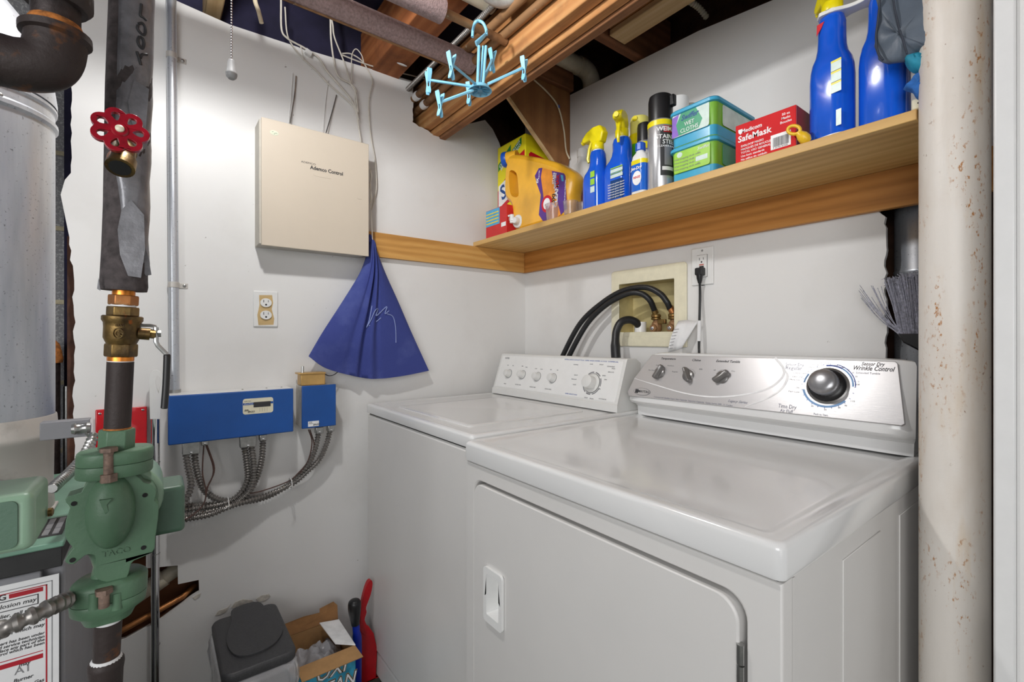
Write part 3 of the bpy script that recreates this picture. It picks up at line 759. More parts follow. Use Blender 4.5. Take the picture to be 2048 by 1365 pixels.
# ================================================================== BOILER CORNER
def pl(pts, y):  # pixels on a plane of constant depth Y
    return [PY(a, b, y) for a, b in pts]
def bxr(path, r, pitch=0.0052, amp=0.16, k=8):
    """corrugated armoured cable along a smooth path: resampled points and radii"""
    p = spl(path, k); out = [p[0]]; acc = 0
    st = pitch / 4; L_ = [0]
    for a, b in zip(p, p[1:]): L_.append(L_[-1] + (b - a).length)
    n = max(4, int(L_[-1] / st)); pts = []; rad = []; j = 0
    for i in range(n + 1):
        s_ = L_[-1] * i / n
        while j < len(L_) - 2 and L_[j + 1] < s_: j += 1
        d = L_[j + 1] - L_[j]
        pts.append(p[j].lerp(p[j + 1], (s_ - L_[j]) / d if d > 0 else 0)); rad.append(r * (1 + amp * (0, 1, 1, 0, )[i % 4] - amp * 0.5))
    return pts, rad
def bx(mb, path, r, **k):
    p, rr = bxr(path, r, **k); mb.tube(p, rr, 10); return mb
BY0, BY1, BX1, BZ = 0.895, 1.34, -0.101, 0.869
bo = thing('boiler', 'grey gas boiler with green top and red warning label at the left edge', 'boiler', (-0.35, 1.1, 0))
MB().box((-0.62, BY0 + 0.012, 0.06), (BX1, BY1, 0.835)).build('jacket', 'boiler_grey', bo, bev=0.004)
MB().box((-0.62, BY0, 0.10), (BX1 - 0.022, BY0 + 0.012, 0.832)).build('front_panel', 'boiler_grey', bo, bev=0.002)
MB().box((-0.62, BY0 + 0.003, 0.832), (BX1 - 0.002, BY1 - 0.01, 0.862)).build('top_band', 'boiler_dark', bo, bev=0.001)
tp = MB().box((-0.62, BY0 - 0.004, 0.861), (BX1 + 0.001, BY1, 0.869)).build('top_plate', 'boiler_green', bo, bev=0.002)
gr = MB()
for i in range(9):
    for j in range(3):
        gr.box((-0.205 + i * 0.011, 0.93 + j * 0.026, 0.8692), (-0.198 + i * 0.011, 0.953 + j * 0.026, 0.8704))
gr.build('grille', 'ink_soft', tp, smooth=False)
MB().box((-0.21, 0.922, 0.8688), (-0.106, 1.012, 0.8694)).build('grille_plate', 'boiler_dark', tp, smooth=False)
MB().box((-0.19, 1.02, 0.8688), (-0.13, 1.10, 0.874)).build('cover_plate', 'galvanised_dull', tp, bev=0.002)
MB().box((-0.6, BY0 + 0.02, 0), (BX1 - 0.02, BY1 - 0.02, 0.07)).build('base', 'boiler_dark', bo, smooth=False)
ly = BY0 - 0.0006
Q = lambda px, py: PY(px, py, ly)
lx1 = Q(118, 1150).x
lab = MB().box((-0.38, ly, 0.30), (lx1, BY0, 0.824)).build('warning_label', 'paper', bo, smooth=False)
fr = MB()
UPL = 0.018
def lrect(mb, x0, z0, x1, z1, t=0.0003): mb.box((x0, ly - t, z0 + UPL), (x1, ly, z1 + UPL))
UPL = 0.0
def zq(px, py): return PY(px, py, ly).z
def xq(px, py): return PY(px, py, ly).x
xr = xq(105, 1165)
lrect(fr, xr - 0.0009, 0.36, xr, zq(105, 1161)); lrect(fr, -0.37, zq(105, 1161) - 0.0009, xr, zq(105, 1161))
fr.build('label_frame', 'ink_soft', lab, smooth=False)
fr = MB()
xb = xq(94.5, 1170); zb9 = zq(94.5, 1169)
lrect(fr, xb - 0.0015, 0.36, xb, zb9); lrect(fr, -0.37, zb9 - 0.0012, xb, zb9)
xw = xq(86, 1180)
lrect(fr, xq(18, 1194), zq(86, 1182.5), xw, zq(86, 1174)); lrect(fr, -0.38, zq(86, 1316), xw, zq(86, 1307)); lrect(fr, -0.38, zq(87, 1302), xw, zq(87, 1300.5))
fr.build('label_bar', 'label_red', lab, smooth=False)
fr = MB()
x7 = xq(77, 1200); zt7, zb7 = zq(77, 1188), zq(77, 1208)
lrect(fr, -0.38, zt7 - 0.0009, x7, zt7, 0.0004); lrect(fr, x7 - 0.001, zb7, x7, zt7, 0.0004); lrect(fr, -0.38, zb7, x7, zb7 + 0.0009, 0.0004)
text_mb(fr, 'WARNING', 0.0105, ML(xq(13, 1195), zq(86, 1178), ly - 0.0001), align='RIGHT', bold=0.02)
text_mb(fr, 'or explosion may', 0.0078, ML(xq(72, 1197), (zt7 + zb7) / 2, ly - 0.0001), align='RIGHT', bold=0.005, shear=0.2)
for s_, py in (('gas supplier, call the fire', 1214), ('immediately leave the area', 1226), ('do not touch any control', 1238), ('control which may', 1249), ('if any part has been under', 1266), ('a qualified service technician', 1273), ('to replace any part of the', 1279.5), ('control which has been', 1286)):
    text_mb(fr, s_, 0.0066 if py < 1260 else 0.0054, ML(xq(88.7, py), zq(88.7, py), ly - 0.0001), align='RIGHT', bold=0.012, shear=0.2)
for s_, px, py in (('Burner', 66, 1352), ('may', 60, 1325), ('Gas', 88, 1360)):
    text_mb(fr, s_, 0.0066, ML(xq(px, py), zq(px, py), ly - 0.0001), align='RIGHT', bold=0.014, shear=0.2)
fr.build('label_lettering', 'ink', lab, smooth=False)
fr = MB()
text_mb(fr, 'A1', 0.014, ML(xq(46, 1340), zq(46, 1340), ly - 0.0001), sx=1.0)
fr.build('label_figure', 'ink_soft', lab, smooth=False)

# flue: galvanised pipe with adjustable elbow, draft hood collar
fl = thing('flue_pipe', 'fat galvanised flue pipe rising from the boiler and bending left', 'duct', (-0.232, 1.08, 0.87))
R0 = 0.101; FX, FY = -0.2335, 1.08
MB().lathe([(R0, 1.005), (R0, 1.492), (R0 + 0.004, 1.496), (R0 + 0.004, 1.502), (R0, 1.506), (R0, 1.52), (R0 + 0.003, 1.523), (R0 + 0.003, 1.527), (R0, 1.53), (R0, 1.56)], T3(FX, FY, 0), 56, cap0=False, cap1=False).build('pipe', 'galvanised', fl)
el = MB(); rs = []
segs = [0, 1, 2, 3, 4, 5, 6]
for i in segs:
    a = radians(90) * i / 6
    cx_, cz_ = FX - 0.13 * (1 - cos(a)), 1.535 + 0.13 * sin(a)
    for e in (-1, 1):
        a2 = a + e * 0.02
        cx2, cz2 = FX - 0.13 * (1 - cos(a2)), 1.535 + 0.13 * sin(a2)
        rr = R0 + 0.003
        rs.append([(cx2 + rr * cos(t) * cos(a2), FY + rr * sin(t), cz2 + rr * cos(t) * sin(a2)) for t in (2 * pi * j / 48 for j in range(48))])
el.rings(rs, cap0=False, cap1=False).build('elbow', 'galvanised', fl, ang=12)
MB().box((-0.64, FY - 0.001, 1.56), (FX - 0.13, FY + 0.001, 1.561)).build('seam', 'galvanised', fl)
MB().tube([(-0.36, FY, 1.665), (-0.75, FY, 1.665)], R0 + 0.002, 40, caps=False).build('branch', 'galvanised', fl)
hb_ = MB(); rs = []
for i, (r, z, c) in enumerate(((0.101, 0.8696, 0), (0.099, 0.90, 0), (0.100, 0.985, 0), (0.106, 0.990, 0), (0.106, 1.0, 0), (0.102, 1.006, 0.0025), (0.101, 1.024, 0.0025), (0.1015, 1.026, 0))):
    rs.append([((r + (c if j % 2 else 0)) * cos(2 * pi * j / 80), (r + (c if j % 2 else 0)) * sin(2 * pi * j / 80), z) for j in range(80)])
hb_.rings(rs, 0, T3(FX, FY, 0), cap0=False, cap1=False).build('collar', 'galvanised_dull', fl, ang=60)
sc_ = MB()
for px, py in ((108, 246), (96, 930)):
    a = radians(-58); sc_.lathe([(0.0035, 0), (0.003, 0.002), (0.001, 0.0028)], tmat((FX + (R0 + 0.001) * cos(a), FY + (R0 + 0.001) * sin(a), 1.505 if py < 500 else 0.94), (-sin(a), cos(a), 0), (0, 0, 1)), 8)
sc_.build('screw', 'steel', fl)
# black drain pipes standing behind the flue with a rusty cap
dp = thing('drain_pipe', 'black iron pipe with rusty cap behind the flue pipe', 'pipe', (-0.225, 1.72, 0))
MB().lathe([(0.024, 0.0), (0.024, 1.085)], T3(-0.224, 1.72, 0), 20).build('pipe', 'black_iron', dp)
MB().lathe([(0.028, 1.085), (0.0295, 1.092), (0.0295, 1.10), (0.028, 1.105), (0.027, 1.115), (0.022, 1.135), (0.012, 1.148), (0.0001, 1.151)], T3(-0.224, 1.72, 0), 24).build('pipe_cap', 'rust', dp)
dp2 = MB().lathe([(0.009, 0.0), (0.009, 1.02)], T3(-0.190, 1.74, 0), 14).build('riser_pipe', 'steel'); tag(recenter(dp2), 'thin grey pipe right of the rusty capped pipe', 'pipe')
# damper bracket on the flue with armoured cable
db = thing('flue_bracket', 'grey steel bracket reaching right from the flue collar above the green top', 'bracket', (-0.10, 0.995, 0.99))
q0 = PY(99, 846, 0.99); q1 = PY(180, 872, 0.99)
MB().box((q0.x - 0.01, 0.985, q1.z), (q1.x, 0.992, q0.z)).box((q0.x - 0.01, 0.985, q0.z - 0.001), (q1.x, 1.01, q0.z + 0.001)).build('plate', 'boiler_grey', db, bev=0.001)
MB().lathe([(0.008, 0), (0.009, 0.004), (0.0075, 0.006), (0.0075, 0.016), (0.009, 0.018), (0.007, 0.022)], tmat(PY(178, 856, 0.98), (0, 0, 1), (0, 1, 0)) @ T3(0, 0, -0.002), 16).build('connector', 'steel', db)
MB().cyl(PY(170, 868, 0.975), PY(188, 869, 0.975), 0.0016, 8).build('screw', 'steel', db)
cb = bx(MB(), [PY(186, 868, 0.97), PY(182, 885, 0.96), PY(172, 905, 0.94), PY(158, 925, 0.92), PY(135, 950, 0.88), PY(118, 965, 0.84), PY(104, 978, 0.81)], 0.0062, pitch=0.0075, amp=0.3).build('armoured_cable', 'steel')
tag(cb, 'bright spiral armoured cable curling down onto the green boiler top', 'cable')
# black iron elbow at the top left
ie = thing('iron_elbow', 'rusty black iron pipe elbow in front of the flue at the top left', 'pipe', PD(112, 90, 0.5))
e0 = PD(112, 140, 0.5); e0 = Vector((e0.x, e0.y, e0.z))
er = 0.0235
vp = [Vector((e0.x, e0.y, 1.62)), Vector((e0.x, e0.y, e0.z + 0.045))]
MB().tube(vp, er * 0.86, 24).build('pipe', 'black_iron', ie)
MB().lathe([(er * 1.02, 0.038), (er * 0.98, 0.046), (er * 0.9, 0.05)], T3(*e0), 24).build('thread', 'rust', ie)
cpts = [e0 + Vector((0, 0, 0.040)), e0 + Vector((0, 0, 0.028)), e0 + Vector((-0.003, 0, 0.012)), e0 + Vector((-0.011, 0, 0.001)), e0 + Vector((-0.026, 0, -0.004)), e0 + Vector((-0.040, 0, -0.004)), e0 + Vector((-0.052, 0, -0.004))]
MB().tube(spl(cpts, 5), [er * 1.25] * 4 + [er * 1.08] * 23 + [er * 1.22] * 4, 28).build('elbow', 'iron_rusty', ie)
MB().tube([e0 + Vector((-0.05, 0, -0.004)), e0 + Vector((-0.16, 0, -0.004))], er * 0.86, 24).build('side_pipe', 'rust', ie)
MB().lathe([(er * 1.1, 0), (er * 1.3, 0.006), (er * 1.3, 0.02)], T3(e0.x, e0.y, PD(112, 14, 0.5).z), 24).build('coupling', 'iron_rusty', ie)

# ------------------------------------------------------------------ main riser: wrapped foam, ball valve, circulator, iron pipe
def ax(py):
    """axis of the riser at a given row"""
    px = 263 - 15 * py / 580 if py < 580 else 248 - 34 * (py - 580) / 715
    return PD(px, py, 0.6)
KH = 0.6 / (FPX * 1.305)     # half-width in pixels -> radius
def axr(mb, rows, mi=0, n=24, mis=None):
    """lathe along the riser axis from (row, half-width) pairs, top to bottom"""
    rs = []
    a = ax(rows[0][0]); b = ax(rows[-1][0])
    d = (b - a).normalized(); u = d.cross(Vector((0, 1, 0))).normalized(); v = d.cross(u)
    for py, hw in rows:
        c = ax(py)
        rs.append([c + u * (hw * KH * cos(2 * pi * j / n)) + v * (hw * KH * sin(2 * pi * j / n)) for j in range(n)])
    mb.rings(rs, mi, mis=mis)
    return mb
ri = thing('heating_riser', 'vertical heating pipe wrapped in grey tape with brass ball valve', 'pipe', (ax(1290).x, ax(1290).y, 0))
foam = axr(MB(), [(-60, 45), (180, 48), (300, 47), (420, 46), (500, 47), (560, 49), (572, 50), (582, 48)], n=40).build('foam_wrap', 'foam_side', ri)
tpm = MB(); rs = []
rnd = random.Random(5)
for k in range(46):
    py = -55 + k * 12.9
    c = ax(py); rr = []
    a0 = -118 if py < 340 else -118 + (py - 340) * 0.22
    for j in range(18):
        a = radians(a0 + (150 - a0 - 30) * j / 17)
        w_ = (46 + 2.6 + (1.3 * math.sin(py * 0.06 + j) + rnd.uniform(-0.6, 0.6)) * (1.0 if py > 150 else 0.3) + (5 * max(0, (py - 470) / 80) if py > 470 else 0) * (0.5 + 0.5 * sin(j))) * KH
        rr.append(c + Vector((w_ * cos(a), w_ * sin(a), 0)))
    rs.append(rr)
n = 18; vs = [q for r in rs for q in r]; fs = []
for i in range(len(rs) - 1):
    for j in range(n - 1): fs.append((i * n + j, i * n + j + 1, (i + 1) * n + j + 1, (i + 1) * n + j))
tpm.add(vs, [f[::-1] for f in fs])
tpe = tpm.build('tape', 'duct_tape', ri, ang=60)
so = tpe.modifiers.new('solid', 'SOLIDIFY'); so.thickness = 0.0008
def flap(mb, pts, y, t=0.0008):
    P = pl(pts, y); n = len(P)
    v = P + [q + Vector((0, t, 0)) for q in P]
    mb.add(v, [tuple(range(n)), tuple(range(2 * n - 1, n - 1, -1))] + [(i, n + i, n + (i + 1) % n, (i + 1) % n) for i in range(n)])
fl_ = MB(); flap(fl_, [(268, 160), (298, 178), (292, 250), (285, 300), (262, 240), (256, 205)], ax(230).y - 0.0262); fl_.build('torn_tape', 'duct_tape', ri)
fl_ = MB(); flap(fl_, [(284, 470), (298, 520), (303, 550), (292, 552), (284, 540)], ax(520).y - 0.012); fl_.build('torn_tape', 'duct_tape', ri)
fl_ = MB(); flap(fl_, [(197, 555), (201, 582), (194, 578)], ax(570).y - 0.02); fl_.build('torn_tape', 'duct_tape', ri)
fl_ = MB(); flap(fl_, [(243, 420), (262, 400), (288, 430), (290, 500), (282, 556), (256, 552), (240, 510), (235, 460)], ax(480).y - 0.0268); fl_.build('torn_tape', 'duct_tape', ri)
# marker writing on the tape
mk = MB()
def stroke(mb, pts, r=0.0016):
    P = []
    for px, py in pts:
        c = ax(py); d = ray(px, py); R_ = 49.6 * KH
        # hit the foam cylinder
        ox, oy = -c.x, -c.y; A = d.x ** 2 + d.y ** 2; B = 2 * (d.x * ox + d.y * oy); C_ = ox * ox + oy * oy - R_ * R_
        disc = max(0, B * B - 4 * A * C_); t = (-B - sqrt(disc)) / (2 * A)
        P.append(CC + d * t)
    mb.tube(spl(P, 4), r, 6, flat=1)
stroke(mk, [(283, 8), (282, 20), (281, 31), (287, 35), (293, 41)])
stroke(mk, [(276, 50), (275, 57), (281, 66), (288, 70), (291, 62), (289, 52), (284, 46), (277, 48)])
stroke(mk, [(279, 73), (276, 80), (278, 90), (285, 97), (288, 88), (286, 78), (280, 73)])
stroke(mk, [(274, 103), (278, 115), (282, 130)]); stroke(mk, [(281, 116), (285, 109), (294, 109)])
mk.build('marker_writing', 'ink', ri)
# valve stack
axr(MB(), [(578, 24), (592, 24)]).build('copper_stub', 'copper_bright', ri)
def hexr(mb, rows): return axr(mb, rows, n=6)
hexr(MB(), [(591, 31), (594, 32), (608, 32), (611, 31)]).build('hex_fitting', 'copper', ri, bev=0.0008, ang=30)
axr(MB(), [(610, 27), (615, 27)]).build('thread_tape', 'paper', ri)
bv = axr(MB(), [(632, 40), (634, 43), (641, 43), (646, 39), (655, 38), (676, 38), (683, 34), (690, 30)], n=32)
bvo = bv.build('ball_valve', 'brass', ri)
hexr(MB(), [(614, 33), (617, 34), (632, 34)]).build('valve_nut', 'brass', bvo, bev=0.0008, ang=30)
hexr(MB(), [(688, 34), (692, 35), (711, 35), (714, 33)]).build('valve_nut', 'brass', bvo, bev=0.0008, ang=30)
vl = MB(); text_mb(vl, 'GS', 0.010, tmat(PD(239, 668, 0.577), RT, UP), ext=0.0008, bold=0.02)
arc_mb(vl, 0.0058, 0.0068, 0, 2 * pi, tmat(PD(237, 667, 0.5765), RT, UP) @ T3(0, 0, -0.001), 0.002)
text_mb(vl, 'BRAS', 0.005, tmat(PD(240, 651, 0.577), RT, UP), ext=0.0008)
vl.build('cast_lettering', 'brass', bvo)
sy = ax(665).y - 0.004
MB().tube(pl([(276, 667), (300, 669)], sy), 0.0078, 16).tube(pl([(300, 668), (311, 669)], sy), 0.0062, 6).build('stem', 'brass', bvo)
hm = MB()
hm.tube(pl([(280, 651), (300, 651), (310, 653), (312, 660)], sy), 0.0022, 8).tube(pl([(312, 655), (312, 684), (316, 692), (332, 708), (334, 716)], sy), 0.0028, 8)
hnd_ = hm.build('handle', 'steel', bvo)
MB().tube(pl([(315, 668), (322, 668)], sy), 0.0045, 6).build('handle_nut', 'steel', hnd_)
MB().tube(spl(pl([(334, 709), (334, 720), (332, 770), (329, 810), (328, 818)], sy), 3), [0.0032] + [0.0042] * 11 + [0.0028], 12).build('handle_grip', 'black_plastic', hnd_)
axr(MB(), [(713, 28), (722, 28)]).build('thread_rust', 'copper_bright', ri)
axr(MB(), [(721, 26), (725, 27)]).build('thread_tape', 'paper', ri)
axr(MB(), [(724, 28), (880, 28)], n=28).build('iron_pipe', 'iron_rusty', ri)
axr(MB(), [(855, 29), (861, 31), (868, 32)], n=18).build('rust_collar', 'rust', ri)
axr(MB(), [(1225, 29), (1322, 28)], n=28).build('iron_pipe', 'iron_rusty', ri)
axr(MB(), [(1236, 29), (1240, 30), (1243, 29)]).build('thread_tape', 'paper', ri)
cpl = axr(MB(), [(1318, 32), (1323, 37), (1330, 38), (1345, 36), (1400, 36), (1480, 36)], n=28).build('coupling', 'iron_rusty', ri)
axr(MB(), [(1314, 29), (1319, 33)]).build('thread_tape', 'paper', ri)
lo = ax(1480)
MB().lathe([(28 * KH, 0.0), (28 * KH, lo.z)], T3(lo.x, lo.y, 0), 20).build('iron_pipe', 'black_iron', ri)

# circulator pump
cu = thing('circulator_pump', 'green cast circulator pump bolted between flanges on the riser', 'pump', ax(1060))
def planef(mb, pts, y0, y1):
    P = [PY(a, b, y0) for a, b in pts]
    mb.prism([(q.x, q.z) for q in P], 0, y1 - y0, tmat((0, y1, 0), (1, 0, 0), (0, 0, 1)))
    return mb
AY = 0.79
# volute plate with ears
plate = spl([(x, y, 0) for x, y in ((176, 962), (163, 985), (134, 994), (132, 1006), (140, 1016), (132, 1040), (130, 1072), (140, 1090), (146, 1098), (131, 1118), (133, 1127), (148, 1129), (170, 1112), (184, 1110), (192, 1118), (190, 1150), (205, 1164), (250, 1164), (262, 1128), (276, 1119), (300, 1108), (309, 1098), (311, 1075), (316, 1040), (317, 1012), (309, 1002), (313, 985), (304, 970), (288, 966), (270, 950), (225, 942))], 2, closed=True)
planef(MB(), [(q.x, q.y) for q in plate], AY - 0.020, AY + 0.006).build('volute', 'pump_green', cu, bev=0.0035, seg=3)
# domed body
def dome(mb, px, py, rx, rz, y, h, ex=1.0):
    c = PY(px, py, y); rs = []
    for t in (0, 12, 24, 36, 48, 60, 72, 84, 89.5):
        a = radians(t); rs.append([(c.x + rx * cos(a) * cos(2 * pi * j / 32), c.y - h * sin(a), c.z + rz * cos(a) * sin(2 * pi * j / 32)) for j in range(32)])
    mb.rings(rs); return mb
dome(MB(), 222, 1022, 0.0245, 0.047, AY - 0.018, 0.026).build('body', 'pump_green', cu)
# necks
nk = MB(); rs = []
for py, px, hw, hd in ((938, 226, 40, 40), (955, 226, 38, 40), (985, 225, 48, 44), (1020, 224, 62, 46), (1060, 223, 66, 46), (1085, 222, 60, 44), (1110, 220, 40, 36), (1130, 216, 30, 30), (1150, 215, 34, 32), (1163, 214, 44, 38)):
    c = PD(px, py, 0.6); c.y = AY
    rs.append([c + Vector((hw * KH * cos(2 * pi * j / 28), hd * KH * 0.9 * sin(2 * pi * j / 28) + 0.006, 0)) for j in range(28)])
nk.rings(rs).build('neck', 'pump_green', cu)
# flanges: rounded slabs long in X
def flange(rows, hx, hy, name, m='pump_green'):
    prof = []
    for py, s in rows:
        c = ax(py); prof.append((hx * s, hy * s, hy * s * 0.95, c.z, c.x, c.y + 0.0))
    return MB().rbox(prof, None, 9).build(name, m, cu, ang=50)
flange([(898, 0.94), (900, 0.98), (904, 1.0), (921, 1.0), (923, 0.985)], 0.0385, 0.029, 'flange')
flange([(924, 0.985), (926, 1.0), (945, 1.0), (948, 0.97)], 0.0385, 0.029, 'flange')
flange([(1150, 0.85), (1156, 0.96), (1160, 1.0), (1186, 1.0), (1189, 0.985)], 0.0385, 0.029, 'flange')
flange([(1190, 0.985), (1192, 1.0), (1210, 0.97), (1222, 0.72), (1236, 0.62)], 0.0385, 0.029, 'flange')
nut = hexr(MB(), [(858, 36), (862, 38), (898, 38)]).build('hex_collar', 'pump_green', cu, bev=0.001, ang=30)
def bolt(px, rows, y):
    for a, b, r, nn in rows:
        A_, B_ = PY(px, a, y), PY(px, b, y)
        yield A_, B_, r, nn
fb = MB()
for A_, B_, r, nn in bolt(217, ((896, 904, 0.0095, 6), (902, 958, 0.0052, 14), (948, 964, 0.009, 6)), AY - 0.031): fb.tube([A_, B_], r, nn)
fb.build('flange_bolt', 'bolt_rust', cu, ang=30)
fb = MB()
for A_, B_, r, nn in bolt(208, ((1178, 1188, 0.009, 6), (1186, 1215, 0.0055, 14)), AY - 0.031): fb.tube([A_, B_], r, nn)
fb.build('flange_bolt', 'bolt_rust', cu, ang=30)
for px, r0_, r1_ in ((196, 926, 955), (241, 926, 955), (188, 1185, 1218), (234, 1185, 1218)):
    MB().tube([PY(px, r0_, AY - 0.024), PY(px, r1_, AY - 0.024)], 0.006, 10).build('flange_lug', 'pump_green', cu)
for px, py in ((148, 1008), (290, 991), (145, 1121), (287, 1096)):
    c = PY(px, py, AY - 0.0202)
    MB().lathe([(0.0028, 0), (0.0028, 0.0006)], ML(c.x, c.z, c.y), 14).build('bolt_hole', 'dark_gap', cu)
ar = MB(); c = PY(211, 1010, AY - 0.044)
ar.prism([(-0.006, 0.006), (0.006, 0.006), (0.0012, -0.0005), (0.003, -0.009), (0.0, -0.012), (-0.003, -0.003)], -0.004, 0.0015, ML(c.x, c.z, AY - 0.0425)).build('flow_arrow', 'pump_green', cu, bev=0.0005)
# motor behind, terminal box to the right
MB().tube([(ax(1010).x + 0.008, AY + 0.002, ax(1010).z + 0.002), (ax(1010).x + 0.008, AY + 0.10, ax(1010).z + 0.002)], 0.044, 32).build('motor', 'pump_box_green', cu, bev=0.006)
b0 = PY(316, 950, AY + 0.01); b1 = PY(372, 1062, AY + 0.01)
MB().box((b0.x - 0.012, AY + 0.008, PY(340, 1068, AY + 0.01).z), (PY(370, 1000, AY + 0.01).x, AY + 0.075, PY(340, 974, AY + 0.01).z)).build('terminal_box', 'pump_box_dark', cu, bev=0.006, seg=4)
cl = MB(); text_mb(cl, 'TACO', 0.010, ML(PY(232, 1105, AY - 0.0205).x, PY(232, 1105, AY - 0.0205).z, AY - 0.0203), ext=0.0008)
cl.build('cast_lettering', 'pump_green', cu)
# second pump's terminal box at the left edge
tb = thing('pump_terminal_box', 'green metal terminal box of another pump at the left edge above the boiler', 'box', (-0.14, 0.59, 0.975))
MB().box((-0.21, 0.555, 0.972), (-0.0805, 0.625, 1.0205)).build('housing', 'pump_box_green', tb, bev=0.007, seg=4)
MB().prism(rpoly(-0.152, 0.9965, 0.062, 0.0195, 0.005), 0, 0.0012, ML(0, 0, 0.555)).build('cover', 'pump_box_dark', tb, bev=0.0005)
MB().lathe([(0.004, 0), (0.004, 0.003), (0.002, 0.004)], tmat((-0.0795, 0.61, 0.987), (0, 1, 0), (0, 0, 1)), 12).build('screw', 'brass', tb)
c_ = bx(MB(), [PD(-60, 1300, 0.50), PD(0, 1262, 0.5), (PD(50, 1240, 0.51)), PD(100, 1216, 0.53), PD(132, 1202, 0.56), PD(165, 1190, 0.60)], 0.0085, pitch=0.012, amp=0.35).build('armoured_cable', 'bx_steel')
tag(c_, 'thick spiral armoured cable crossing in front of the boiler label', 'cable')
# drain valve with red wheel
dv = thing('drain_valve', 'drain valve with red flower-shaped handwheel and brass spout', 'valve', PY(240, 262, 0.705))
hc_ = PY(240, 262, 0.700)
Mh = tmat(hc_, (1, 0, 0.0), (0, 0.18, 1))
wh = MB(); outer = []; NP = 7
for i in range(NP * 10):
    a = 2 * pi * i / (NP * 10) + 0.25
    outer.append((0.0225 + 0.0042 * abs(cos(NP * a / 2)) ** 0.7 * 1.4 - 0.0012, a))
op = [(r * cos(a), r * sin(a)) for r, a in outer]
holes = []
for k in range(NP):
    a = (2 * pi * k) / NP
    hole_ = []
    for j in range(14):
        t = 2 * pi * j / 14
        rr = 0.0165 + 0.0052 * cos(t); hole_.append((rr * cos(a) - (0.0036 + 0.0018 * cos(t)) * sin(t) * sin(a), rr * sin(a) + (0.0036 + 0.0018 * cos(t)) * sin(t) * cos(a)))
    holes.append(hole_)
wh.prism(op, -0.0025, 0.0025, Mh, 0, holes=holes)
who = wh.build('handwheel', 'valve_red', dv, bev=0.0014, seg=3)
MB().lathe([(0.0078, -0.003), (0.0082, 0.003), (0.007, 0.0045)], Mh, 24).build('wheel_hub', 'valve_red', who)
MB().lathe([(0.0042, 0.004), (0.0042, 0.0062), (0.003, 0.0075), (0.0001, 0.008)], Mh, 18).build('wheel_screw', 'ivory', who)
st_ = hc_ + Vector((0, 0.004, -0.001)); c5 = ax(300)
MB().tube([st_, Vector((st_.x + 0.002, st_.y + 0.03, st_.z - 0.016))], 0.0052, 14).build('stem', 'brass', dv)
s0 = PY(248, 308, 0.725); s1 = PY(240, 336, 0.712)
MB().tube([Vector((c5.x, c5.y - 0.02, s0.z + 0.012)), Vector((s0.x, 0.735, s0.z + 0.010)), s0, s0.lerp(s1, 0.6)], [0.0105, 0.0115, 0.0115, 0.0115], 20).build('valve_body', 'brass', dv)
MB().tube([s0.lerp(s1, 0.35), s0.lerp(s1, 0.45), s1], [0.0125, 0.0142, 0.0142], 22, caps=True).build('spout', 'brass', dv)
sp_ = (s1 - s0).normalized()
MB().tube([s1 + sp_ * 0.0001, s1 + sp_ * 0.0006], 0.0105, 18).build('spout_mouth', 'dark_gap', dv)

# ================================================================== LEFT WALL ITEMS
cd = thing('conduit', 'vertical steel conduit strapped to the left wall above the blue box', 'conduit', (0.04, YL - 0.014, 0.98))
c0 = PY(342.5, -20, YL - 0.0125); c1_ = PY(349, 790, YL - 0.0125)
MB().tube([(c0.x - 0.001, YL - 0.0125, 2.33), (c1_.x, YL - 0.0125, 0.985)], 0.0122, 20).build('pipe', 'galvanised', cd)
MB().tube([(c1_.x, YL - 0.0125, 0.987), (c1_.x, YL - 0.0125, 1.003)], 0.0155, 20).build('connector', 'steel', cd)
for py in (112, 570):
    z = PY(345, py, YL - 0.0125).z; xm = c0.x + (c1_.x - c0.x) * ((c0.z - z) / (c0.z - c1_.z))
    s_ = MB()
    pr = [(0.0135 * cos(a), -0.0135 * sin(a)) for a in [radians(t) for t in range(0, 181, 15)]]
    s_.tube([(xm, YL - 0.0125, z - 0.008), (xm, YL - 0.0125, z + 0.008)], 0.0136, 20)
    s_.box((xm + 0.010, YL - 0.0022, z - 0.008), (xm + 0.034, YL - 0.0002, z + 0.007))
    so_ = s_.build('strap', 'galvanised_dull', cd, bev=0.0008)
    MB().lathe([(0.0045, 0), (0.004, 0.002), (0.001, 0.003)], ML(xm + 0.026, z, YL - 0.0022), 12).build('screw', 'steel', so_)
# alarm control box
AB = 1.583
al = thing('alarm_panel', 'beige locked alarm control cabinet on the left wall', 'alarm box', (0.42, YL - 0.04, 1.432))
MB().box((0.250, AB + 0.004, 1.437), (0.578, YL - 0.0003, 1.816)).build('housing', 'beige_shade', al, bev=0.002)
ad = MB().box((0.2555, AB - 0.004, 1.4325), (0.5865, AB + 0.004, 1.8205)).build('door', 'beige_metal', al, bev=0.0015, seg=2)
tx = MB(); c = PY(617, 326.5, AB - 0.004); text_mb(tx, 'ADEMCO', 0.0085, ML(c.x, c.z, AB - 0.004), sx=1.25)
c = PY(654, 342, AB - 0.004); text_mb(tx, 'Ademco Control', 0.0165, ML(c.x, c.z, AB - 0.004), bold=0.03, fit=0.104)
tx.build('lettering', 'ink', ad)
MB().prism(rpoly(PY(644, 353, AB).x, PY(644, 353, AB).z, 0.027, 0.0045, 0.004), 0, 0.0007, ML(0, 0, AB - 0.004)).build('embossing', 'beige_metal', ad, bev=0.0006)
MB().prism(rpoly(PY(718, 396, AB).x, PY(718, 396, AB).z, 0.0085, 0.006, 0.0045), 0, 0.001, ML(0, 0, AB - 0.004)).build('lock', 'beige_metal', ad, bev=0.0006)
q = PY(548, 267, AB); mat('sticker_green', (208, 212, 190), 0.6)
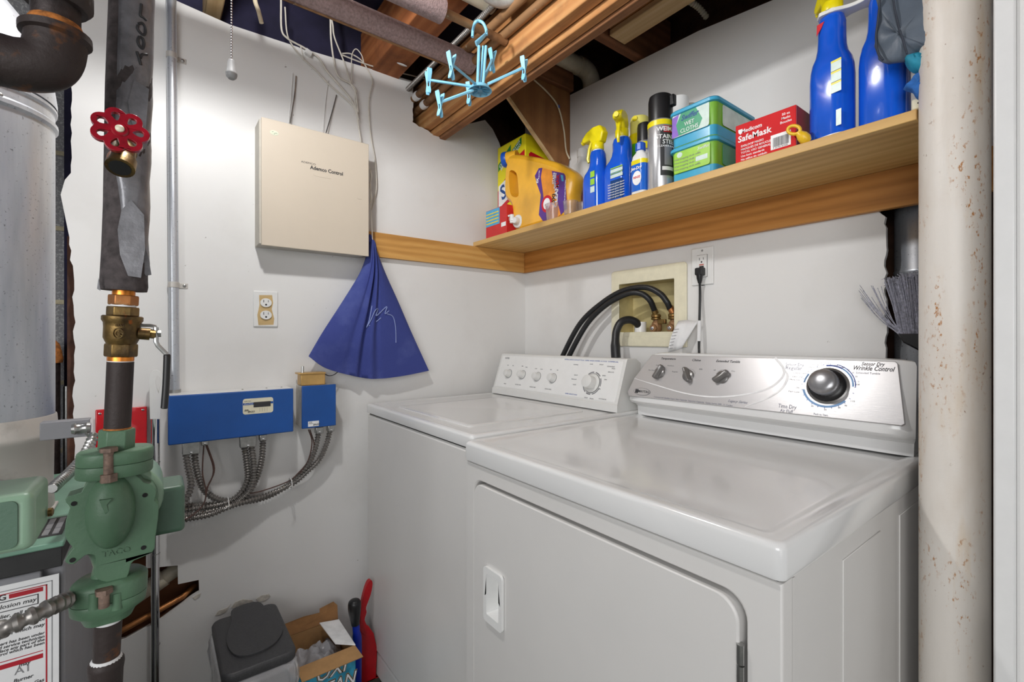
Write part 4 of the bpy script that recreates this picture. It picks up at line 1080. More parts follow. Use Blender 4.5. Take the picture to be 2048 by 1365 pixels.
ss = MB().prism(ell(0.0125, 0.0075), 0, 0.0005, ML(q.x, q.z, AB - 0.004)).build('sticker', 'sticker_green', ad)
g_ = MB()
for dx_, dz_, w_ in ((-0.006, 0.002, 0.0035), (0.001, -0.001, 0.003), (0.005, 0.0, 0.0026), (-0.001, -0.004, 0.0025)): g_.box((q.x + dx_, AB - 0.005, q.z + dz_), (q.x + dx_ + w_, AB - 0.0044, q.z + dz_ + 0.0012))
g_.build('sticker_print', 'pump_box_dark', ss)
# power outlet on the left wall
def duplex(mb, M, dz, dy=0.0):
    mb.prism([(a * 1.0, b + dz) for a, b in [(0.0165 * cos(t), 0.0140 * sin(t)) if abs(0.0165 * cos(t)) < 0.0160 else (0.0160 * (1 if cos(t) > 0 else -1), 0.0140 * sin(t)) for t in [2 * pi * i / 36 for i in range(36)]]], 0, 0.0045, M)
ou = thing('wall_outlet', 'white duplex wall outlet under the alarm cabinet', 'outlet', (0.281, YL, 1.185))
oc = PY(531, 618.5, YL); Mo = ML(oc.x, oc.z, YL)
MB().prism(rect(-0.035, -0.057, 0.035, 0.057), 0, 0.0055, Mo).build('cover_plate', 'plate_white', ou, bev=0.003, seg=3)
MB().prism([(-0.019, 0.043), (0.018, 0.045), (0.021, 0.02), (0.017, 0.0), (0.024, -0.03), (0.022, -0.050), (-0.021, -0.052), (-0.024, -0.02), (-0.018, 0.012)], 0.0055, 0.006, Mo).build('paper_liner', 'tan_card', ou, smooth=False)
rc = MB(); duplex(rc, Mo @ T3(0, 0, 0.0055), 0.0195); duplex(rc, Mo @ T3(0, 0, 0.0055), -0.0195)
rco = rc.build('receptacle', 'plate_white', ou, bev=0.001)
sl_ = MB()
for dz in (0.0195, -0.0195):
    sl_.box((-0.0075, dz + 0.0005, 0.0098), (-0.0058, dz + 0.009, 0.0103), 0, Mo).box((0.0058, dz + 0.0015, 0.0098), (0.0072, dz + 0.0085, 0.0103), 0, Mo)
    sl_.prism([(0.0028 * cos(t), dz - 0.0062 + 0.0028 * sin(t)) for t in [2 * pi * i / 12 for i in range(12)]], 0.0098, 0.0103, Mo)
sl_.build('slot', 'dark_gap', rco, smooth=False)
# blue zone controllers
ZY = 1.575
def yb(px, py): return PY(px, py, ZY)
z0 = yb(336, 793); z1 = yb(587, 863)
zc = thing('zone_controller', 'long blue zone control box with display label on the left wall', 'control box', ((z0.x + z1.x) / 2, 1.62, z1.z))
zt, zb_ = yb(461, 785).z, yb(461, 878).z
MB().box((z0.x + 0.003, ZY + 0.004, zb_ + 0.001), (z1.x - 0.001, YL - 0.0003, zt + 0.001)).build('housing', 'plate_white', zc, bev=0.002)
zcv = MB().box((z0.x, ZY, zb_), (z1.x, ZY + 0.035, zt)).build('cover', 'zone_blue', zc, bev=0.003, seg=3)
lc = yb(516.5, 812); Mz = ML(lc.x, lc.z, ZY)
lo_ = MB().prism(rpoly(0, 0, 0.0405, 0.0232, 0.007), 0, 0.0006, Mz).build('display_label', 'ivory', zcv)
dk = MB().box((-0.0125, -0.004, 0.0006), (0.0335, 0.0115, 0.0012), 0, Mz).build('display', 'ink', lo_, smooth=False)
MB().box((-0.0400, 0.0042, 0.0006), (-0.0125, 0.0105, 0.001), 0, Mz).build('stripe', 'zone_blue', lo_, smooth=False)
MB().box((0.0335, 0.0042, 0.0006), (0.0400, 0.0105, 0.001), 0, Mz).build('stripe', 'zone_blue', lo_, smooth=False)
t_ = MB(); text_mb(t_, 'ZoneTron', 0.0056, Mz @ T3(-0.026, 0.0073, 0.001), shear=0.3); t_.build('stripe_lettering', 'ink_white', lo_)
t_ = MB(); text_mb(t_, 'AZ84 0401', 0.0042, Mz @ T3(-0.028, 0.0155, 0.0006)); text_mb(t_, 'ERIE', 0.0052, Mz @ T3(-0.031, -0.0105, 0.0006), bold=0.02); text_mb(t_, 'ERGO', 0.0068, Mz @ T3(-0.019, -0.0165, 0.0006), bold=0.03, shear=0.3)
t_.box((-0.037, -0.0135, 0.0006), (-0.024, -0.0125, 0.001), 0, Mz)
for i in range(4): t_.box((0.004 + i * 0.0065, -0.018, 0.0006), (0.0043 + i * 0.0065, -0.007, 0.0009), 0, Mz)
t_.build('label_lettering', 'ink', lo_)
for px in (366, 408, 495, 525):
    pass
tsc = MB()
for px in (485, 533, 563):
    q = PY(px, 778, 1.62); tsc.lathe([(0.003, 0), (0.002, 0.002)], T3(q.x, 1.62, zt + 0.001), 8)
tsc.build('screw', 'steel', zc)
zs = thing('zone_relay_box', 'small blue relay box right of the long blue box', 'control box', (0.425, 1.62, 0.85))
s0_ = yb(604, 775); s1_ = yb(672, 850); st_z, sb_z = yb(638, 771).z, yb(638, 855).z
MB().box((s0_.x + 0.001, ZY + 0.004, sb_z + 0.001), (s1_.x - 0.001, YL - 0.0003, st_z - 0.001)).build('housing', 'galvanised_dull', zs, bev=0.002)
zsc = MB().box((s0_.x, ZY, sb_z), (s1_.x, ZY + 0.008, st_z)).build('cover', 'zone_blue', zs, bev=0.002, seg=3)
lc = yb(627, 848); Mz = ML(lc.x, lc.z, ZY)
lo_ = MB().prism(rect(-0.0165, -0.0085, 0.0165, 0.0085), 0, 0.0005, Mz).build('label', 'ink_white', zsc, smooth=False)
t_ = MB(); text_mb(t_, 'ERGO', 0.0075, Mz @ T3(0.0085, -0.0035, 0.0005), bold=0.03, shear=0.3); text_mb(t_, 'ERIE', 0.0052, Mz @ T3(-0.009, 0.0045, 0.0005)); t_.box((-0.0145, 0.0, 0.0005), (0.0, 0.001, 0.0008), 0, Mz)
t_.build('label_lettering', 'ink', lo_)
# brass coloured transformer on top of it
tf0 = PY(598, 746, 1.60); tf1 = PY(650, 772, 1.60)
tf = thing('transformer', 'gold coloured transformer sitting on the small blue relay box', 'transformer', (0.42, 1.61, st_z))
mat('gold_metal', (196, 158, 96), 0.4, metal=0.35, var=0.06, vscale=20)
MB().box((tf0.x + 0.004, 1.595, st_z - 0.0005), (tf1.x, 1.64, tf0.z - 0.004)).build('case', 'gold_metal', tf, bev=0.003)
MB().box((tf0.x - 0.003, 1.592, tf0.z - 0.006), (tf1.x + 0.0005, 1.642, tf0.z - 0.001)).build('cover', 'gold_metal', tf, bev=0.001)
MB().tube([PY(605, 746, 1.61), PY(605, 733, 1.61)], 0.0045, 8).build('terminal', 'steel', tf)
w_ = MB().tube(spl([PY(648, 748, 1.61), PY(658, 752, 1.61), PY(668, 750, 1.62), PY(677, 744, 1.63), PY(690, 742, 1.64)], 5), 0.0014, 8).build('thin_wire', 'black_plastic')
tag(w_, 'thin brown wire from the gold transformer behind the blue bag', 'wire')
# armoured cables
def cpx(pts): return [PY(a, b, y) for a, b, y in pts]
cabs = [
 ([(371, 903, 1.60), (376, 935, 1.60), (382, 965, 1.60), (379, 985, 1.60), (370, 1003, 1.60)], 'armoured cable hanging from the left end of the long blue box, furthest left'),
 ([(389, 903, 1.605), (392, 935, 1.61), (404, 973, 1.62), (424, 994, 1.63), (456, 1003, 1.635), (500, 1003, 1.64), (545, 990, 1.64), (585, 963, 1.635), (615, 932, 1.62), (630, 900, 1.61), (637, 866, 1.605)], 'armoured cable looping from the left connector across to the small blue box'),
 ([(488, 890, 1.60), (493, 925, 1.61), (495, 960, 1.62), (479, 989, 1.625), (453, 1006, 1.625), (419, 1014, 1.625), (376, 1019, 1.62), (340, 1022, 1.61)], 'armoured cable from the middle connector of the long blue box, left one'),
 ([(502, 890, 1.60), (507, 930, 1.605), (506, 966, 1.61), (490, 992, 1.612), (458, 1013, 1.615), (419, 1024, 1.615), (376, 1031, 1.61), (340, 1035, 1.60)], 'armoured cable from the middle connector of the long blue box, right one'),
 ([(526, 880, 1.60), (524, 915, 1.61), (514, 955, 1.625), (495, 989, 1.635), (469, 1006, 1.64), (430, 1010, 1.64), (376, 1012, 1.635), (340, 1014, 1.63)], 'armoured cable from the single connector at the right of the long blue box'),
 ([(660, 862, 1.605), (653, 889, 1.61), (638, 920, 1.62), (614, 944, 1.625), (585, 968, 1.63), (537, 990, 1.628), (500, 1001, 1.615), (458, 1014, 1.602), (419, 1030, 1.60), (376, 1038, 1.60), (345, 1044, 1.60)], 'armoured cable sweeping left from the rightmost connector of the small blue box'),
]
for pts, lb in cabs:
    o = bx(MB(), cpx(pts), 0.0076, pitch=0.0088, amp=0.42).build('armoured_cable', 'bx_steel'); tag(o, lb, 'cable', 'armoured cables under the blue boxes')
con_ = MB()
def conn(px0, py0, px1, py1, lb, par, y=1.60):
    a, b = PY(px0, py0, y), PY(px1, py1, y)
    o = MB().box((a.x, y - 0.013, b.z), (b.x, y + 0.013, a.z + 0.004)).build('cable_connector', 'steel', par, bev=0.002)
    MB().lathe([(0.0035, 0), (0.003, 0.002), (0.001, 0.0026)], ML((a.x + b.x) / 2, b.z + 0.006, y - 0.013), 10).build('connector_screw', 'chrome', o)
conn(364, 888, 399, 906, '', zc); conn(479, 876, 511, 892, '', zc); conn(518, 872, 533, 880, '', zc); conn(630, 857, 645, 866, '', zs); conn(654, 853, 667, 862, '', zs); conn(402, 884, 417, 889, '', zc)
ties = MB()
for px, py in ((456, 1008), (581, 968)):
    c = PY(px, py, 1.617); ties.tube([c + Vector((0, -0.032 * sin(t) * 0.7, 0.018 * cos(t))) for t in [2 * pi * i / 16 for i in range(16)]], 0.0016, 6, closed=True)
    ties.tube([c + Vector((0, -0.022, 0)), c + Vector((-0.012, -0.028, -0.006))], 0.0012, 6)
o = ties.build('cable_tie', 'plate_white'); tag(o, 'white zip ties around the armoured cable bundle', 'cable tie', kind='stuff')
for pts, lb in (([(408, 888, 1.60), (405, 945, 1.60), (412, 985, 1.60), (405, 1012, 1.595), (376, 1037, 1.59), (350, 1042, 1.59)], 'thin dark wire hanging straight from the long blue box'),
                ([(413, 888, 1.60), (429, 938, 1.60), (417, 970, 1.60), (412, 990, 1.60)], 'thin dark wire bowing right under the long blue box'),
                ([(411, 888, 1.602), (427, 942, 1.602), (410, 985, 1.602)], 'second thin dark wire bowing right under the long blue box'),
                ([(617, 860, 1.60), (624, 885, 1.605), (616, 922, 1.615), (598, 945, 1.62), (577, 963, 1.622), (529, 981, 1.622), (490, 990, 1.615)], 'thin brown wire beside the cables under the small blue box'),
                ([(620, 860, 1.602), (628, 890, 1.607), (620, 922, 1.617), (600, 948, 1.62)], 'second thin brown wire under the small blue box')):
    mat('brown_wire', (86, 62, 56), 0.5, var=0.1)
    o = MB().tube(spl(cpx(pts), 6), 0.0019, 7).build('thin_wire', 'brown_wire'); tag(o, lb, 'wire')
# red switch plate
rp0 = PY(191, 818, 1.645); rp1 = PY(294, 880, 1.645)
rs_ = thing('switch_plate', 'bright red metal cover plate on the left wall behind the riser', 'cover plate', ((rp0.x + rp1.x) / 2, YL, rp1.z - 0.01))
rz1 = PY(293, 813, 1.645).z; rz0 = PY(293, 882, 1.645).z
MB().box((rp0.x + 0.003, 1.645, rz0 - 0.012), (rp1.x - 0.002, YL - 0.0003, rz1 - 0.002)).build('mounting_box', 'bright_red', rs_, bev=0.003)
pl_ = MB().box((rp0.x, 1.640, rz0 - 0.014), (rp1.x, 1.645, rz1)).build('cover', 'bright_red', rs_, bev=0.004, seg=3)
for px, py in ((286, 820), (200, 828)):
    c = PY(px, py, 1.64); MB().lathe([(0.0035, 0), (0.003, 0.0015), (0.0015, 0.002)], ML(c.x, c.z, 1.64), 12).build('screw', 'chrome', pl_)
# mop with white handle leaning on the wall
mp = thing('mop', 'chrome pole with white looped plastic handle leaning on the left wall', 'mop', (0.0, 1.60, 0))
m0 = PY(310, 1365, 1.605); m1 = PY(311, 835, 1.612)
MB().tube([(m0.x, 1.58, 0.0), m0, m1], 0.0098, 20).build('pole', 'chrome', mp)
h_ = MB(); Mh_ = ML(0, 0, 1.612)
hp = [PY(*q, 1.612) for q in ((300, 838), (299, 790), (298, 757), (302, 745), (310, 740), (320, 743), (326, 753), (326, 775), (322, 800), (321, 838))]
ol_ = spl([(q.x, q.z, 0) for q in hp], 3)
hh = [PY(*q, 1.612) for q in ((314, 752), (320, 756), (321, 768), (317, 786), (313, 776), (311, 762))]
h_.prism([(q.x, q.y) for q in ol_], -0.010, 0.010, Mh_, 0, holes=[[(q.x, q.z) for q in hh]])
h_.build('handle', 'white_plastic', mp, bev=0.0045, seg=3)
for py in (925, 1108, 1290):
    c = PY(311, py, 1.608); MB().tube([c + Vector((0, 0, 0.001)), c - Vector((0, 0, 0.001))], 0.0106, 18).build('ring', 'steel', mp)
# pipes inside the wall hole
MB().box((-0.14, 1.735, 0.25), (0.16, 1.75, 0.60)).build('hole_backing', 'joist_wood_x', smooth=False)['kind'] = 'structure'
bpy.data.objects['hole_backing'].name = 'trim_2'
hp_ = thing('waste_pipe', 'white plastic waste pipe inside the cut-out at the bottom of the left wall', 'pipe', (0, 1.705, 0.38))
a_, b_ = PY(340, 1148, 1.705), PY(232, 1222, 1.705)
MB().tube([a_ + (a_ - b_) * 0.25, a_, b_, b_ + (b_ - a_)], 0.0205, 24).build('pipe', 'pvc', hp_)
MB().tube([a_ + (b_ - a_) * 0.10, a_ + (b_ - a_) * 0.32], 0.0245, 24).build('coupling', 'pvc', hp_)
a_, b_ = PY(366, 1194, 1.672), PY(244, 1262, 1.66)
o = MB().tube([a_ + Vector((0.03, 0.03, 0.01)), a_, b_, b_ + Vector((-0.05, 0.0, -0.03))], 0.0078, 16).build('copper_pipe', 'copper'); tag(o, 'thin copper pipe slanting out of the cut-out beside the mop pole', 'pipe')

# blue laundry bag
BG = 1.622
bt = PY(743, 481, BG)
def edge(t, pts):
    p = spl([(x, y, 0) for x, y in pts], 10); n = len(p) - 1; u = t * n; i = min(int(u), n - 1)
    return p[i].lerp(p[i + 1], u - i)
Lp = [(738, 481), (736, 500), (720, 545), (685, 603), (645, 665), (617, 713)]
Rp = [(748, 481), (752, 500), (770, 545), (795, 600), (823, 665), (858, 742)]
bot = [(617, 713), (650, 736), (700, 751), (745, 758), (800, 753), (858, 742)]
NU, NV = 60, 44; F_, B_ = [], []
for v in range(NV + 1):
    tv = v / NV; l = edge(tv, Lp); r = edge(tv, Rp)
    for u in range(NU + 1):
        tu = u / NU; p = l.lerp(r, tu)
        bb = edge(tu, bot); straight = l.lerp(r, tu) if tv == 0 else (edge(1, Lp).lerp(edge(1, Rp), tu))
        p = p + (bb - straight) * (tv ** 2.2)
        q = PY(p.x, p.y, BG)
        th = (0.012 + 0.020 * sin(pi * min(1, tv * 0.95)) ** 0.8) * (sin(pi * tu) ** 0.55) * (0.35 + 0.65 * min(1, (1 - tv) * 6))
        k1 = 1 - 0.55 * tv
        fold = 0.015 * k1 * tv ** 0.35 * (math.exp(-((tu - 0.50) / 0.035) ** 2) * -1.5 + math.exp(-((tu - 0.58) / 0.03) ** 2) * 0.9 + math.exp(-((tu - 0.44) / 0.03) ** 2) * 0.9 - math.exp(-((tu - 0.64) / 0.02) ** 2) * 0.7 - 0.45 * math.exp(-((tu - 0.36) / 0.025) ** 2))
        wob = 0.0022 * math.sin(tu * 23 + tv * 3) * (1 - tv) + 0.002 * math.sin(tv * 9 + tu * 7) * tv
        F_.append(Vector((q.x, q.y - th - fold * sin(pi * tu) - wob * sin(pi * tu), q.z))); B_.append(Vector((q.x, min(YL - 0.002, q.y + th * 0.75), q.z)))
bgm = MB(); n1 = NU + 1
fs = []
for v in range(NV):
    for u in range(NU): fs.append((v * n1 + u, (v + 1) * n1 + u, (v + 1) * n1 + u + 1, v * n1 + u + 1))
nb = len(F_)
fs2 = [tuple(nb + i for i in f[::-1]) for f in fs]
side = []
for v in range(NV):
    side.append((v * n1, nb + v * n1, nb + (v + 1) * n1, (v + 1) * n1)); side.append((v * n1 + NU, (v + 1) * n1 + NU, nb + (v + 1) * n1 + NU, nb + v * n1 + NU))
for u in range(NU): side.append((NV * n1 + u, nb + NV * n1 + u, nb + NV * n1 + u + 1, NV * n1 + u + 1))
bgm.add(F_ + B_, fs + fs2 + side)
bg = thing('laundry_bag', 'dark blue cloth drawstring bag hanging below the alarm cabinet', 'bag', bt)
bgo = bgm.build('bag_body', 'bag_blue', bg, ang=80)
MB().tube(spl([PY(739, 484, BG - 0.01), PY(740, 470, BG - 0.008), PY(744, 480, BG - 0.008), PY(749, 486, BG - 0.01), PY(752, 500, BG - 0.012)], 4), 0.0035, 10).build('gathered_top', 'bag_blue', bg)
def bagpt(px, py):
    best = None; d = ray(px, py)
    for q in F_:
        w2 = q - CC; t = w2.dot(FW); s = (CC + d * t - q).length
        if best is None or s < best[0]: best = (s, q)
    return PY(px, py, best[1].y - 0.0018)
sg = MB()
for pts in ([(744, 612), (739, 640), (733, 655), (742, 640), (750, 622), (756, 618), (752, 632), (760, 626)], [(760, 626), (768, 618), (774, 614), (770, 628), (778, 622)], [(774, 628), (786, 634), (791, 655), (792, 686)], [(738, 652), (752, 644), (762, 636)]):
    P = [bagpt(*q) for q in pts]
    sg.tube(spl(P, 4), 0.0016, 6)
sg.build('signature', 'bag_mark', bgo)
st2 = MB().tube(spl([PY(741, 337, 1.618), PY(742, 360, 1.615), PY(741, 400, 1.61), PY(743, 440, 1.61), PY(745, 484, 1.612)], 5), 0.0014, 7)
st2.tube(spl([PY(740, 340, 1.61), PY(743, 352, 1.612), PY(740, 372, 1.613), PY(743, 392, 1.612), PY(741, 405, 1.61)], 4), 0.0024, 7)
st2.build('string', 'string', bg)

# cables above the alarm cabinet
cream = [
 ([(560, -40, 1.60), (562, 0, 1.62), (563, 58, 1.635), (574, 76, 1.64), (592, 87, 1.648), (609, 96, 1.650), (637, 115, 1.650), (653, 141, 1.650), (681, 173, 1.650), (702, 199, 1.650), (713, 225, 1.645), (716, 246, 1.64), (722, 285, 1.64)], 0.0030, 'thick cream cable coming down over the wall edge left of the white clamp'),
 ([(570, 14, 1.62), (574, 66, 1.640), (585, 91, 1.650), (606, 117, 1.652), (634, 143, 1.652), (658, 169, 1.652), (688, 195, 1.652), (707, 214, 1.652), (716, 235, 1.648)], 0.0022, 'cream cable hanging left of the white clamp in a long curve'),
 ([(650, -40, 1.55), (651, 0, 1.58), (660, 30, 1.60), (662, 77, 1.62), (667, 117, 1.64), (676, 152, 1.645), (700, 167, 1.645), (712, 182, 1.645), (710, 204, 1.645), (717, 240, 1.64)], 0.0030, 'cream cable dropping from the foam pipe to the alarm cabinet'),
 ([(653, -30, 1.56), (655, 8, 1.58), (665, 47, 1.60), (669, 75, 1.62), (688, 124, 1.64), (702, 168, 1.645), (711, 185, 1.642), (716, 225, 1.64)], 0.0026, 'second cream cable dropping from the foam pipe to the alarm cabinet'),
 ([(684, 107, 1.645), (702, 108, 1.645), (724, 122, 1.648), (738, 145, 1.650), (745, 164, 1.650), (738, 195, 1.650), (738, 234, 1.650), (743, 281, 1.650), (750, 320, 1.650), (753, 372, 1.650), (748, 400, 1.650), (743, 420, 1.650)], 0.0022, 'cream cable wandering down right of the alarm cabinet'),
 ([(704, 164, 1.645), (703, 140, 1.645), (704, 110, 1.64), (712, 98, 1.64), (723, 110, 1.64), (728, 127, 1.645)], 0.0018, 'short cream cable loop at the top edge of the left wall'),
 ([(684, 110, 1.64), (728, 127, 1.645), (775, 141, 1.65), (815, 149, 1.652), (850, 158, 1.66)], 0.0024, 'cream cable running right along the top of the left wall to the beam pocket'),
 ([(601, 92, 1.65), (605, 108, 1.65), (607, 120, 1.65)], 0.0016, 'short frayed wire end under the white clamp'),
 ([(585, 145, 1.655), (582, 190, 1.655), (577, 246, 1.64)], 0.0012, 'thin pale wire entering the alarm cabinet near its left end'),
 ([(592, 152, 1.655), (589, 190, 1.655), (580, 247, 1.64)], 0.0020, 'thin grey wire-like line down to the alarm cabinet near its left end'),  # drawn as a thin grey line close to the wall
 ([(656, 160, 1.655), (650, 210, 1.655), (645, 262, 1.64)], 0.0012, 'thin pale wire entering the middle of the alarm cabinet'),
 ([(673, 190, 1.655), (664, 225, 1.655), (652, 266, 1.64)], 0.0020, 'thin grey wire-like line down to the middle of the alarm cabinet'),  # second thin grey line, same build as the one further left
]
for pts, r, lb in cream:
    m_ = 'cable_white' if r > 0.0013 else 'plate_white'
    if 'grey wire' in lb: m_ = 'steel'
    o = MB().tube(spl(cpx(pts), 6), r, 8).build('thin_cable', m_); tag(o, lb, 'cable', 'loose cables above the alarm cabinet')
q = PY(617, 105, 1.645)
o = MB().box((-0.011, -0.006, -0.008), (0.011, 0.006, 0.008), 0, T3(*q) @ Matrix.Rotation(radians(20), 4, 'Y')).build('cable_clamp', 'plate_white', bev=0.002); tag(o, 'small white cable clamp at the top of the left wall', 'clamp')
# lamp with pull chain
lp = thing('pull_chain_lamp', 'ceiling lamp holder with beaded pull chain and grey bell at the top left', 'lamp', (BULB[0], BULB[1], 2.13))
MB().lathe([(0.02, 2.075), (0.024, 2.09), (0.045, 2.11), (0.055, 2.13)], T3(BULB[0], BULB[1], 0), 28).build('lamp_holder', 'white_plastic', lp)
MB().box((0.0, 0.86, 2.13), (0.20, 1.0, 2.15)).build('mounting_plate', 'galvanised_dull', lp)
kc = PD(463, 118, 0.8)
ch = MB(); z = kc.z; k = 0
while z < 2.09:
    ch.lathe([(0.0001, -0.0019), (0.0014, -0.0013), (0.0019, 0), (0.0014, 0.0013), (0.0001, 0.0019)], T3(kc.x, kc.y, z), 8); z += 0.0048
ch.build('bead_chain', 'chrome', lp)
bl = PD(463, 120, 0.8); bl2 = PD(463, 158, 0.8)
mat('bell_grey', (150, 150, 150), 0.4, var=0.05)
MB().lathe([(0.0045, bl.z), (0.0058, bl.z - 0.003), (0.0075, bl2.z + 0.012), (0.0088, bl2.z + 0.010), (0.0088, bl2.z + 0.007), (0.0078, bl2.z + 0.003), (0.005, bl2.z)], T3(kc.x, kc.y, 0), 22).build('pull_bell', 'bell_grey', lp)

# ================================================================== FLOOR ITEMS
tc = thing('trash_can', 'slim waste bin with dark grey lid and white liner bag near the left wall', 'trash can', (0.215, 1.46, 0))
LZ = 0.33
tbm = MB().rbox([(0.06, 0.115, 0.02, 0.0), (0.066, 0.122, 0.022, 0.15), (0.074, 0.130, 0.025, 0.295)], T3(0.213, 1.458, 0), 6)
tbm.build('bin_body', mat('bin_grey', (118, 112, 104), 0.5, var=0.08), tc)
lidm = MB().rbox([(0.078, 0.134, 0.022, LZ - 0.028), (0.084, 0.141, 0.025, LZ - 0.024), (0.085, 0.143, 0.026, LZ - 0.006), (0.082, 0.140, 0.024, LZ), (0.078, 0.136, 0.022, LZ + 0.001)], T3(0.213, 1.458, 0), 7)
lido = lidm.build('lid', mat('lid_grey', (62, 62, 64), 0.5, var=0.1, vscale=200, bs=0.15, bscale=500), tc, ang=50)
sw_ = [(PZ(380 + x * 0.2148, 1100 + y * 0.2148, LZ).x, PZ(380 + x * 0.2148, 1100 + y * 0.2148, LZ).y) for x, y in ((400, 575), (386, 690), (350, 790), (342, 890), (385, 975), (470, 1012), (640, 975), (790, 890), (862, 780), (838, 700), (735, 610), (632, 505))]
if sum(sw_[i][0] * sw_[(i + 1) % 12][1] - sw_[(i + 1) % 12][0] * sw_[i][1] for i in range(12)) < 0: sw_ = sw_[::-1]
swp = [(q.x, q.y) for q in spl([(a, b, 0) for a, b in sw_], 5, closed=True)]
MB().prism(swp, LZ + 0.001, LZ + 0.007).build('swing_flap', 'lid_grey', lido, bev=0.004, seg=3)
lb_ = MB(); rs = []
rnd = random.Random(11)
for k, (h, g) in enumerate(((LZ - 0.022, -0.006), (LZ - 0.030, 0.006), (LZ - 0.045, 0.009), (LZ - 0.075, 0.012), (LZ - 0.11, 0.008), (LZ - 0.14, 0.004))):
    ring = rring(0.080 + g, 0.137 + g, 0.03, 12)
    rs.append([(0.213 + x * (1 + 0.035 * sin(i * 1.7 + k) + rnd.uniform(-.02, .02)), 1.458 + y * (1 + 0.02 * sin(i * 2.3 + k * 1.3) + rnd.uniform(-.01, .01)), h + 0.012 * sin(i * 0.9 + k) * (k / 5)) for i, (x, y) in enumerate(ring)])
lb_.rings(rs, cap0=False, cap1=False).build('liner_bag', 'bag_plastic', tc, ang=80)
# cardboard box with flaps
ob = thing('cardboard_box', 'open cardboard detergent box beside the bin under a plastic bag', 'box', (0.405, 1.49, 0))
X0, X1, Y0_, Y1_, HZ = 0.318, 0.480, 1.405, 1.575, 0.222
t = 0.003
MB().box((X0, Y0_, 0), (X1, Y0_ + t, HZ)).box((X0, Y1_ - t, 0), (X1, Y1_, HZ)).box((X0, Y0_, 0), (X0 + t, Y1_, HZ)).box((X1 - t, Y0_, 0), (X1, Y1_, HZ)).box((X0, Y0_, 0), (X1, Y1_, t)).build('carton', 'cardboard', ob, smooth=False)
mat('oxi_teal', (60, 150, 182), 0.35, var=0.25, vscale=22)
fp = MB().box((X0 + 0.001, Y0_ - 0.0007, 0.002), (X1 + 0.0002, Y0_, HZ - 0.001)).box((X1, Y0_, 0.002), (X1 + 0.0007, Y1_, HZ - 0.001)).build('printed_face', 'oxi_teal', ob, smooth=False)
Mo_ = lambda x, z, o: ML(x, z, Y0_ - 0.0007 - o)
for mname, bo_, dz in (('gold_metal', 0.055, 0.0), ('ink', 0.032, 0.0008), ('ink_white', 0.0, 0.0016)):
    t_ = MB(); text_mb(t_, 'OXI', 0.052, Mo_(0.408, 0.176, dz), bold=bo_, shear=0.25, sx=0.95); text_mb(t_, 'CLEAN', 0.05, Mo_(0.408, 0.128, dz), bold=bo_, shear=0.25, sx=0.9)
    t_.build('lettering', mname, fp)
def quad(mb, pts, tn=0.0025):
    P = [Vector(q) for q in pts]; nrm = (P[1] - P[0]).cross(P[2] - P[0]).normalized() * tn
    v = P + [q + nrm for q in P]; n = len(P)
    mb.add(v, [tuple(range(n))[::-1], tuple(range(n, 2 * n))] + [(i, (i + 1) % n, n + (i + 1) % n, n + i) for i in range(n)])
    return mb
quad(MB(), [(X0 - 0.002, Y0_, HZ), (X1, Y0_, HZ), (X1 + 0.008, Y0_ - 0.045, HZ - 0.012), (X0 + 0.0, Y0_ - 0.048, HZ - 0.010)]).build('flap', 'cardboard', ob, smooth=False)
quad(MB(), [(X0, Y1_, HZ), (X1, Y1_, HZ), (X1 + 0.004, Y1_ + 0.020, HZ + 0.034), (X1 - 0.006, Y1_ + 0.03, HZ + 0.045), (X1 - 0.05, Y1_ + 0.028, HZ + 0.038), (X1 - 0.052, Y1_ + 0.022, HZ + 0.028), (X1 - 0.10, Y1_ + 0.024, HZ + 0.032), (X0 - 0.01, Y1_ + 0.024, HZ + 0.028)]).build('flap', 'cardboard_dark', ob, smooth=False)
quad(MB(), [(X1, Y0_, HZ), (X1, Y1_ - 0.01, HZ), (X1 - 0.062, Y1_ - 0.015, HZ + 0.014), (X1 - 0.05, Y0_ + 0.03, HZ + 0.008)]).build('flap', 'ink_white', ob, smooth=False)
pg = MB(); rs = []
NUg = 22; vs = []
for i in range(NUg + 1):
    for j in range(NUg + 1):
        u, v = i / NUg, j / NUg; x = X0 + 0.006 + (X1 - X0 - 0.012) * u; y = Y0_ + 0.006 + (Y1_ - Y0_ - 0.012) * v
        h = 0.155 + 0.05 * sin(pi * u) * sin(pi * v) + 0.03 * noise.noise(Vector((x * 28, y * 28, 1))) + 0.02 * noise.noise(Vector((x * 60, y * 60, 4)))
        vs.append((x, y, h))
pg.add(vs, [(i * (NUg + 1) + j, (i + 1) * (NUg + 1) + j, (i + 1) * (NUg + 1) + j + 1, i * (NUg + 1) + j + 1) for i in range(NUg) for j in range(NUg)])
o = pg.build('plastic_bag', 'bag_plastic', ang=70); so = o.modifiers.new('s', 'SOLIDIFY'); so.thickness = 0.001; so.offset = -1
tag(o, 'crumpled clear plastic bag inside the open cardboard box', 'bag')
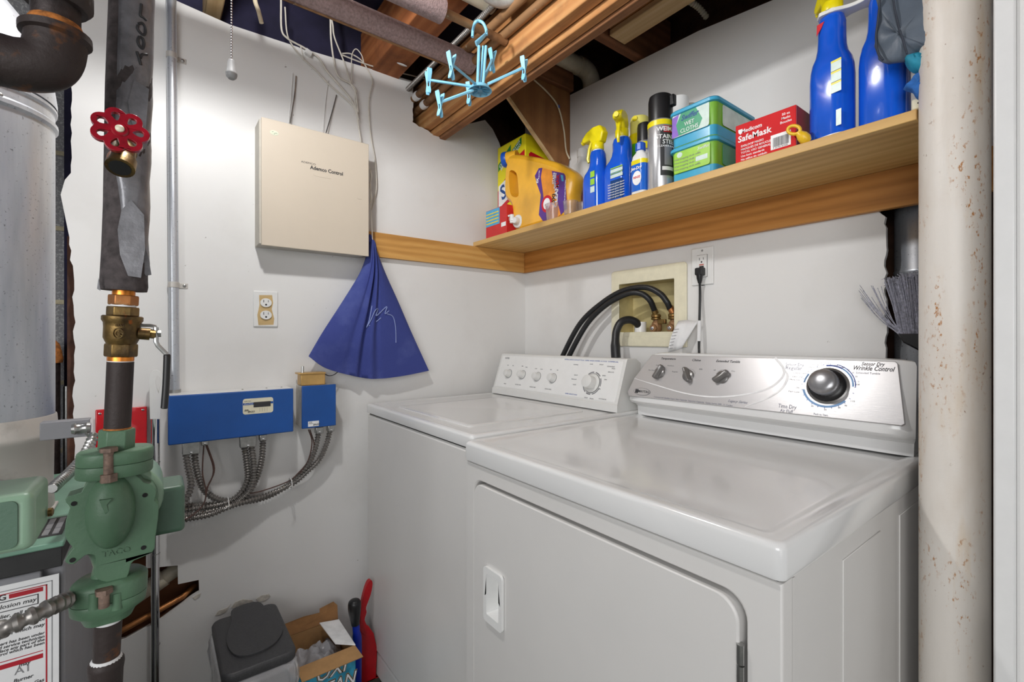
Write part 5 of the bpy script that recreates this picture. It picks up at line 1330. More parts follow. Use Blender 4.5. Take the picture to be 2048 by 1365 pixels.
# red dustpan, upright
dpn = thing('dustpan', 'red plastic dustpan standing upright between the box and the washer', 'dustpan', (0.59, 1.55, 0))
def oz(pts, y): return [(PY(a, b, y).x, PY(a, b, y).z) for a, b in pts]
yy = 1.53
pan = oz([(722, 1246), (738, 1254), (748, 1268), (755, 1300), (752, 1365)], yy) + [(0.61, 0.0), (0.50, 0.0)] + oz([(720, 1365), (720, 1320), (720, 1280)], yy)
MB().prism(pan, 0, 0.012, ML(0, 0, yy + 0.012)).build('pan', 'dust_red', dpn, bev=0.004, seg=3)
hn = oz([(720, 1262), (720, 1240), (724, 1205), (730, 1180), (736, 1165), (742, 1161), (745, 1168), (741, 1190), (732, 1215), (733, 1225), (729, 1240), (734, 1254), (730, 1270)], yy)
MB().prism([(q.x, q.y) for q in spl([(a, b, 0) for a, b in hn], 3, closed=True)][::-1], -0.002, 0.014, ML(0, 0, yy + 0.012)).build('handle', 'dust_red', dpn, bev=0.004, seg=3)
# hand brush
hbp = thing('hand_brush', 'hand brush with black and blue grip standing beside the red dustpan', 'brush', (0.53, 1.47, 0))
yb_ = 1.49
P = [PY(*q, yb_) for q in ((709, 1199), (709, 1206), (709, 1220), (710, 1236), (711, 1250))]
MB().tube(spl(P, 4), [0.006, 0.013, 0.016, 0.018, 0.0195, 0.020, 0.020, 0.020, 0.0195, 0.019, 0.018, 0.017, 0.016, 0.015, 0.014, 0.013, 0.0125], 18).build('grip', 'black_plastic', hbp)
P = [PY(*q, yb_) for q in ((711, 1240), (713, 1265), (715, 1290))] + [Vector((0.515, yb_, 0.05)), Vector((0.515, yb_, 0.0))]
mat('brush_blue', (18, 40, 150), 0.35, var=0.05)
MB().tube(spl(P, 3), [0.0115] * 4 + [0.014] * 9, 14).build('handle', 'brush_blue', hbp)
# ================================================================== RIGHT WALL ITEMS
# steel column
lc_ = thing('steel_column', 'round white-painted steel column with rust stains at the right edge', 'column', (1.066, 0.171, 0))
MB().lathe([(0.0445, 0.0), (0.0445, 2.33)], T3(1.066, 0.171, 0), 72).build('shaft', 'column_paint', lc_)
# washing machine outlet box
hx = thing('hose_outlet_box', 'ivory plastic recessed hose box in the right wall above the washer', 'outlet box', (XR, 0.99, 1.12))
def yz(px, py): q = PX(px, py, XR); return (-q.y, q.z)
Mr = tmat((XR, 0, 0), (0, -1, 0), (0, 0, 1))
oy0, oz0, oy1, oz1 = -1.146, 1.121, -0.839, 1.395
iy0, iz0, iy1, iz1 = -1.111, 1.172, -0.884, 1.345
fm = MB(); frame_ring(fm, rpoly((oy0 + oy1) / 2, (oz0 + oz1) / 2, (oy1 - oy0) / 2, (oz1 - oz0) / 2, 0.012, 6), rpoly((iy0 + iy1) / 2, (iz0 + iz1) / 2, (iy1 - iy0) / 2, (iz1 - iz0) / 2, 0.003, 6), 0.0005, 0.007, Mr)
fm.build('frame', 'ivory', hx, bev=0.002)
rc_ = MB()
rs = [[(x, y, z) for x, y in rpoly((iy0 + iy1) / 2, (iz0 + iz1) / 2, (iy1 - iy0) / 2, (iz1 - iz0) / 2, 0.003, 6)] for z in (0.004, -0.075)]
rc_.rings(rs, 0, Mr, cap0=False, cap1=True)
rc_.build('recess', 'ivory_stain', hx, ang=30)
MB().box((XR - 0.008, 0.838, 1.121), (XR - 0.0005, 1.085, 1.158)).build('lower_lip', 'ivory', hx, bev=0.003)
MB().lathe([(0.021, 1.150), (0.021, 1.208), (0.0185, 1.208), (0.0185, 1.16)], T3(1.372, 1.040, 0), 28, cap1=False).build('standpipe', 'white_plastic', hx)
def wash_valve(y, lb):
    v = thing('shutoff_valve', lb, 'valve', (1.375, y, 1.17), 'brass shutoff valves in the hose box')
    MB().lathe([(0.012, 1.165), (0.013, 1.172), (0.017, 1.178), (0.0175, 1.19), (0.0165, 1.203), (0.012, 1.208), (0.012, 1.213)], T3(1.372, y, 0), 8).build('body', 'copper_dull', v, bev=0.001)
    MB().lathe([(0.014, 1.213), (0.0165, 1.215), (0.0165, 1.219), (0.014, 1.221), (0.0165, 1.223), (0.0165, 1.230), (0.013, 1.233)], T3(1.368, y, 0), 24).build('hose_nut', 'brass', v)
    k = MB().lathe([(0.0135, 0), (0.0135, 0.006), (0.011, 0.009)], tmat((1.356, y, 1.184), (0, -1, 0), (0, 0, 1)), 20).build('bonnet', 'copper_dull', v)
    MB().lathe([(0.0065, 0.009), (0.0065, 0.012), (0.003, 0.014)], tmat((1.356, y, 1.184), (0, -1, 0), (0, 0, 1)), 14).build('screw', 'chrome', k)
    return v
wash_valve(0.972, 'left brass shutoff valve in the hose box, next to the white standpipe')
wash_valve(0.905, 'right brass shutoff valve in the hose box, next to the paper tag')
hd_ = MB(); hd_.box((1.352, 0.925, 1.198), (1.362, 0.955, 1.214)); 
o = hd_.build('valve_lever', 'brass', bev=0.002); tag(o, 'small brass lever between the two shutoff valves', 'lever')
def hose(pts, r, lb, m='black_rubber', n=14):
    P = spl([PX(a, b, x) for a, b, x in pts], 8)
    return P
h1 = hose([(1118, 735, 1.268), (1126, 711, 1.272), (1160, 648, 1.285), (1202, 608, 1.300), (1246, 582, 1.315), (1290, 575, 1.325), (1320, 588, 1.335), (1335, 606, 1.345)], .01, '')
P1 = h1 + [PX(1340, 618, 1.362)]
ho = thing('supply_hose', 'outer black rubber hose arching to the right brass valve', 'hose', h1[0])
MB().tube(P1, 0.0098, 16).build('hose', 'black_rubber', ho)
MB().tube([PX(1339, 614, 1.360), Vector((1.367, 0.905, 1.234))], 0.0105, 16).build('ferrule', 'copper', ho)
h2 = hose([(1131, 735, 1.262), (1139, 711, 1.267), (1173, 650, 1.280), (1210, 612, 1.292), (1252, 589, 1.305), (1280, 587, 1.318), (1299, 600, 1.335), (1309, 621, 1.362)], .01, '')
ho = thing('supply_hose', 'inner black rubber hose arching to the left brass valve', 'hose', h2[0])
MB().tube(h2, 0.0098, 16).build('hose', 'black_rubber', ho)
MB().tube([h2[-1], Vector((1.367, 0.972, 1.234))], 0.0105, 8).build('ferrule', 'brass', ho)
h3 = spl([PX(*q) for q in ((1232, 716, 1.268), (1231, 700, 1.270), (1231, 682, 1.275), (1233, 662, 1.285), (1242, 645, 1.30), (1258, 640, 1.325), (1272, 645, 1.348), (1279, 654, 1.366))], 6)
P3 = h3 + [Vector((1.372, 1.040, 1.19))]
rr = [0.0165 if i < 10 else 0.0135 for i in range(len(P3))]; rr[10:14] = [0.0155, 0.0147, 0.014, 0.0136]
dh = MB().tube(P3, rr, 20).build('drain_hose', 'black_rubber'); tag(dh, 'thick black drain hose hooked over into the white standpipe', 'hose')
# gfci outlet, plug and cord
gf = thing('wall_outlet', 'white ground-fault outlet above the dryer with black plug in it', 'outlet', (XR, 0.786, 1.37))
gcy = -(PX(1385, 530, XR).y + PX(1428, 530, XR).y) / 2; gz = (PX(1406, 494, XR).z + PX(1406, 572, XR).z) / 2
Mg = tmat((XR, 0, 0), (0, -1, 0), (0, 0, 1)) @ T3(gcy, gz, 0)
MB().prism(rect(-0.036, -0.058, 0.036, 0.058), 0, 0.0055, Mg).build('cover_plate', 'plate_white', gf, bev=0.003, seg=3)
ro = MB().prism(rect(-0.0168, -0.034, 0.0168, 0.034), 0.0055, 0.0085, Mg).build('receptacle', 'plate_white', gf, bev=0.001)
MB().prism(rect(-0.0176, -0.0348, 0.0176, 0.0348), 0.0055, 0.0058, Mg).build('receptacle_gap', 'dark_gap', gf, smooth=False)
t_ = MB()
t_.box((-0.0075, 0.018, 0.0085), (-0.0060, 0.026, 0.0088), 0, Mg).box((0.0055, 0.019, 0.0085), (0.0070, 0.026, 0.0088), 0, Mg).prism([(0.0026 * cos(t), 0.0125 + 0.0026 * sin(t)) for t in [2 * pi * i / 12 for i in range(12)]], 0.0085, 0.0088, Mg)
t_.build('slot', 'dark_gap', ro, smooth=False)
MB().box((-0.0075, 0.0015, 0.0085), (0.0075, 0.0065, 0.0095), 0, Mg).build('reset_button', mat('pink_red', (196, 120, 112), 0.5), ro, bev=0.0005)
MB().box((-0.0075, -0.0050, 0.0085), (0.0075, 0.0, 0.0092), 0, Mg).build('test_button', 'dark_gap', ro, bev=0.0005)
MB().lathe([(0.0035, 0), (0.003, 0.001)], Mg @ T3(0, 0.048, 0.0055), 12).build('screw', 'steel', gf)
pg_ = thing('power_cord', 'black plug and cord running down from the outlet behind the dryer', 'cord', (1.33, 0.79, 1.1))
Mq = Mg @ T3(0, -0.018, 0.0085)
MB().rbox([(0.0125, 0.0125, 0.004, 0.0), (0.0125, 0.0125, 0.004, 0.012), (0.011, 0.011, 0.004, 0.020)], Mq, 5).rbox([(0.009, 0.008, 0.003, -0.012, 0, 0.012), (0.0075, 0.007, 0.003, -0.028, 0, 0.012), (0.005, 0.005, 0.003, -0.042, 0, 0.010)], Mq @ Matrix.Rotation(radians(-90), 4, 'X') @ Matrix.Scale(1, 4), 5).build('plug', 'black_plastic', pg_, bev=0.001)
pc0 = Mq @ Vector((0, -0.010, 0.012))
MB().tube([Mq @ Vector((0, -0.006, 0.012)), Mq @ Vector((0, -0.022, 0.011)), Mq @ Vector((0, -0.036, 0.010))], [0.0098, 0.0085, 0.0050], 12).build('strain_relief', 'black_plastic', pg_)
cds = spl([Mq @ Vector((0, -0.03, 0.010)), PX(1400, 590, 1.335), PX(1399, 640, 1.325), PX(1398, 690, 1.318), PX(1397, 716, 1.312), Vector((1.312, 0.80, 1.02))], 6)
MB().tube(cds, 0.0052, 12, flat=0.7).build('cord', 'black_rubber', pg_)
MB().tube([PX(1399, 642, 1.3245), PX(1398, 683, 1.3185)], 0.0062, 12).build('cord_label', 'paper', pg_)
# paper care tag curling out
tgm = MB(); vs = []
A = [PX(*q) for q in ((1357, 642, 1.325), (1376, 640, 1.33), (1396, 643, 1.322))]; Bq = [PX(*q) for q in ((1336, 706, 1.28), (1350, 702, 1.30), (1363, 698, 1.31))]
n = 10
for i in range(n + 1):
    u = i / n; a = (A[0].lerp(A[1], min(1, u * 2)) if u < .5 else A[1].lerp(A[2], u * 2 - 1)); b = (Bq[0].lerp(Bq[1], min(1, u * 2)) if u < .5 else Bq[1].lerp(Bq[2], u * 2 - 1))
    for j in range(7):
        v = j / 6; p = a.lerp(b, v); vs.append(p + Vector((-0.012 * sin(pi * v) * (1 - u), 0, 0)))
tgm.add(vs, [(i * 7 + j, i * 7 + j + 1, (i + 1) * 7 + j + 1, (i + 1) * 7 + j) for i in range(n) for j in range(6)])
o = tgm.build('paper_tag', 'paper'); so = o.modifiers.new('s', 'SOLIDIFY'); so.thickness = 0.0006
tag(o, 'curled white paper tag with printed lines on the dryer cord', 'tag')
ln = MB()
for k in range(7):
    v = 0.28 + k * 0.1
    p0 = A[0].lerp(Bq[0], v) + Vector((-0.012 * sin(pi * v) - 0.0012, -0.002, 0)); p1 = A[0].lerp(A[1], .55).lerp(Bq[0].lerp(Bq[1], .55), v) + Vector((-0.012 * sin(pi * v) * 0.72 - 0.0012, 0, 0))
    ln.tube([p0, p1], 0.0006, 4)
ln.build('print_lines', 'ink', o)
# dryer vent duct in the torn opening
vd = thing('vent_duct', 'galvanised round vent duct inside the torn wall opening at the right', 'duct', (1.427, 0.283, 0.4))
MB().lathe([(0.051, 0.3), (0.051, 1.30), (0.0525, 1.302), (0.0525, 1.308), (0.051, 1.31), (0.051, 2.3)], T3(1.427, 0.283, 0), 40, cap0=False, cap1=False).build('pipe', 'galvanised', vd)
# broom upside down behind the dryer
br = thing('broom', 'upturned broom with grey bristles and black head behind the column', 'broom', (1.314, 0.255, 0))
bm = MB().prism([(-0.300, 1.160), (-0.235, 1.160), (-0.215, 1.130), (-0.235, 1.118), (-0.262, 1.122), (-0.290, 1.140)], -0.012, 0.012, tmat((1.312, 0, 0), (0, -1, 0), (0, 0, 1)))
bm.build('head', 'black_plastic', br, bev=0.003)
MB().tube([(1.312, 0.235, 1.125), (1.312, 0.232, 0.0)], 0.011, 12).build('pole', 'black_plastic', br)
MB().tube([(1.312, 0.2345, 1.105), (1.312, 0.234, 1.06)], 0.0145, 12).build('pole_label', 'label_red', br)
mat('bristle', (172, 172, 184), 0.4, var=0.2, vscale=200)
bs_ = MB(); rnd = random.Random(21)
for i in range(330):
    y0 = 0.240 + 0.058 * rnd.random(); x0 = 1.306 + 0.012 * rnd.random()
    ty = y0 + (y0 - 0.262) * 0.35 + rnd.uniform(-0.006, 0.008) + 0.008; tz = 1.285 + rnd.uniform(-0.012, 0.012) - 0.3 * abs(y0 - 0.262); txx = x0 + rnd.uniform(-0.008, 0.008)
    if tz > 1.44: tz = 1.44
    bs_.tube([(x0, y0, 1.158), (x0 * .5 + txx * .5, (y0 + ty) / 2 + rnd.uniform(-.002, .002), 1.222), (txx, ty, tz), (txx + rnd.uniform(-.004, .004), ty + rnd.uniform(-.004, .005), tz + rnd.uniform(-0.003, 0.005))], 0.00085, 3, caps=False)
for i in range(16):
    y0 = 0.288 + 0.012 * rnd.random(); q = PX(1716 + rnd.uniform(0, 48), 604 - rnd.uniform(0, 34), 1.300)
    m = Vector((1.306, y0, 1.158)).lerp(q, 0.55) + Vector((0, 0.0, -0.010))
    bs_.tube(spl([(1.306, y0, 1.158), m, q], 4), 0.0008, 3, caps=False)
b_ = bs_.build('bristles', 'bristle', br); b_['kind'] = 'stuff'

# ================================================================== SHELF ITEMS
SZ = 1.5546
def shelfthing(name, label, cat, x, y, group=None): return thing(name, label, cat, (x, y, SZ), group)
mat('orange_jug', (246, 184, 52), 0.28, var=0.02, coat=0.3)
mat('purple', (88, 50, 140), 0.35, var=0.05); mat('orange_label', (236, 150, 50), 0.35, var=0.06)
mat('cap_blue', (30, 86, 190), 0.35, var=0.03)
mat('spray_blue', (24, 92, 214), 0.16, var=0.05, vscale=8, coat=0.5)
mat('spray_blue2', (30, 104, 208), 0.2, var=0.08, vscale=10, coat=0.3)
mat('spray_teal', (14, 62, 120), 0.2, var=0.1, vscale=10, coat=0.3)
mat('yellow', (238, 220, 20), 0.32, var=0.03)
mat('lime', (156, 208, 60), 0.35, var=0.04); mat('leaf_green', (86, 196, 50), 0.32, var=0.04)
mat('sos_yellow', (240, 226, 30), 0.45, var=0.02); mat('sos_red', (204, 22, 40), 0.45); mat('sos_blue', (14, 70, 140), 0.45); mat('sos_green', (30, 130, 60), 0.45)
mat('box_red', (205, 44, 44), 0.5, var=0.03); mat('box_blue', (84, 170, 214), 0.5)
mat('silver_can', (196, 196, 198), 0.25, metal=0.6, var=0.03)
mat('tub_green', (128, 186, 62), 0.35, var=0.03); mat('tub_blue', (66, 168, 206), 0.3, var=0.03); mat('tub_white', (208, 226, 218), 0.3, var=0.06, vscale=30)
mat('tub_teal', (70, 160, 120), 0.3, var=0.06); mat('tub_purple', (138, 100, 196), 0.35, var=0.05)
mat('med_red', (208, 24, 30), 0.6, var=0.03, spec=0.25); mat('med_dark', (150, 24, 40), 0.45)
mat('pink', (232, 170, 205), 0.4, var=0.15, vscale=90)
# small red and blue carton
XS = 1.078
ya = PX(972, 470, XS).y; yb2 = PX(1013, 470, XS).y; zt_ = PX(1013, 408, XS).z
cb_ = shelfthing('small_carton', 'small red, blue and yellow carton at the left end of the shelf', 'carton', 1.11, (ya + yb2) / 2)
o = MB().box((XS, yb2, SZ), (XS + 0.07, ya, zt_)).build('carton_body', 'box_red', cb_, bev=0.001)
Mc = tmat((XS, 0, 0), (0, -1, 0), (0, 0, 1))
H_ = zt_ - SZ
MB().prism(rect(-ya + 0.002, SZ + H_ * 0.42, -yb2 - 0.045, zt_ - 0.002), 0.0002, 0.0008, Mc).build('blue_panel', 'box_blue', cb_, smooth=False)
mat('carton_yellow', (240, 210, 60), 0.5)
t_ = MB()
for k in range(4): t_.prism(rect(-ya + 0.004, SZ + H_ * (0.50 + k * 0.11), -yb2 - 0.052, SZ + H_ * (0.54 + k * 0.11)), 0.0008, 0.0012, Mc)
t_.build('print', 'carton_yellow', cb_, smooth=False)
MB().prism(rect(-yb2 - 0.034, SZ + H_ * 0.28, -yb2 - 0.004, SZ + H_ * 0.42), 0.0002, 0.0008, Mc).build('white_print', 'ink_white', cb_, smooth=False)
t_ = MB(); text_mb(t_, 'Bounce', 0.016, tmat((XS + 0.035, yb2 - 0.0004, SZ + H_ * 0.5), (1, 0, 0), (0, 0, 1))); t_.build('lettering', 'ink_white', cb_)
# tall detergent carton
so_ = shelfthing('detergent_carton', 'tall bright yellow detergent carton behind the orange jug', 'carton', 1.23, 1.54)
sx0, sx1, sy0, sy1, szt = 1.171, 1.305, 1.442, 1.632, 1.968
MB().box((sx0, sy0, SZ), (sx1, sy1, szt)).build('carton_body', 'sos_yellow', so_, bev=0.004)
quad(MB(), [(sx0 + 0.002, sy0 + 0.002, szt), (sx0 + 0.002, sy1 - 0.002, szt), (sx1 - 0.03, sy1 - 0.02, szt + 0.012), (sx1 - 0.03, sy0 + 0.02, szt + 0.012)]).build('top_flap', 'sos_yellow', so_, smooth=False)
def sosface(M, wd, tagp):
    r_ = MB().prism([(-wd * .5 + .004, -0.10), (wd * .5 - .004, -0.035), (wd * .5 - .004, 0.115), (wd * .5 - 0.05, 0.10), (-wd * .5 + .004, -0.01)], 0.0002, 0.0008, M).build('red_burst', 'sos_red', so_, smooth=False)
    MB().prism([(-wd * .5 + .010, -0.085), (wd * .5 - .008, -0.015), (wd * .5 - .008, 0.070), (-wd * .5 + .010, 0.010)], 0.0008, 0.0014, M).build('white_burst', 'ink_white', so_, smooth=False)
    t_ = MB(); text_mb(t_, 'SOS', 0.088, M @ T3(0, -0.008, 0.0014) @ Matrix.Rotation(radians(18), 4, 'Z'), bold=0.02, sx=0.95); t_.build('lettering', 'sos_blue', so_)
Ms1 = tmat((sx0, (sy0 + sy1) / 2, 1.79), (0, -1, 0), (0, 0, 1))
sosface(Ms1, 0.19, 1)
g_ = MB().prism([(-0.088, 0.085), (0.0, 0.145), (0.0, 0.175), (-0.088, 0.115)], 0.0003, 0.0009, Ms1 @ T3(0, -0.012, 0)).prism([(0.005, 0.10), (0.075, 0.15), (0.075, 0.18), (0.005, 0.14)], 0.0003, 0.0009, Ms1 @ T3(-0.004, -0.008, 0)).build('green_band', 'sos_green', so_, smooth=False)
t_ = MB(); Rg = Matrix.Rotation(radians(33), 4, 'Z')
text_mb(t_, 'CLEANS', 0.019, Ms1 @ T3(-0.050, 0.109, 0.0009) @ Rg, bold=0.02); text_mb(t_, 'FASTER', 0.019, Ms1 @ T3(-0.042, 0.094, 0.0009) @ Rg, bold=0.02)
text_mb(t_, 'SIMPLE MAIS', 0.013, Ms1 @ T3(0.031, 0.140, 0.0009) @ Rg, bold=0.02); text_mb(t_, 'RAPIDO', 0.017, Ms1 @ T3(0.040, 0.127, 0.0009) @ Rg, bold=0.02)
t_.build('lettering', 'ink_white', so_)
Ms2 = tmat(((sx0 + sx1) / 2 + 0.006, sy0, 1.845), (1, 0, 0), (0, 0, 1))
MB().prism([(-0.055, 0.045), (-0.045, 0.055), (0.055, 0.04), (0.055, -0.055), (-0.055, -0.035)], 0.0002, 0.0008, Ms2).build('red_burst', 'sos_red', so_, smooth=False)
MB().prism([(-0.055, 0.028), (0.055, 0.018), (0.055, -0.032), (-0.055, -0.02)], 0.0008, 0.0014, Ms2).build('white_burst', 'ink_white', so_, smooth=False)
t_ = MB(); text_mb(t_, 'SOS', 0.052, Ms2 @ T3(0, 0.0, 0.0014), bold=0.02); t_.build('lettering', 'sos_blue', so_)
# orange laundry jug with tap
JX = 1.105
jg = shelfthing('detergent_jug', 'large orange laundry detergent jug with blue cap and white tap', 'jug', 1.15, 1.28)
def yzx(pts, x): return [(-PX(a, b, x).y, PX(a, b, x).z) for a, b in pts]
jo = [(1020, 309), (1057, 311), (1105, 322), (1131, 335), (1144, 346), (1146, 363), (1142, 387), (1143, 420), (1140, 436), (1110, 446), (1060, 459), (1040, 464), (1029, 460), (1025, 440), (1022, 412), (1012, 399), (1008, 385), (1009, 345), (1012, 330)]
jo2 = spl([(x, y, 0) for x, y in yzx(jo, JX)], 3, closed=True)
zb0 = SZ + 0.0006
jpoly = [(q.x, max(q.y, zb0)) for q in jo2]
jh = yzx([(1021, 344), (1035, 347), (1039, 375), (1039, 393), (1028, 394), (1022, 382)], JX)
Mj = tmat((JX, 0, 0), (0, -1, 0), (0, 0, 1))
ar_ = sum(jpoly[i][0] * jpoly[(i + 1) % len(jpoly)][1] - jpoly[(i + 1) % len(jpoly)][0] * jpoly[i][1] for i in range(len(jpoly)))
if ar_ < 0: jpoly = jpoly[::-1]
jb = MB().prism(jpoly, -0.115, 0.0, Mj, 0, holes=[jh])
# pillow the jug: rounded broad faces through stacked inset outlines
jb = MB(); rs = []
cxj = sum(q[0] for q in jpoly) / len(jpoly); czj = sum(q[1] for q in jpoly) / len(jpoly)
def inset(poly, d):
    n = len(poly); out = []
    for i in range(n):
        a = Vector((*poly[(i - 1) % n], 0)); c = Vector((*poly[(i + 1) % n], 0)); t = (c - a).normalized(); nn = Vector((-t.y, t.x, 0))
        p = Vector((*poly[i], 0)) + nn * d; out.append((p.x, p.y))
    return out
lay = [(0.018, -0.006), (0.008, 0.0), (0.0025, 0.006), (0.0, 0.016), (0.0, 0.042), (0.0025, 0.052), (0.008, 0.058), (0.018, 0.064)]
outer_ = [[(x, y, -z - 0.0) for x, y in inset(jpoly, d)] for d, z in lay]
hl_ = [(h[0], h[1]) for h in jh]
nO = len(jpoly)
# build side rings and then fill the two broad faces with a hole
jb.rings(outer_, 0, Mj, cap0=False, cap1=False)
hp2 = [(q.x, q.y) for q in spl([(a, b, 0) for a, b in hl_], 3, closed=True)]
for zz, flip in ((outer_[0][0][2], False), (outer_[-1][0][2], True)):
    o2p = [(q[0], q[1]) for q in (outer_[0] if not flip else outer_[-1])]
    tr_ = tessellate_polygon([[Vector((*q, 0)) for q in o2p], [Vector((*q, 0)) for q in hp2]])
    fl2 = o2p + hp2; ff = []
    for t in tr_:
        a, b, c = (Vector((*fl2[i], 0)) for i in t); up = (b - a).cross(c - a).z > 0
        ff.append(t if up != flip else t[::-1])
    jb.add([(q[0], q[1], zz) for q in fl2], ff, 0, Mj)
jb.rings([[(x, y, outer_[0][0][2]) for x, y in hp2], [(x, y, outer_[-1][0][2]) for x, y in hp2]], 0, Mj, cap0=False, cap1=False)
jbo = jb.build('jug_body', 'orange_jug', jg, ang=50)
c0_ = Vector((JX + 0.045, PX(1022, 322, JX).y, PX(1018, 324, JX).z))
capa = PX(1014, 319, 1.115); dirc = Vector((-0.45, 0.85, -0.05)).normalized()
capa = PX(1010, 320, 1.112)
MB().tube([capa - dirc * 0.055, capa - dirc * 0.012], 0.027, 24).build('spout_neck', 'orange_jug', jg)
cpm = MB(); fr_ = tmat(capa - dirc * 0.013, dirc.orthogonal(), dirc.cross(dirc.orthogonal()))
cpm.lathe([(0.029, 0), (0.030, 0.004), (0.030, 0.016), (0.028, 0.020), (0.0001, 0.021)], fr_ if (fr_.to_3x3() @ Vector((0, 0, 1))).dot(dirc) > 0 else fr_ @ Matrix.Rotation(pi, 4, 'X'), 28)
cpm.build('cap', 'cap_blue', jg)
tp_ = PX(1036, 443, 1.098)
Mt = tmat(tp_, (0.25, -1, 0), (0, 0, 1))
tpp = MB().lathe([(0.026, -0.006), (0.026, 0.0), (0.023, 0.004), (0.014, 0.005), (0.013, 0.020), (0.010, 0.024)], Mt, 28).build('tap', 'white_plastic', jg)
tq = PX(1024, 436, 1.078)
MB().tube([PX(1034, 440, 1.088), PX(1023, 440, 1.074)], 0.0075, 14).tube([tq + Vector((0, 0, 0.012)), tq + Vector((0, 0, -0.020))], 0.0085, 14).tube([tq + Vector((0.004, 0, 0.011)), tq + Vector((-0.004, 0.018, 0.010))], 0.004, 8).build('tap_spout', 'white_plastic', tpp)
# label
lj = yzx([(1078, 337), (1085, 336), (1128, 347), (1131, 352), (1134, 400), (1133, 418), (1110, 440), (1086, 442), (1078, 430), (1082, 390), (1075, 370), (1070, 352)], JX - 0.0065)
Mjl = tmat((JX - 0.0062, 0, 0), (0, -1, 0), (0, 0, 1))
lbo = MB().prism(lj[::-1] if sum(lj[i][0] * lj[(i + 1) % len(lj)][1] - lj[(i + 1) % len(lj)][0] * lj[i][1] for i in range(len(lj))) < 0 else lj, 0, 0.0008, Mjl).build('label', 'orange_label', jg, smooth=False)
def lp_(pts, m, name, o=0.0008, par=None, th=0.0006):
    P = yzx(pts, JX - 0.0065)
    if sum(P[i][0] * P[(i + 1) % len(P)][1] - P[(i + 1) % len(P)][0] * P[i][1] for i in range(len(P))) < 0: P = P[::-1]
    return MB().prism(P, o, o + th, Mjl).build(name, m, par or lbo, smooth=False)
lp_([(1078, 337), (1085, 336), (1082, 355), (1086, 385), (1089, 410), (1096, 441), (1086, 442), (1078, 430), (1082, 390), (1075, 370), (1070, 352)], 'purple', 'label_stripe')
lp_([(1104, 342), (1128, 347), (1131, 352), (1134, 418), (1122, 430), (1112, 390)], 'purple', 'label_panel')
lp_([(1122, 350), (1127, 351), (1128, 363), (1124, 363)], 'box_blue', 'label_patch', 0.0016)
ax_, ay_ = yzx([(1094, 408)], JX - 0.0065)[0]
MB().prism([(ax_ + x, ay_ + y) for x, y in ell(0.028, 0.030)], 0.0010, 0.0016, Mjl).build('seal', 'sos_red', lbo, smooth=False)
MB().prism([(ax_ + x, ay_ + y) for x, y in ell(0.018, 0.020)], 0.0016, 0.0022, Mjl).build('seal_centre', 'ink_white', lbo, smooth=False)
def jt(s, px, py, size, rot, mats_, **k):
    x, y = yzx([(px, py)], JX - 0.0065)[0]
    t_ = MB(); text_mb(t_, s, size, Mjl @ T3(x, y, 0.0018) @ Matrix.Rotation(radians(rot), 4, 'Z'), **k); t_.build('label_lettering', mats_, lbo)
jt('OXI', 1108, 399, 0.022, 84, 'ink', bold=0.03); jt('CLEAN', 1113, 393, 0.024, 84, 'ink_white', bold=0.03); jt('MAX', 1116, 363, 0.020, 84, 'sos_red', bold=0.04)
jt('5X', 1075.5, 362, 0.014, 84, 'ink_white', bold=0.04); jt('FIGHTER', 1079, 350, 0.008, 84, 'ink_white')
jt('STAIN', 1108, 357, 0.014, 84, 'ink_white', bold=0.02); jt('FIGHTERS', 1111, 362, 0.012, 84, 'ink_white', bold=0.02); jt('WITH STAIN FIGHTERS', 1131, 385, 0.008, 86, 'ink_white')
# white bleach jug
wbx, wby = 1.245, PX(1165, 360, 1.245).y
wj = shelfthing('bleach_bottle', 'white plastic bottle with pink flowered label behind the blue sprays', 'bottle', wbx, wby)
MB().rbox([(0.040, 0.082, 0.03, SZ), (0.044, 0.086, 0.034, SZ + 0.01), (0.044, 0.086, 0.034, SZ + 0.12), (0.042, 0.080, 0.034, SZ + 0.15), (0.036, 0.066, 0.03, SZ + 0.19), (0.028, 0.044, 0.022, SZ + 0.225), (0.018, 0.020, 0.016, SZ + 0.240), (0.017, 0.017, 0.016, SZ + 0.258)], T3(wbx, wby, 0), 7).build('bottle_body', 'white_plastic', wj, ang=60)
MB().rbox([(0.0446, 0.0866, 0.0346, SZ + 0.02), (0.0446, 0.0866, 0.0346, SZ + 0.105)], T3(wbx, wby, 0), 7, cap0=False, cap1=False).build('label', 'pink', wj)
MB().tube(spl([(wbx - 0.02, wby + 0.052, SZ + 0.14), (wbx - 0.028, wby + 0.066, SZ + 0.17), (wbx - 0.024, wby + 0.05, SZ + 0.205), (wbx - 0.010, wby + 0.022, SZ + 0.225)], 5), 0.010, 12).build('handle', 'white_plastic', wj)
MB().lathe([(0.019, SZ + 0.258), (0.02, SZ + 0.262), (0.02, SZ + 0.285), (0.018, SZ + 0.288)], T3(wbx, wby, 0), 24).build('cap', 'white_plastic', wj)
# clear cups
def cup(px, x, r, h, lb):
    y = PX(px, 430, x).y
    c = MB().lathe([(r * 0.82, 0), (r * 0.83, 0.001), (r, h), (r + 0.0015, h), (r + 0.0015, h + 0.002), (r - 0.001, h + 0.002), (r * 0.80, 0.003), (0.0001, 0.003)], T3(x, y, SZ), 32, cap1=False).build('plastic_cup', 'clear_plastic')
    tag(recenter(c), lb, 'cup', 'clear measuring cups on the shelf')
cup(1107, 1.100, 0.0285, 0.058, 'frosted clear plastic cup at the shelf edge in front of the orange jug')
cup(1141, 1.108, 0.0245, 0.052, 'clear ridged plastic cup between the frosted cup and the pink label')
cup(1166, 1.150, 0.0235, 0.050, 'clear plastic cup half hidden behind the front blue spray bottle')

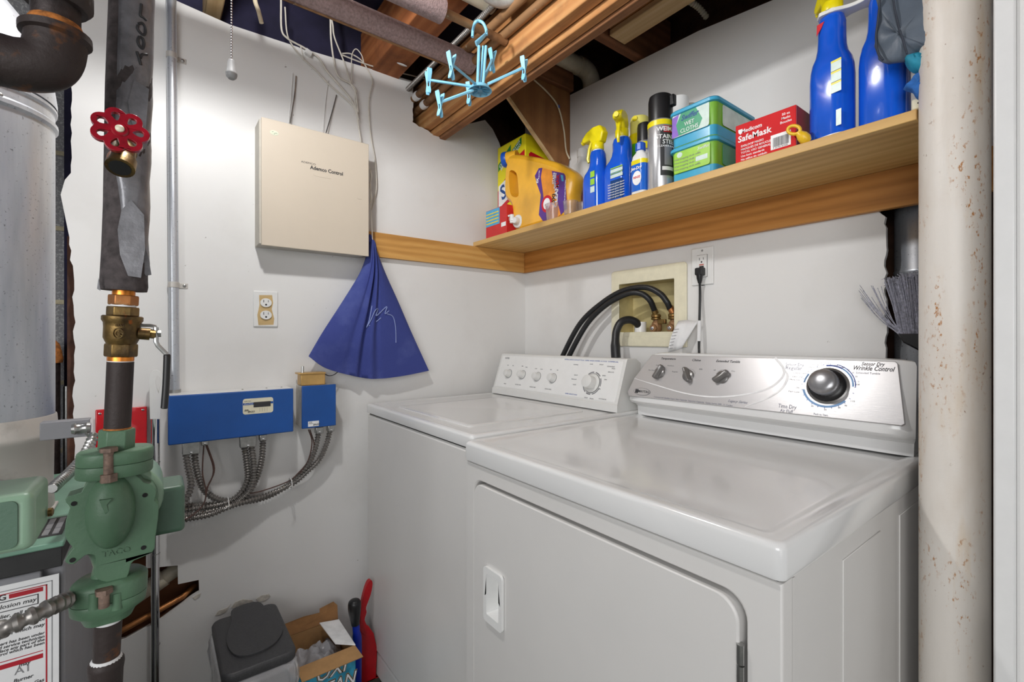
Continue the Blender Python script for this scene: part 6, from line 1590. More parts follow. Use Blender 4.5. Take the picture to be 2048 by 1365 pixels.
def spray_head(par, x, y, z, rot, s=1.0, m='yellow', trig=True):
    """trigger head; nozzle points along local +x"""
    M = T3(x, y, z) @ Matrix.Rotation(rot, 4, 'Z') @ Matrix.Scale(s, 4)
    MB().lathe([(0.0145, 0), (0.0155, 0.002), (0.0155, 0.016), (0.0135, 0.019)], M, 24).build('collar', m, par)
    hd = MB(); Mh2 = M @ tmat((0, 0, 0.016), (1, 0, 0), (0, 0, 1))
    pts = [(-0.018, 0.0), (0.012, 0.0), (0.020, 0.014), (0.040, 0.012), (0.046, 0.016), (0.046, 0.022), (0.030, 0.036), (0.012, 0.042), (-0.016, 0.040), (-0.026, 0.022)]
    hd.prism(pts, -0.0105, 0.0105, Mh2)
    h = hd.build('trigger_head', m, par, bev=0.0035 * s, seg=2)
    if trig:
        MB().tube([M @ Vector(q) for q in ((0.018, 0, 0.030), (0.028, 0, 0.012), (0.033, 0, -0.012), (0.030, 0, -0.022))], [0.0045 * s, 0.004 * s, 0.004 * s, 0.003 * s], 8).build('trigger', m, par)
    MB().tube([M @ Vector(q) for q in ((0.044, 0, 0.035), (0.052, 0, 0.034))], 0.006 * s, 8).build('nozzle', m, par)
def spray(name, lb, x, y, rot, W, D_, HB, hs, hrot, small=True, band=None):
    g = shelfthing(name, lb, 'spray bottle', x, y)
    M = T3(x, y, 0) @ Matrix.Rotation(rot, 4, 'Z')
    # local x = broad direction; back side (-x) slants in to the neck
    k = 0.0 if not small else 1.0
    pr = [(W * .47, D_ * .45, .01, SZ, 0, 0), (W * .5, D_ * .5, D_ * .46, SZ + 0.006, 0, 0), (W * .5, D_ * .5, D_ * .46, SZ + HB * .50, 0, 0), (W * .485, D_ * .49, D_ * .46, SZ + HB * .58, W * .01 * k, 0), (W * .44, D_ * .46, D_ * .42, SZ + HB * .64, W * .03 * k, 0), (W * .36, D_ * .42, D_ * .38, SZ + HB * .69, W * .07 * k, 0), (W * .315, D_ * .40, D_ * .36, SZ + HB * .75, W * .11 * k, 0), (W * .30, D_ * .39, D_ * .35, SZ + HB * .83, W * .13 * k, 0), (W * .30, D_ * .38, D_ * .35, SZ + HB * .94, W * .12 * k, 0), (W * .25, D_ * .34, D_ * .32, SZ + HB, W * .11 * k, 0)]
    pr = [(a, b, min(c, a * .98, b * .98), z, cx, cy) for a, b, c, z, cx, cy in pr]
    MB().rbox(pr, M, 8).build('bottle_body', 'spray_blue', g, ang=60)
    MB().rbox([(W * .505, D_ * .505, D_ * .46, SZ), (W * .505, D_ * .505, D_ * .46, SZ + 0.008)], M, 8).build('base_ring', 'white_plastic', g) if not small else None
    nk = M @ Vector((W * .11 * k, 0, SZ + HB))
    accent = M @ Vector((-W * (.30 - .12 * k), 0, 0))
    MB().lathe([(0.013 * hs, 0), (0.013 * hs, 0.008)], T3(*nk), 20).build('neck', 'white_plastic' if small else 'spray_blue', g)
    spray_head(g, nk.x, nk.y, nk.z + 0.005, hrot, hs)
    # printed panel wrapped on the -y' broad side
    return g, M
def plab(g, M, W, D_, u0, u1, z0, z1, m, name='label', off=0.0006, side=-1, tilt=0.0):
    y_ = side * (D_ * .5 + off)
    P = [(u0 * W * .5, y_, z0), (u1 * W * .5, y_, z0 + tilt), (u1 * W * .5, y_, z1 + tilt), (u0 * W * .5, y_, z1)]
    quad(MB(), [M @ Vector(q) for q in (P if side < 0 else P[::-1])], 0.0005).build(name, m, g, smooth=False)
x_ = 1.122; y_ = PX(1191, 380, x_).y
g, M = spray('spray_bottle', 'blue spray bottle with yellow trigger pointing left, nearest the orange jug', x_, y_, radians(-90), 0.088, 0.056, 0.190, 1.28, radians(90))
for k in range(3): plab(g, M, 0.088, 0.056, 0.10, 0.50, SZ + 0.055 + k * 0.024, SZ + 0.074 + k * 0.024, ('tub_white', 'lime', 'lime')[k], 'label')
x2 = 1.135; y2 = PX(1238, 380, x2).y
g, M = spray('spray_bottle', 'blue spray bottle with yellow trigger facing forward, beside the small white bottle', x2, y2, radians(-90), 0.100, 0.060, 0.205, 1.30, radians(205))
for k, mm in enumerate(('spray_teal', 'tub_white', 'tub_white', 'lime', 'lime')):
    plab(g, M, 0.100, 0.060, -0.15, 0.78, SZ + (0.018, 0.082, 0.098, 0.094, 0.110)[k], SZ + (0.075, 0.092, 0.108, 0.096, 0.113)[k], mm, 'label', 0.0006 + 0.0004 * (k > 2))
t_ = MB()
for k in range(6): text_mb(t_, 'bathroom grime cleaner', 0.0065, M @ tmat((0.015, -0.0315, SZ + 0.024 + k * 0.008), (1, 0, 0), (0, 0, 1)))
t_.build('label_lettering', 'ink_white', g)
for (px, py, x) in ((1176, 400, 1.093), (1211, 392, 1.105)):
    pass
# green and yellow aerosol
def can(lb, x, px, r, h, body, capm, caph, capr=None, name='aerosol_can', cat='spray can', shoulder=0.008, mats=None):
    y = PX(px, 350, x).y; g = shelfthing(name, lb, cat, x, y)
    MB().lathe([(r * .96, SZ), (r, SZ + 0.003), (r, SZ + h - shoulder), (r * .93, SZ + h)], T3(x, y, 0), 36).build('can_body', body, g)
    cr = capr or r * .93
    MB().lathe([(cr, SZ + h), (cr, SZ + h + caph * .8), (cr * .93, SZ + h + caph * .96), (cr * .8, SZ + h + caph)], T3(x, y, 0), 32).build('cap', capm, g)
    return g, x, y, SZ + h
def band(g, x, y, r, z0, z1, a0, a1, m, name='label', off=0.0004):
    """part of a cylinder wall; angles in degrees around z, 0 = +x"""
    n = 24; vs = []
    for i in range(n + 1):
        a = radians(a0 + (a1 - a0) * i / n)
        for z in (z0, z1): vs.append((x + (r + off) * cos(a), y + (r + off) * sin(a), z))
    o = MB().add(vs, [(2 * i, 2 * i + 2, 2 * i + 3, 2 * i + 1) for i in range(n)]).build(name, m, g); return o
def wraptext(g, s, size, x, y, r, z, a, m, off=0.0009, name='lettering', **k):
    def wr(v): t = radians(a) + v.x / r; return (x + (r + off + v.z) * cos(t), y + (r + off + v.z) * sin(t), z + v.y)
    t_ = MB(); text_mb(t_, s, size, None, wrap=wr, **k); t_.build(name, m, g)
g, x, y, zt_ = can('tall green aerosol can with pale yellow cap behind the small white bottle', 1.212, 1279, 0.031, 0.232, 'leaf_green', mat('pale_yellow', (232, 224, 120), 0.35, var=0.03), 0.058)
band(g, x, y, 0.031, SZ + 0.20, SZ + 0.232, 90, 270, 'yellow'); band(g, x, y, 0.031, SZ + 0.160, SZ + 0.210, 215, 260, 'cap_blue', off=0.0006)
MB().tube([(x - 0.022, y - 0.004, zt_ + 0.046), (x - 0.032, y - 0.006, zt_ + 0.046)], 0.008, 14).build('nozzle', 'yellow', g)
g, x, y, zt_ = can('dark capped aerosol can squeezed between the green can and the stainless steel cleaner', 1.152, 1290, 0.024, 0.175, 'silver_can', 'black_plastic', 0.055)
band(g, x, y, 0.024, SZ + 0.150, SZ + 0.170, 120, 270, 'yellow'); band(g, x, y, 0.024, SZ + 0.02, SZ + 0.145, 170, 270, 'plate_white')
# small white bottle with blue cap
x = 1.094; y = PX(1281, 380, x).y
g = shelfthing('small_bottle', 'small white bottle with blue cap and blue label at the shelf edge', 'bottle', x, y)
MB().rbox([(0.016, 0.022, 0.012, SZ), (0.018, 0.0245, 0.014, SZ + 0.004), (0.018, 0.0245, 0.014, SZ + 0.098), (0.016, 0.021, 0.013, SZ + 0.112), (0.011, 0.012, 0.010, SZ + 0.122), (0.011, 0.011, 0.010, SZ + 0.128)], T3(x, y, 0), 6).build('bottle_body', 'white_plastic', g, ang=60)
MB().lathe([(0.0135, SZ + 0.126), (0.0150, SZ + 0.128), (0.0145, SZ + 0.146), (0.012, SZ + 0.149)], T3(x, y, 0), 10).build('cap', 'cap_blue', g, ang=25)
MB().rbox([(0.0185, 0.025, 0.014, SZ + 0.01), (0.0185, 0.025, 0.014, SZ + 0.086)], T3(x, y, 0), 6, cap0=False, cap1=False).build('label', 'spray_blue2', g)
MB().rbox([(0.0187, 0.0252, 0.014, SZ + 0.086), (0.0187, 0.0252, 0.014, SZ + 0.098)], T3(x, y, 0), 6, cap0=False, cap1=False).build('label_band', 'yellow', g)
Mb_ = tmat((x - 0.0188, y, SZ + 0.05), (0, -1, 0), (0, 0, 1))
MB().prism(ell(0.015, 0.02), 0.0, 0.0006, Mb_ @ T3(0.002, -0.004, 0)).build('label_patch', 'ink_white', g, smooth=False)
t_ = MB(); text_mb(t_, 'Jet-Dry', 0.012, Mb_ @ T3(0, 0.024, 0.0006), bold=0.02, shear=0.2); t_.build('lettering', 'ink_white', g)
t_ = MB(); text_mb(t_, 'RINSE', 0.009, Mb_ @ T3(0.002, -0.002, 0.0007), bold=0.02); t_.build('lettering', 'sos_red', g)
# stainless steel cleaner
g, x, y, zt_ = can('silver and black stainless steel cleaner can with big black cap', 1.108, 1321, 0.0345, 0.190, 'silver_can', 'black_plastic', 0.072, 0.0325)
MB().box((x - 0.004, y - 0.043, zt_ + 0.034), (x + 0.012, y - 0.028, zt_ + 0.064)).build('nozzle', 'black_plastic', g, bev=0.003)
band(g, x, y, 0.0345, zt_ - 0.018, zt_ - 0.004, 90, 330, 'yellow'); band(g, x, y, 0.0345, SZ + 0.034, zt_ - 0.034, 214, 335, 'ink', off=0.0004)
band(g, x, y, 0.0345, zt_ - 0.040, zt_ - 0.022, 228, 275, 'label_red', off=0.0007); band(g, x, y, 0.0345, SZ + 0.062, SZ + 0.115, 232, 272, 'boiler_grey', off=0.0007); band(g, x, y, 0.0345, SZ + 0.048, SZ + 0.058, 222, 285, 'paper', off=0.0008)
wraptext(g, 'WEIMAN', 0.0165, x, y, 0.0345, zt_ - 0.031, 253, 'ink_white', bold=0.02)
wraptext(g, 'STAINLESS', 0.0165, x, y, 0.0345, zt_ - 0.052, 258, 'ink_white', bold=0.01); wraptext(g, 'STEEL', 0.0165, x, y, 0.0345, zt_ - 0.066, 258, 'ink_white', bold=0.01); wraptext(g, 'CLEANER & POLISH', 0.0075, x, y, 0.0345, zt_ - 0.077, 256, 'ink_white')
g, x, y, zt_ = can('white capped can standing behind the blue and green tubs', 1.245, 1358, 0.030, 0.245, 'plate_white', 'white_plastic', 0.070)
g, x, y, zt_ = can('second white capped can behind the tubs, mostly hidden', 1.300, 1380, 0.026, 0.238, 'plate_white', 'beige_shade', 0.070)
# wipe tubs
def tub(z, lb, upper):
    g = thing('wipes_tub', lb, 'tub', (1.193, 0.668, z), 'stacked wet cloth tubs')
    cx, cy = 1.193, 0.668; hx, hy = 0.103, 0.064
    pr = [(hx * .93, hy * .92, .014, z), (hx * .955, hy * .94, .016, z + .003), (hx * .985, hy * .975, .017, z + 0.080), (hx * .985, hy * .975, .017, z + 0.088)]
    MB().rbox(pr, T3(cx, cy, 0), 7).build('tub_body', 'tub_green', g)
    MB().rbox([(hx * .962, hy * .945, .016, z + .003), (hx * .972, hy * .957, .0165, z + .028)], T3(cx, cy, 0), 7, cap0=False, cap1=False).build('blue_band', 'tub_blue', g)
    MB().rbox([(hx, hy, .018, z + .084), (hx + .004, hy + .004, .02, z + .086), (hx + .004, hy + .004, .02, z + .093), (hx + .001, hy + .001, .02, z + .0965), (hx * .9, hy * .86, .016, z + .0972)], T3(cx, cy, 0), 8).build('lid', 'tub_blue', g)
    xf = cx - hx * .985 - 0.0015
    Mt_ = tmat((xf, cy, z + 0.05), (0, -1, 0), (0.02, 0, 1))
    if upper:
        MB().prism(rpoly(-0.004, 0.006, 0.052, 0.030, 0.006), 0, 0.0005, Mt_).build('label', 'tub_white', g, smooth=False)
        MB().prism([(-0.036, -0.022), (0.020, -0.020), (0.030, 0.0), (0.012, 0.034), (-0.030, 0.034), (-0.044, 0.008)], 0.0005, 0.0009, Mt_).build('label_field', 'tub_teal', g, smooth=False)
        MB().prism([(-0.056, -0.024), (-0.036, -0.022), (-0.044, 0.008), (-0.036, 0.034), (-0.056, 0.030)], 0.0005, 0.0009, Mt_).build('label_edge', 'tub_purple', g, smooth=False)
        t_ = MB(); text_mb(t_, 'Swiffer', 0.019, fit=0.050, M=Mt_ @ T3(-0.006, 0.020, 0.0010), shear=0.35, bold=0.02); t_.build('lettering', 'sos_blue', g)
        t_ = MB(); text_mb(t_, 'WET', 0.015, fit=0.028, M= Mt_ @ T3(-0.006, 0.002, 0.0010)); text_mb(t_, 'CLOTHS', 0.015, fit=0.050, M= Mt_ @ T3(-0.006, -0.013, 0.0010)); t_.build('lettering', 'ink_white', g)
    else:
        MB().prism(rpoly(0.0, 0.006, 0.050, 0.028, 0.006), 0, 0.0005, Mt_).build('label', 'lime', g, smooth=False)
        MB().prism(rect(0.012, -0.006, 0.044, 0.006), 0.0005, 0.0009, Mt_).prism(ell(0.008, 0.007), 0.0005, 0.0009, Mt_ @ T3(-0.034, 0.025, 0)).build('label_patch', 'tub_white', g, smooth=False)
        t_ = MB()
        for k in range(4): text_mb(t_, 'Wet mopping cloth refills', 0.0072, Mt_ @ T3(-0.012, 0.014 - k * 0.009, 0.0006))
        t_.build('lettering', 'ink_soft', g)
        t_ = MB(); text_mb(t_, 'Swiffer', 0.012, Mt_ @ T3(0.032, 0.025, 0.0010), shear=0.35); t_.build('lettering', 'ink_white', g)
    # film on the side facing the column
    Mu = tmat((cx + 0.01, cy - hy * .975 - 0.0012, z + 0.052), (1, 0, 0), (0, 0.01, 1))
    MB().prism(rpoly(0, 0.004, 0.078, 0.026, 0.006), 0, 0.0005, Mu).build('side_label', 'tub_white' if upper else 'tub_teal', g, smooth=False)
tub(SZ, 'lower green wet cloth tub with blue lid, standing on the shelf', False)
tub(SZ + 0.0978, 'upper green wet cloth tub with blue lid and purple edged label', True)
# red mask box
mx0, my0, my1 = 1.079, PX(1592, 280, 1.079).y, PX(1471, 300, 1.079).y
mh = PX(1471, 253, 1.079).z
md = shelfthing('mask_box', 'glossy red medical carton with white barcode, right of the tubs', 'carton', mx0 + 0.06, (my0 + my1) / 2)
MB().box((mx0, my0, SZ), (mx0 + 0.12, my1, mh)).build('carton_body', 'med_red', md, bev=0.0012)
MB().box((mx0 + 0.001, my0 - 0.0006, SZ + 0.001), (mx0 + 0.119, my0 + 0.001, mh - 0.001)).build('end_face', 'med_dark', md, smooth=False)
Mm = tmat((mx0 - 0.0002, (my0 + my1) / 2, (SZ + mh) / 2), (0, -1, 0), (0, 0, 1))
t_ = MB(); text_mb(t_, 'Medicom', 0.0125, Mm @ T3(-0.028, 0.028, 0), bold=0.02); text_mb(t_, 'SafeMask', 0.020, Mm @ T3(-0.022, 0.011, 0), bold=0.02)
for k, s in enumerate(('EARLOOP MASKS', 'MASQUES DE BOUCLE D OREILLE', 'TOTAL USO GENERAL', 'Use basic standards', 'No utilice sin cuidado')): text_mb(t_, s, 0.0066, Mm @ T3(-0.052, -0.006 - k * 0.0078, 0), align='LEFT', bold=0.01)
for k, s in enumerate(('50 ea', 'Masks', 'Boucles')): text_mb(t_, s, 0.0075, Mm @ T3(0.045, 0.034 - k * 0.0085, 0), bold=0.01)
t_.prism([(-0.058, 0.034), (-0.048, 0.034), (-0.0485, 0.027), (-0.053, 0.022), (-0.0575, 0.027)], 0, 0.0006, Mm)
t_.build('lettering', 'ink_white', md)
bc = MB().prism(rect(0.014, -0.036, 0.055, -0.004), 0, 0.0006, Mm).build('barcode_label', 'ink_white', md, smooth=False)
t_ = MB(); rnd = random.Random(4); u = 0.019
while u < 0.050: wv_ = rnd.choice((0.0005, 0.0009, 0.0013)); t_.prism(rect(u, -0.031, u + wv_, -0.011), 0.0006, 0.0009, Mm); u += wv_ + rnd.choice((0.0006, 0.001))
text_mb(t_, '7 25765 81020', 0.005, Mm @ T3(0.034, -0.0335, 0.0006)); t_.build('barcode', 'ink', bc, smooth=False)
# yellow dropper with ring
dq = PX(1590, 262, 1.062)
yd = thing('squeeze_bulb', 'small yellow ring-topped squeeze bulb against the red carton', 'dropper', (1.072, dq.y, SZ))
mat('egg_yellow', (236, 190, 40), 0.35, var=0.03)
rg = [PX(1588 + 12.5 * cos(t), 260 + 8.5 * sin(t), 1.062) for t in [2 * pi * i / 20 for i in range(20)]]
MB().tube(rg, 0.0034, 10, closed=True).build('ring', 'egg_yellow', yd)
MB().tube([PX(1597, 266, 1.064), PX(1604, 272, 1.067), PX(1611, 279, 1.072), PX(1617, 284, 1.0762)], [0.006, 0.0105, 0.0115, 0.007], 16).build('bulb', 'egg_yellow', yd)
# the two big blue sprays
def bigspray(lb, px, x, rot, hr):
    y = PX(px, 230, x).y
    g, M = spray('spray_bottle', lb, x, y, rot, 0.080, 0.060, 0.262, 1.25, hr, small=False)
    return g, M, x, y
def shield(g, M):
    rs = [M @ Vector(q) for q in ((-0.017, -0.0226, SZ + 0.247), (-0.002, -0.0236, SZ + 0.247), (-0.008, -0.0236, SZ + 0.236), (-0.017, -0.0240, SZ + 0.224))]
    quad(MB(), rs[::-1] if False else rs, -0.0006).build('red_shield', 'sos_red', g, smooth=False)
g, M, bx1, by1 = bigspray('big blue spray bottle with yellow head right beside the yellow bulb', 1664, 1.115, radians(-100), radians(40))
for k in range(3):
    plab(g, M, 0.080, 0.060, 0.36, 0.84, SZ + 0.088 + k * 0.022, SZ + 0.105 + k * 0.022, 'tub_white', 'label'); plab(g, M, 0.080, 0.060, 0.36, 0.84, SZ + 0.105 + k * 0.022, SZ + 0.109 + k * 0.022, 'yellow', 'label_band', 0.0008)
plab(g, M, 0.080, 0.060, 0.60, 0.84, SZ + 0.02, SZ + 0.052, 'tub_white', 'barcode_label')
shield(g, M)
g, M, bx2, by2 = bigspray('big blue spray bottle half covered by the grey cloth pouch', 1768, 1.122, radians(-100), radians(40))
na = Vector((bx1, by1, SZ + 0.262)); nb_ = Vector((bx2, by2, SZ + 0.262))
car = thing('bottle_carrier', 'white plastic carrier collar joining the two big blue spray bottles', 'carrier', (na + nb_) / 2)
cm_ = MB()
d_ = (nb_ - na).normalized(); off1 = Matrix.Rotation(radians(-100), 4, 'Z') @ Vector((0.0, 0, 0))
na += off1; nb_ += off1
pts = []
for i in range(21):
    t = -0.024 + ((nb_ - na).length + 0.048) * i / 20
    L_ = (nb_ - na).length; w_ = 0.0245 if (t < 0.012 or t > L_ - 0.012) else 0.013 + 0.0115 * (abs(t - L_ / 2) / (L_ / 2 - 0.012)) ** 2
    if i in (0, 20): w_ = 0.012
    pts.append((t, w_))
poly = [(t, -w_) for t, w_ in pts] + [(t, w_) for t, w_ in pts[::-1]]
cm_.prism(poly, -0.003, 0.0045, tmat(na, d_, Vector((-d_.y, d_.x, 0))))
cm_.build('collar_plate', 'white_plastic', car, bev=0.0015)
# grey pouch and cloths
def blob(name, m, pts, x0, x1, par=None, wob=0.004, seed=1, kk=3):
    """soft folded cloth mass: outline traced on plane x0, given depth to x1"""
    P = yzx(pts, x0); ar = sum(P[i][0] * P[(i + 1) % len(P)][1] - P[(i + 1) % len(P)][0] * P[i][1] for i in range(len(P)))
    if ar < 0: P = P[::-1]
    sp = [(q.x, q.y) for q in spl([(a, b, 0) for a, b in P], kk, closed=True)]
    cx = sum(q[0] for q in sp) / len(sp); cz = sum(q[1] for q in sp) / len(sp); D = x1 - x0; rs = []
    for (f, d) in ((0.05, -0.006), (0.35, -0.004), (0.65, -0.001), (0.86, 0.004), (1.0, 0.012), (1.0, D * .5), (0.9, D * .85), (0.5, D), (0.05, D + .003)):
        rs.append([(cx + (a - cx) * f + wob * 0.4 * noise.noise(Vector((a * 60, b * 60, d * 90 + seed))), cz + (b - cz) * f, -d + wob * 1.6 * noise.noise(Vector((a * 34 + seed, b * 18, f * 2.5)))) for a, b in sp])
    return MB().rings(rs, 0, tmat((x0, 0, 0), (0, -1, 0), (0, 0, 1))).build(name, m, par, ang=80)
mat('pouch_grey', (82, 92, 104), 0.5, var=0.08, vscale=14, bs=0.2, bscale=40)
mat('pouch_dark', (46, 52, 64), 0.6, var=0.1); mat('teal_cloth', (28, 130, 156), 0.7, var=0.12, vscale=30); mat('blue_cloth', (44, 104, 178), 0.9, var=0.12, vscale=60, bs=0.6, bscale=400)
po = thing('cloth_pouch', 'grey cloth pouch slumped over the blue spray at the right end of the shelf', 'pouch', (1.06, 0.235, 1.68))
blob('pouch_body', 'pouch_grey', [(1757, -30), (1754, 30), (1750, 62), (1747, 80), (1752, 108), (1766, 122), (1800, 118), (1812, 112), (1846, 98), (1900, 92), (1900, -40)], 1.038, 1.075, po, 0.007, 3)
sm = MB(); sm.tube(spl([PX(*q, 1.031) for q in ((1786, -10), (1790, 20), (1798, 55), (1806, 80), (1814, 108))], 5), 0.0016, 6).tube(spl([PX(*q, 1.034) for q in ((1762, -20), (1756, 40), (1752, 75), (1756, 105), (1766, 120))], 5), 0.0018, 6)
sm.build('seam', 'pouch_dark', po)
o = blob('folded_cloth', 'teal_cloth', [(1804, 108), (1846, 96), (1880, 94), (1880, 134), (1830, 142), (1812, 130)], 1.046, 1.075, None, 0.006, 8); tag(o, 'teal cloth folded under the grey pouch', 'cloth')
o = blob('cleaning_cloth', 'blue_cloth', [(1800, 172), (1816, 160), (1830, 142), (1850, 136), (1880, 132), (1880, 196), (1836, 196), (1825, 190), (1820, 180)], 1.052, 1.080, None, 0.006, 12); tag(o, 'blue microfibre cloth hanging below the teal cloth', 'cloth')
q = PX(1836, 208, 1.070)
o = MB().box((1.068, q.y - 0.02, SZ), (1.10, PX(1822, 208, 1.068).y, SZ + 0.020)).build('plastic_clip', 'ivory', bev=0.003); tag(o, 'cream plastic clip with a small hole at the shelf edge by the column', 'clip')
MB().lathe([(0.0016, 0), (0.0016, 0.0006)], MR(PX(1837, 206, 1.068).y, PX(1837, 206, 1.068).z, 1.0678), 10).build('clip_hole', 'dark_gap', o)

# ================================================================== CEILING PIPES AND HANGER
def run_x(name, lb, y, z, x0, x1, r, m, cat='pipe', n=24):
    o = MB().tube([(x0, y, z), (x1, y, z)], r, n).build(name, m); tag(recenter(o), lb, cat); return o
f1 = PX(944, 129, 0.826)
p_ = thing('insulated_pipe', 'foam-wrapped pipe running right to the girder below the joist', 'pipe', (0.3, f1.y, f1.z))
MB().tube([(-0.6, f1.y, f1.z), (0.826, f1.y, f1.z)], 0.0315, 28).build('foam_wrap', 'mauve_foam', p_)
MB().tube([(-0.6, f1.y + 0.005, f1.z - 0.033), (0.80, f1.y + 0.005, f1.z - 0.033)], 0.003, 6).build('seam_strip', 'copper_dull', p_)
f2 = PX(900, 30, 0.64)
p_ = thing('insulated_pipe', 'upper foam-wrapped pipe ending short, bare copper showing at its end', 'pipe', (0.3, f2.y, f2.z))
MB().tube([(-0.6, f2.y, f2.z), (0.615, f2.y, f2.z)], 0.0315, 28).build('foam_wrap', 'mauve_foam', p_)
MB().tube([(0.60, f2.y, f2.z), (0.83, f2.y, f2.z)], 0.0115, 16).build('copper_pipe', 'copper_dull', p_)
wq = PX(960, 10, 0.75)
run_x('waste_pipe', 'white plastic pipe behind the foam pipes at the top of the picture', wq.y - 0.01, wq.z + 0.015, 0.2, 0.79, 0.028, 'pvc')
def run_y(lb, x, z, r, m, name='pipe', y0=-0.9, y1=1.72, k=None, bxx=False):
    if bxx: o = bx(MB(), [(x, y1, z), (x + 0.002, 1.0, z), (x, 0.4, z), (x, y0, z)], r, pitch=0.007, amp=0.2, k=3).build(name, m)
    else: o = MB().tube([(x, y1, z), (x, y0, z)], r, 18).build(name, m)
    tag(o, lb, 'pipe' if not bxx else 'cable'); return o
run_y('dull copper pipe along the girder, the one touching the wood', 0.8185, 2.045, 0.0125, 'copper_dull', 'copper_pipe')
run_y('dull copper pipe along the girder, the one farther from the wood', 0.792, 2.073, 0.0125, 'copper_dull', 'copper_pipe')
run_y('armoured electric cable running beside the two copper pipes', 0.768, 2.104, 0.0085, 'bx_steel', 'armoured_cable', bxx=True)
for c, lb in (((0.8185, 1.62, 2.045), 'white cement lump on the lower copper pipe in the beam pocket'), ((0.792, 1.63, 2.073), 'white cement lump on the upper copper pipe in the beam pocket')):
    o = MB().lathe([(0.006, -0.02), (0.015, -0.014), (0.0165, 0), (0.015, 0.012), (0.006, 0.018)], T3(*c) @ Matrix.Rotation(radians(90), 4, 'X'), 14).build('cement_lump', 'paper'); tag(o, lb, 'cement')
# elbow
el_ = thing('pipe_elbow', 'white plastic pipe elbow between the girder and the right wall', 'pipe', (1.41, 1.31, 2.1))
e = [PX(1112, 118, 1.02), PX(1160, 135, 1.13)]
EY, EZ = 1.312, 2.235
MB().tube([(0.94, EY, EZ), (1.345, EY, EZ)], 0.0315, 24).build('pipe', 'pvc', el_)
MB().tube(spl([(1.335, EY, EZ), (1.365, EY, EZ), (1.39, EY, EZ - 0.008), (1.408, EY, EZ - 0.03), (1.413, EY, EZ - 0.065), (1.413, EY, EZ - 0.16)], 5), 0.0350, 24).build('elbow', 'pvc', el_)
# romex and loose cables
for pts, r, lb, m_ in (
    ([(800, 52, .72), (830, 47, .74), (872, 40, .76), (900, 45, .78)], .0045, 'cream cable crossing between the two foam pipes', 'cable_cream'),
    ([(508, -40, .50), (510, 0, .52), (517, 22, .54), (523, 46, .56)], .006, 'flat cream cable at the top edge left of the foam pipes', 'cable_cream'),
    ([(1068, 160, 1.06), (1090, 180, 1.10), (1110, 203, 1.14), (1120, 225, 1.165), (1128, 262, 1.20), (1132, 300, 1.23), (1139, 318, 1.26)], .0032, 'cream cable with dark band hanging down the brown gusset panel', 'cable_cream')):
    if m_ == 'cable_cream' and 'panel' in lb: P = [PY(a, b, 1.362) for a, b, _ in pts]
    elif 'crossing' in lb: P = [PX(a, b, x) for a, b, x in pts]
    else: P = [PY(a, b, 1.50) for a, b, _ in pts]
    o = MB().tube(spl(P, 5), r, 8).build('cream_cable', m_); tag(o, lb, 'cable')
q = PY(1117, 213, 1.362)
MB().tube([q + Vector((-0.002, 0, 0.004)), q + Vector((0.002, 0, -0.006))], 0.0048, 10).build('cable_band', 'cap_blue', o)
o = bx(MB(), [PZ(1375, 0, 2.2), PZ(1398, 16, 2.19), PZ(1414, 36, 2.17)], 0.0085, pitch=0.009, amp=0.25).build('armoured_cable', 'pvc'); tag(o, 'pale armoured cable end above the right wall beside the pale strip', 'cable')
o = MB().tube(spl([PZ(960, -30, 2.10), PZ(985, -8, 2.09), PZ(1010, -2, 2.09), PZ(1045, -20, 2.10)], 5), 0.022, 14).build('insulated_duct', 'galvanised_dull'); tag(o, 'grey lagged pipe bend at the top edge above the clip hanger', 'pipe')
# clip hanger
HD = 1.28
hc = PD(960, 172, HD)
hg_ = thing('clip_hanger', 'light blue plastic octopus clothes hanger with pegs hooked on the copper pipe', 'hanger', hc)
MB().lathe([(0.0005, 0.004), (0.012, 0.003), (0.024, -0.002), (0.031, -0.012), (0.033, -0.014), (0.0315, -0.0155), (0.028, -0.010), (0.012, -0.004), (0.0005, -0.003)], T3(*hc), 36).build('hub', 'clip_blue', hg_)
rb = MB()
for k in range(8):
    a = 2 * pi * k / 8 + 0.2; rb.tube([hc + Vector((0.006 * cos(a), 0.006 * sin(a), -0.010)), hc + Vector((0.026 * cos(a), 0.026 * sin(a), -0.0135))], 0.0024, 6)
rb.lathe([(0.007, -0.014), (0.008, -0.008)], T3(*hc), 12).build('hub_rib', 'clip_dark', hg_)
top = PD(966, 92, HD)
MB().tube([hc + Vector((-0.008, 0, 0)), PD(958, 92, HD)], 0.0042, 8).tube([hc + Vector((0.010, 0, 0)), PD(972, 92, HD)], 0.0040, 8).tube([hc + Vector((0.004, 0.005, 0)), PD(966, 92, HD)], 0.0026, 8).build('stem', 'clip_blue', hg_)
MB().tube([PD(952, 88, HD), PD(962, 78, HD), PD(972, 68, HD), PD(975, 60, HD)], [0.010, 0.008, 0.006, 0.005], 12, flat=0.4).build('yoke', 'clip_blue', hg_)
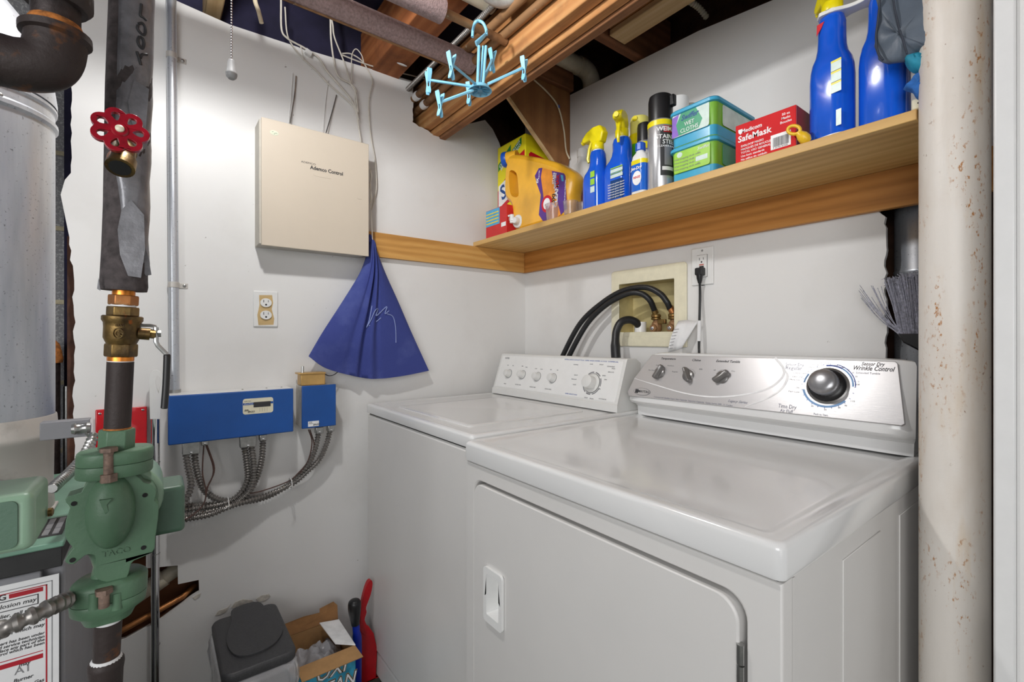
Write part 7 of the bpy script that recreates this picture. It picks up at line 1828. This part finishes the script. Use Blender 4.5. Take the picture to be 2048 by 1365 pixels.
pc_ = Vector((0.0, f2.y, f2.z))
hk = [PD(973, 70, HD), PD(972, 58, HD), PD(966, 46, HD), PD(957, 42, HD), PD(950, 46, HD), PD(946, 60, HD + .03), PD(945, 74, HD + .03)]
MB().tube(spl(hk, 5), 0.0042, 10).build('hook', 'clip_blue', hg_)
def peg(par, p, lean, sc=1.0, openn=0.27):
    """clothes peg: two leaves crossing near the top, pivot at p; local z down"""
    for s in (-1, 1):
        M = T3(*p) @ Matrix.Rotation(lean, 4, 'Z') @ Matrix.Rotation(s * openn, 4, 'Y') @ Matrix.Scale(sc, 4)
        prof = [(-0.0045, 0.018), (0.0045, 0.018), (0.0052, 0.012), (0.0042, 0.0), (0.0038, -0.012), (0.0042, -0.024), (0.0028, -0.030), (-0.0028, -0.030), (-0.0042, -0.024), (-0.0038, -0.012), (-0.0042, 0.0), (-0.0052, 0.012)]
        Mq_ = M @ tmat((s * 0.0032, 0, 0), (0, 1, 0), (0, 0, 1))
        MB().prism(prof, -0.0012, 0.0012, Mq_, 0, holes=[rect(-0.0016, -0.016, 0.0016, -0.006)]).build('peg_leaf', 'clip_blue', par, bev=0.0008)
    MB().tube([p + Vector((-0.004, 0, 0.002)), p + Vector((0.004, 0, 0.002))], 0.0018, 8).build('peg_spring', 'clip_dark', par)
ends = [((857, 160), 1.20, 1.4), ((903, 128), 1.28, 0.2), ((880, 205), 1.17, 0.3), ((1048, 135), 1.30, 0.4), ((985, 118), 1.42, 0.2), ((938, 185), 1.42, 0.6)]
for (px, py), dd_, ln_ in ends:
    # keep every arm at one length by choosing where on the ray it ends
    best = min((abs((PD(px, py, t) - hc).length - 0.135), t) for t in [1.0 + 0.005 * i for i in range(110)] if (t <= HD) == (dd_ <= HD))[1]
    e = PD(px, py, best)
    a = e - hc; 
    am = MB().tube([hc + a.normalized() * 0.024 + Vector((0, 0, -0.004)), e], 0.0046, 6, flat=0.8).build('arm', 'clip_blue', hg_)
    peg(hg_, e + Vector((0, 0, 0.004)), ln_, 1.4)
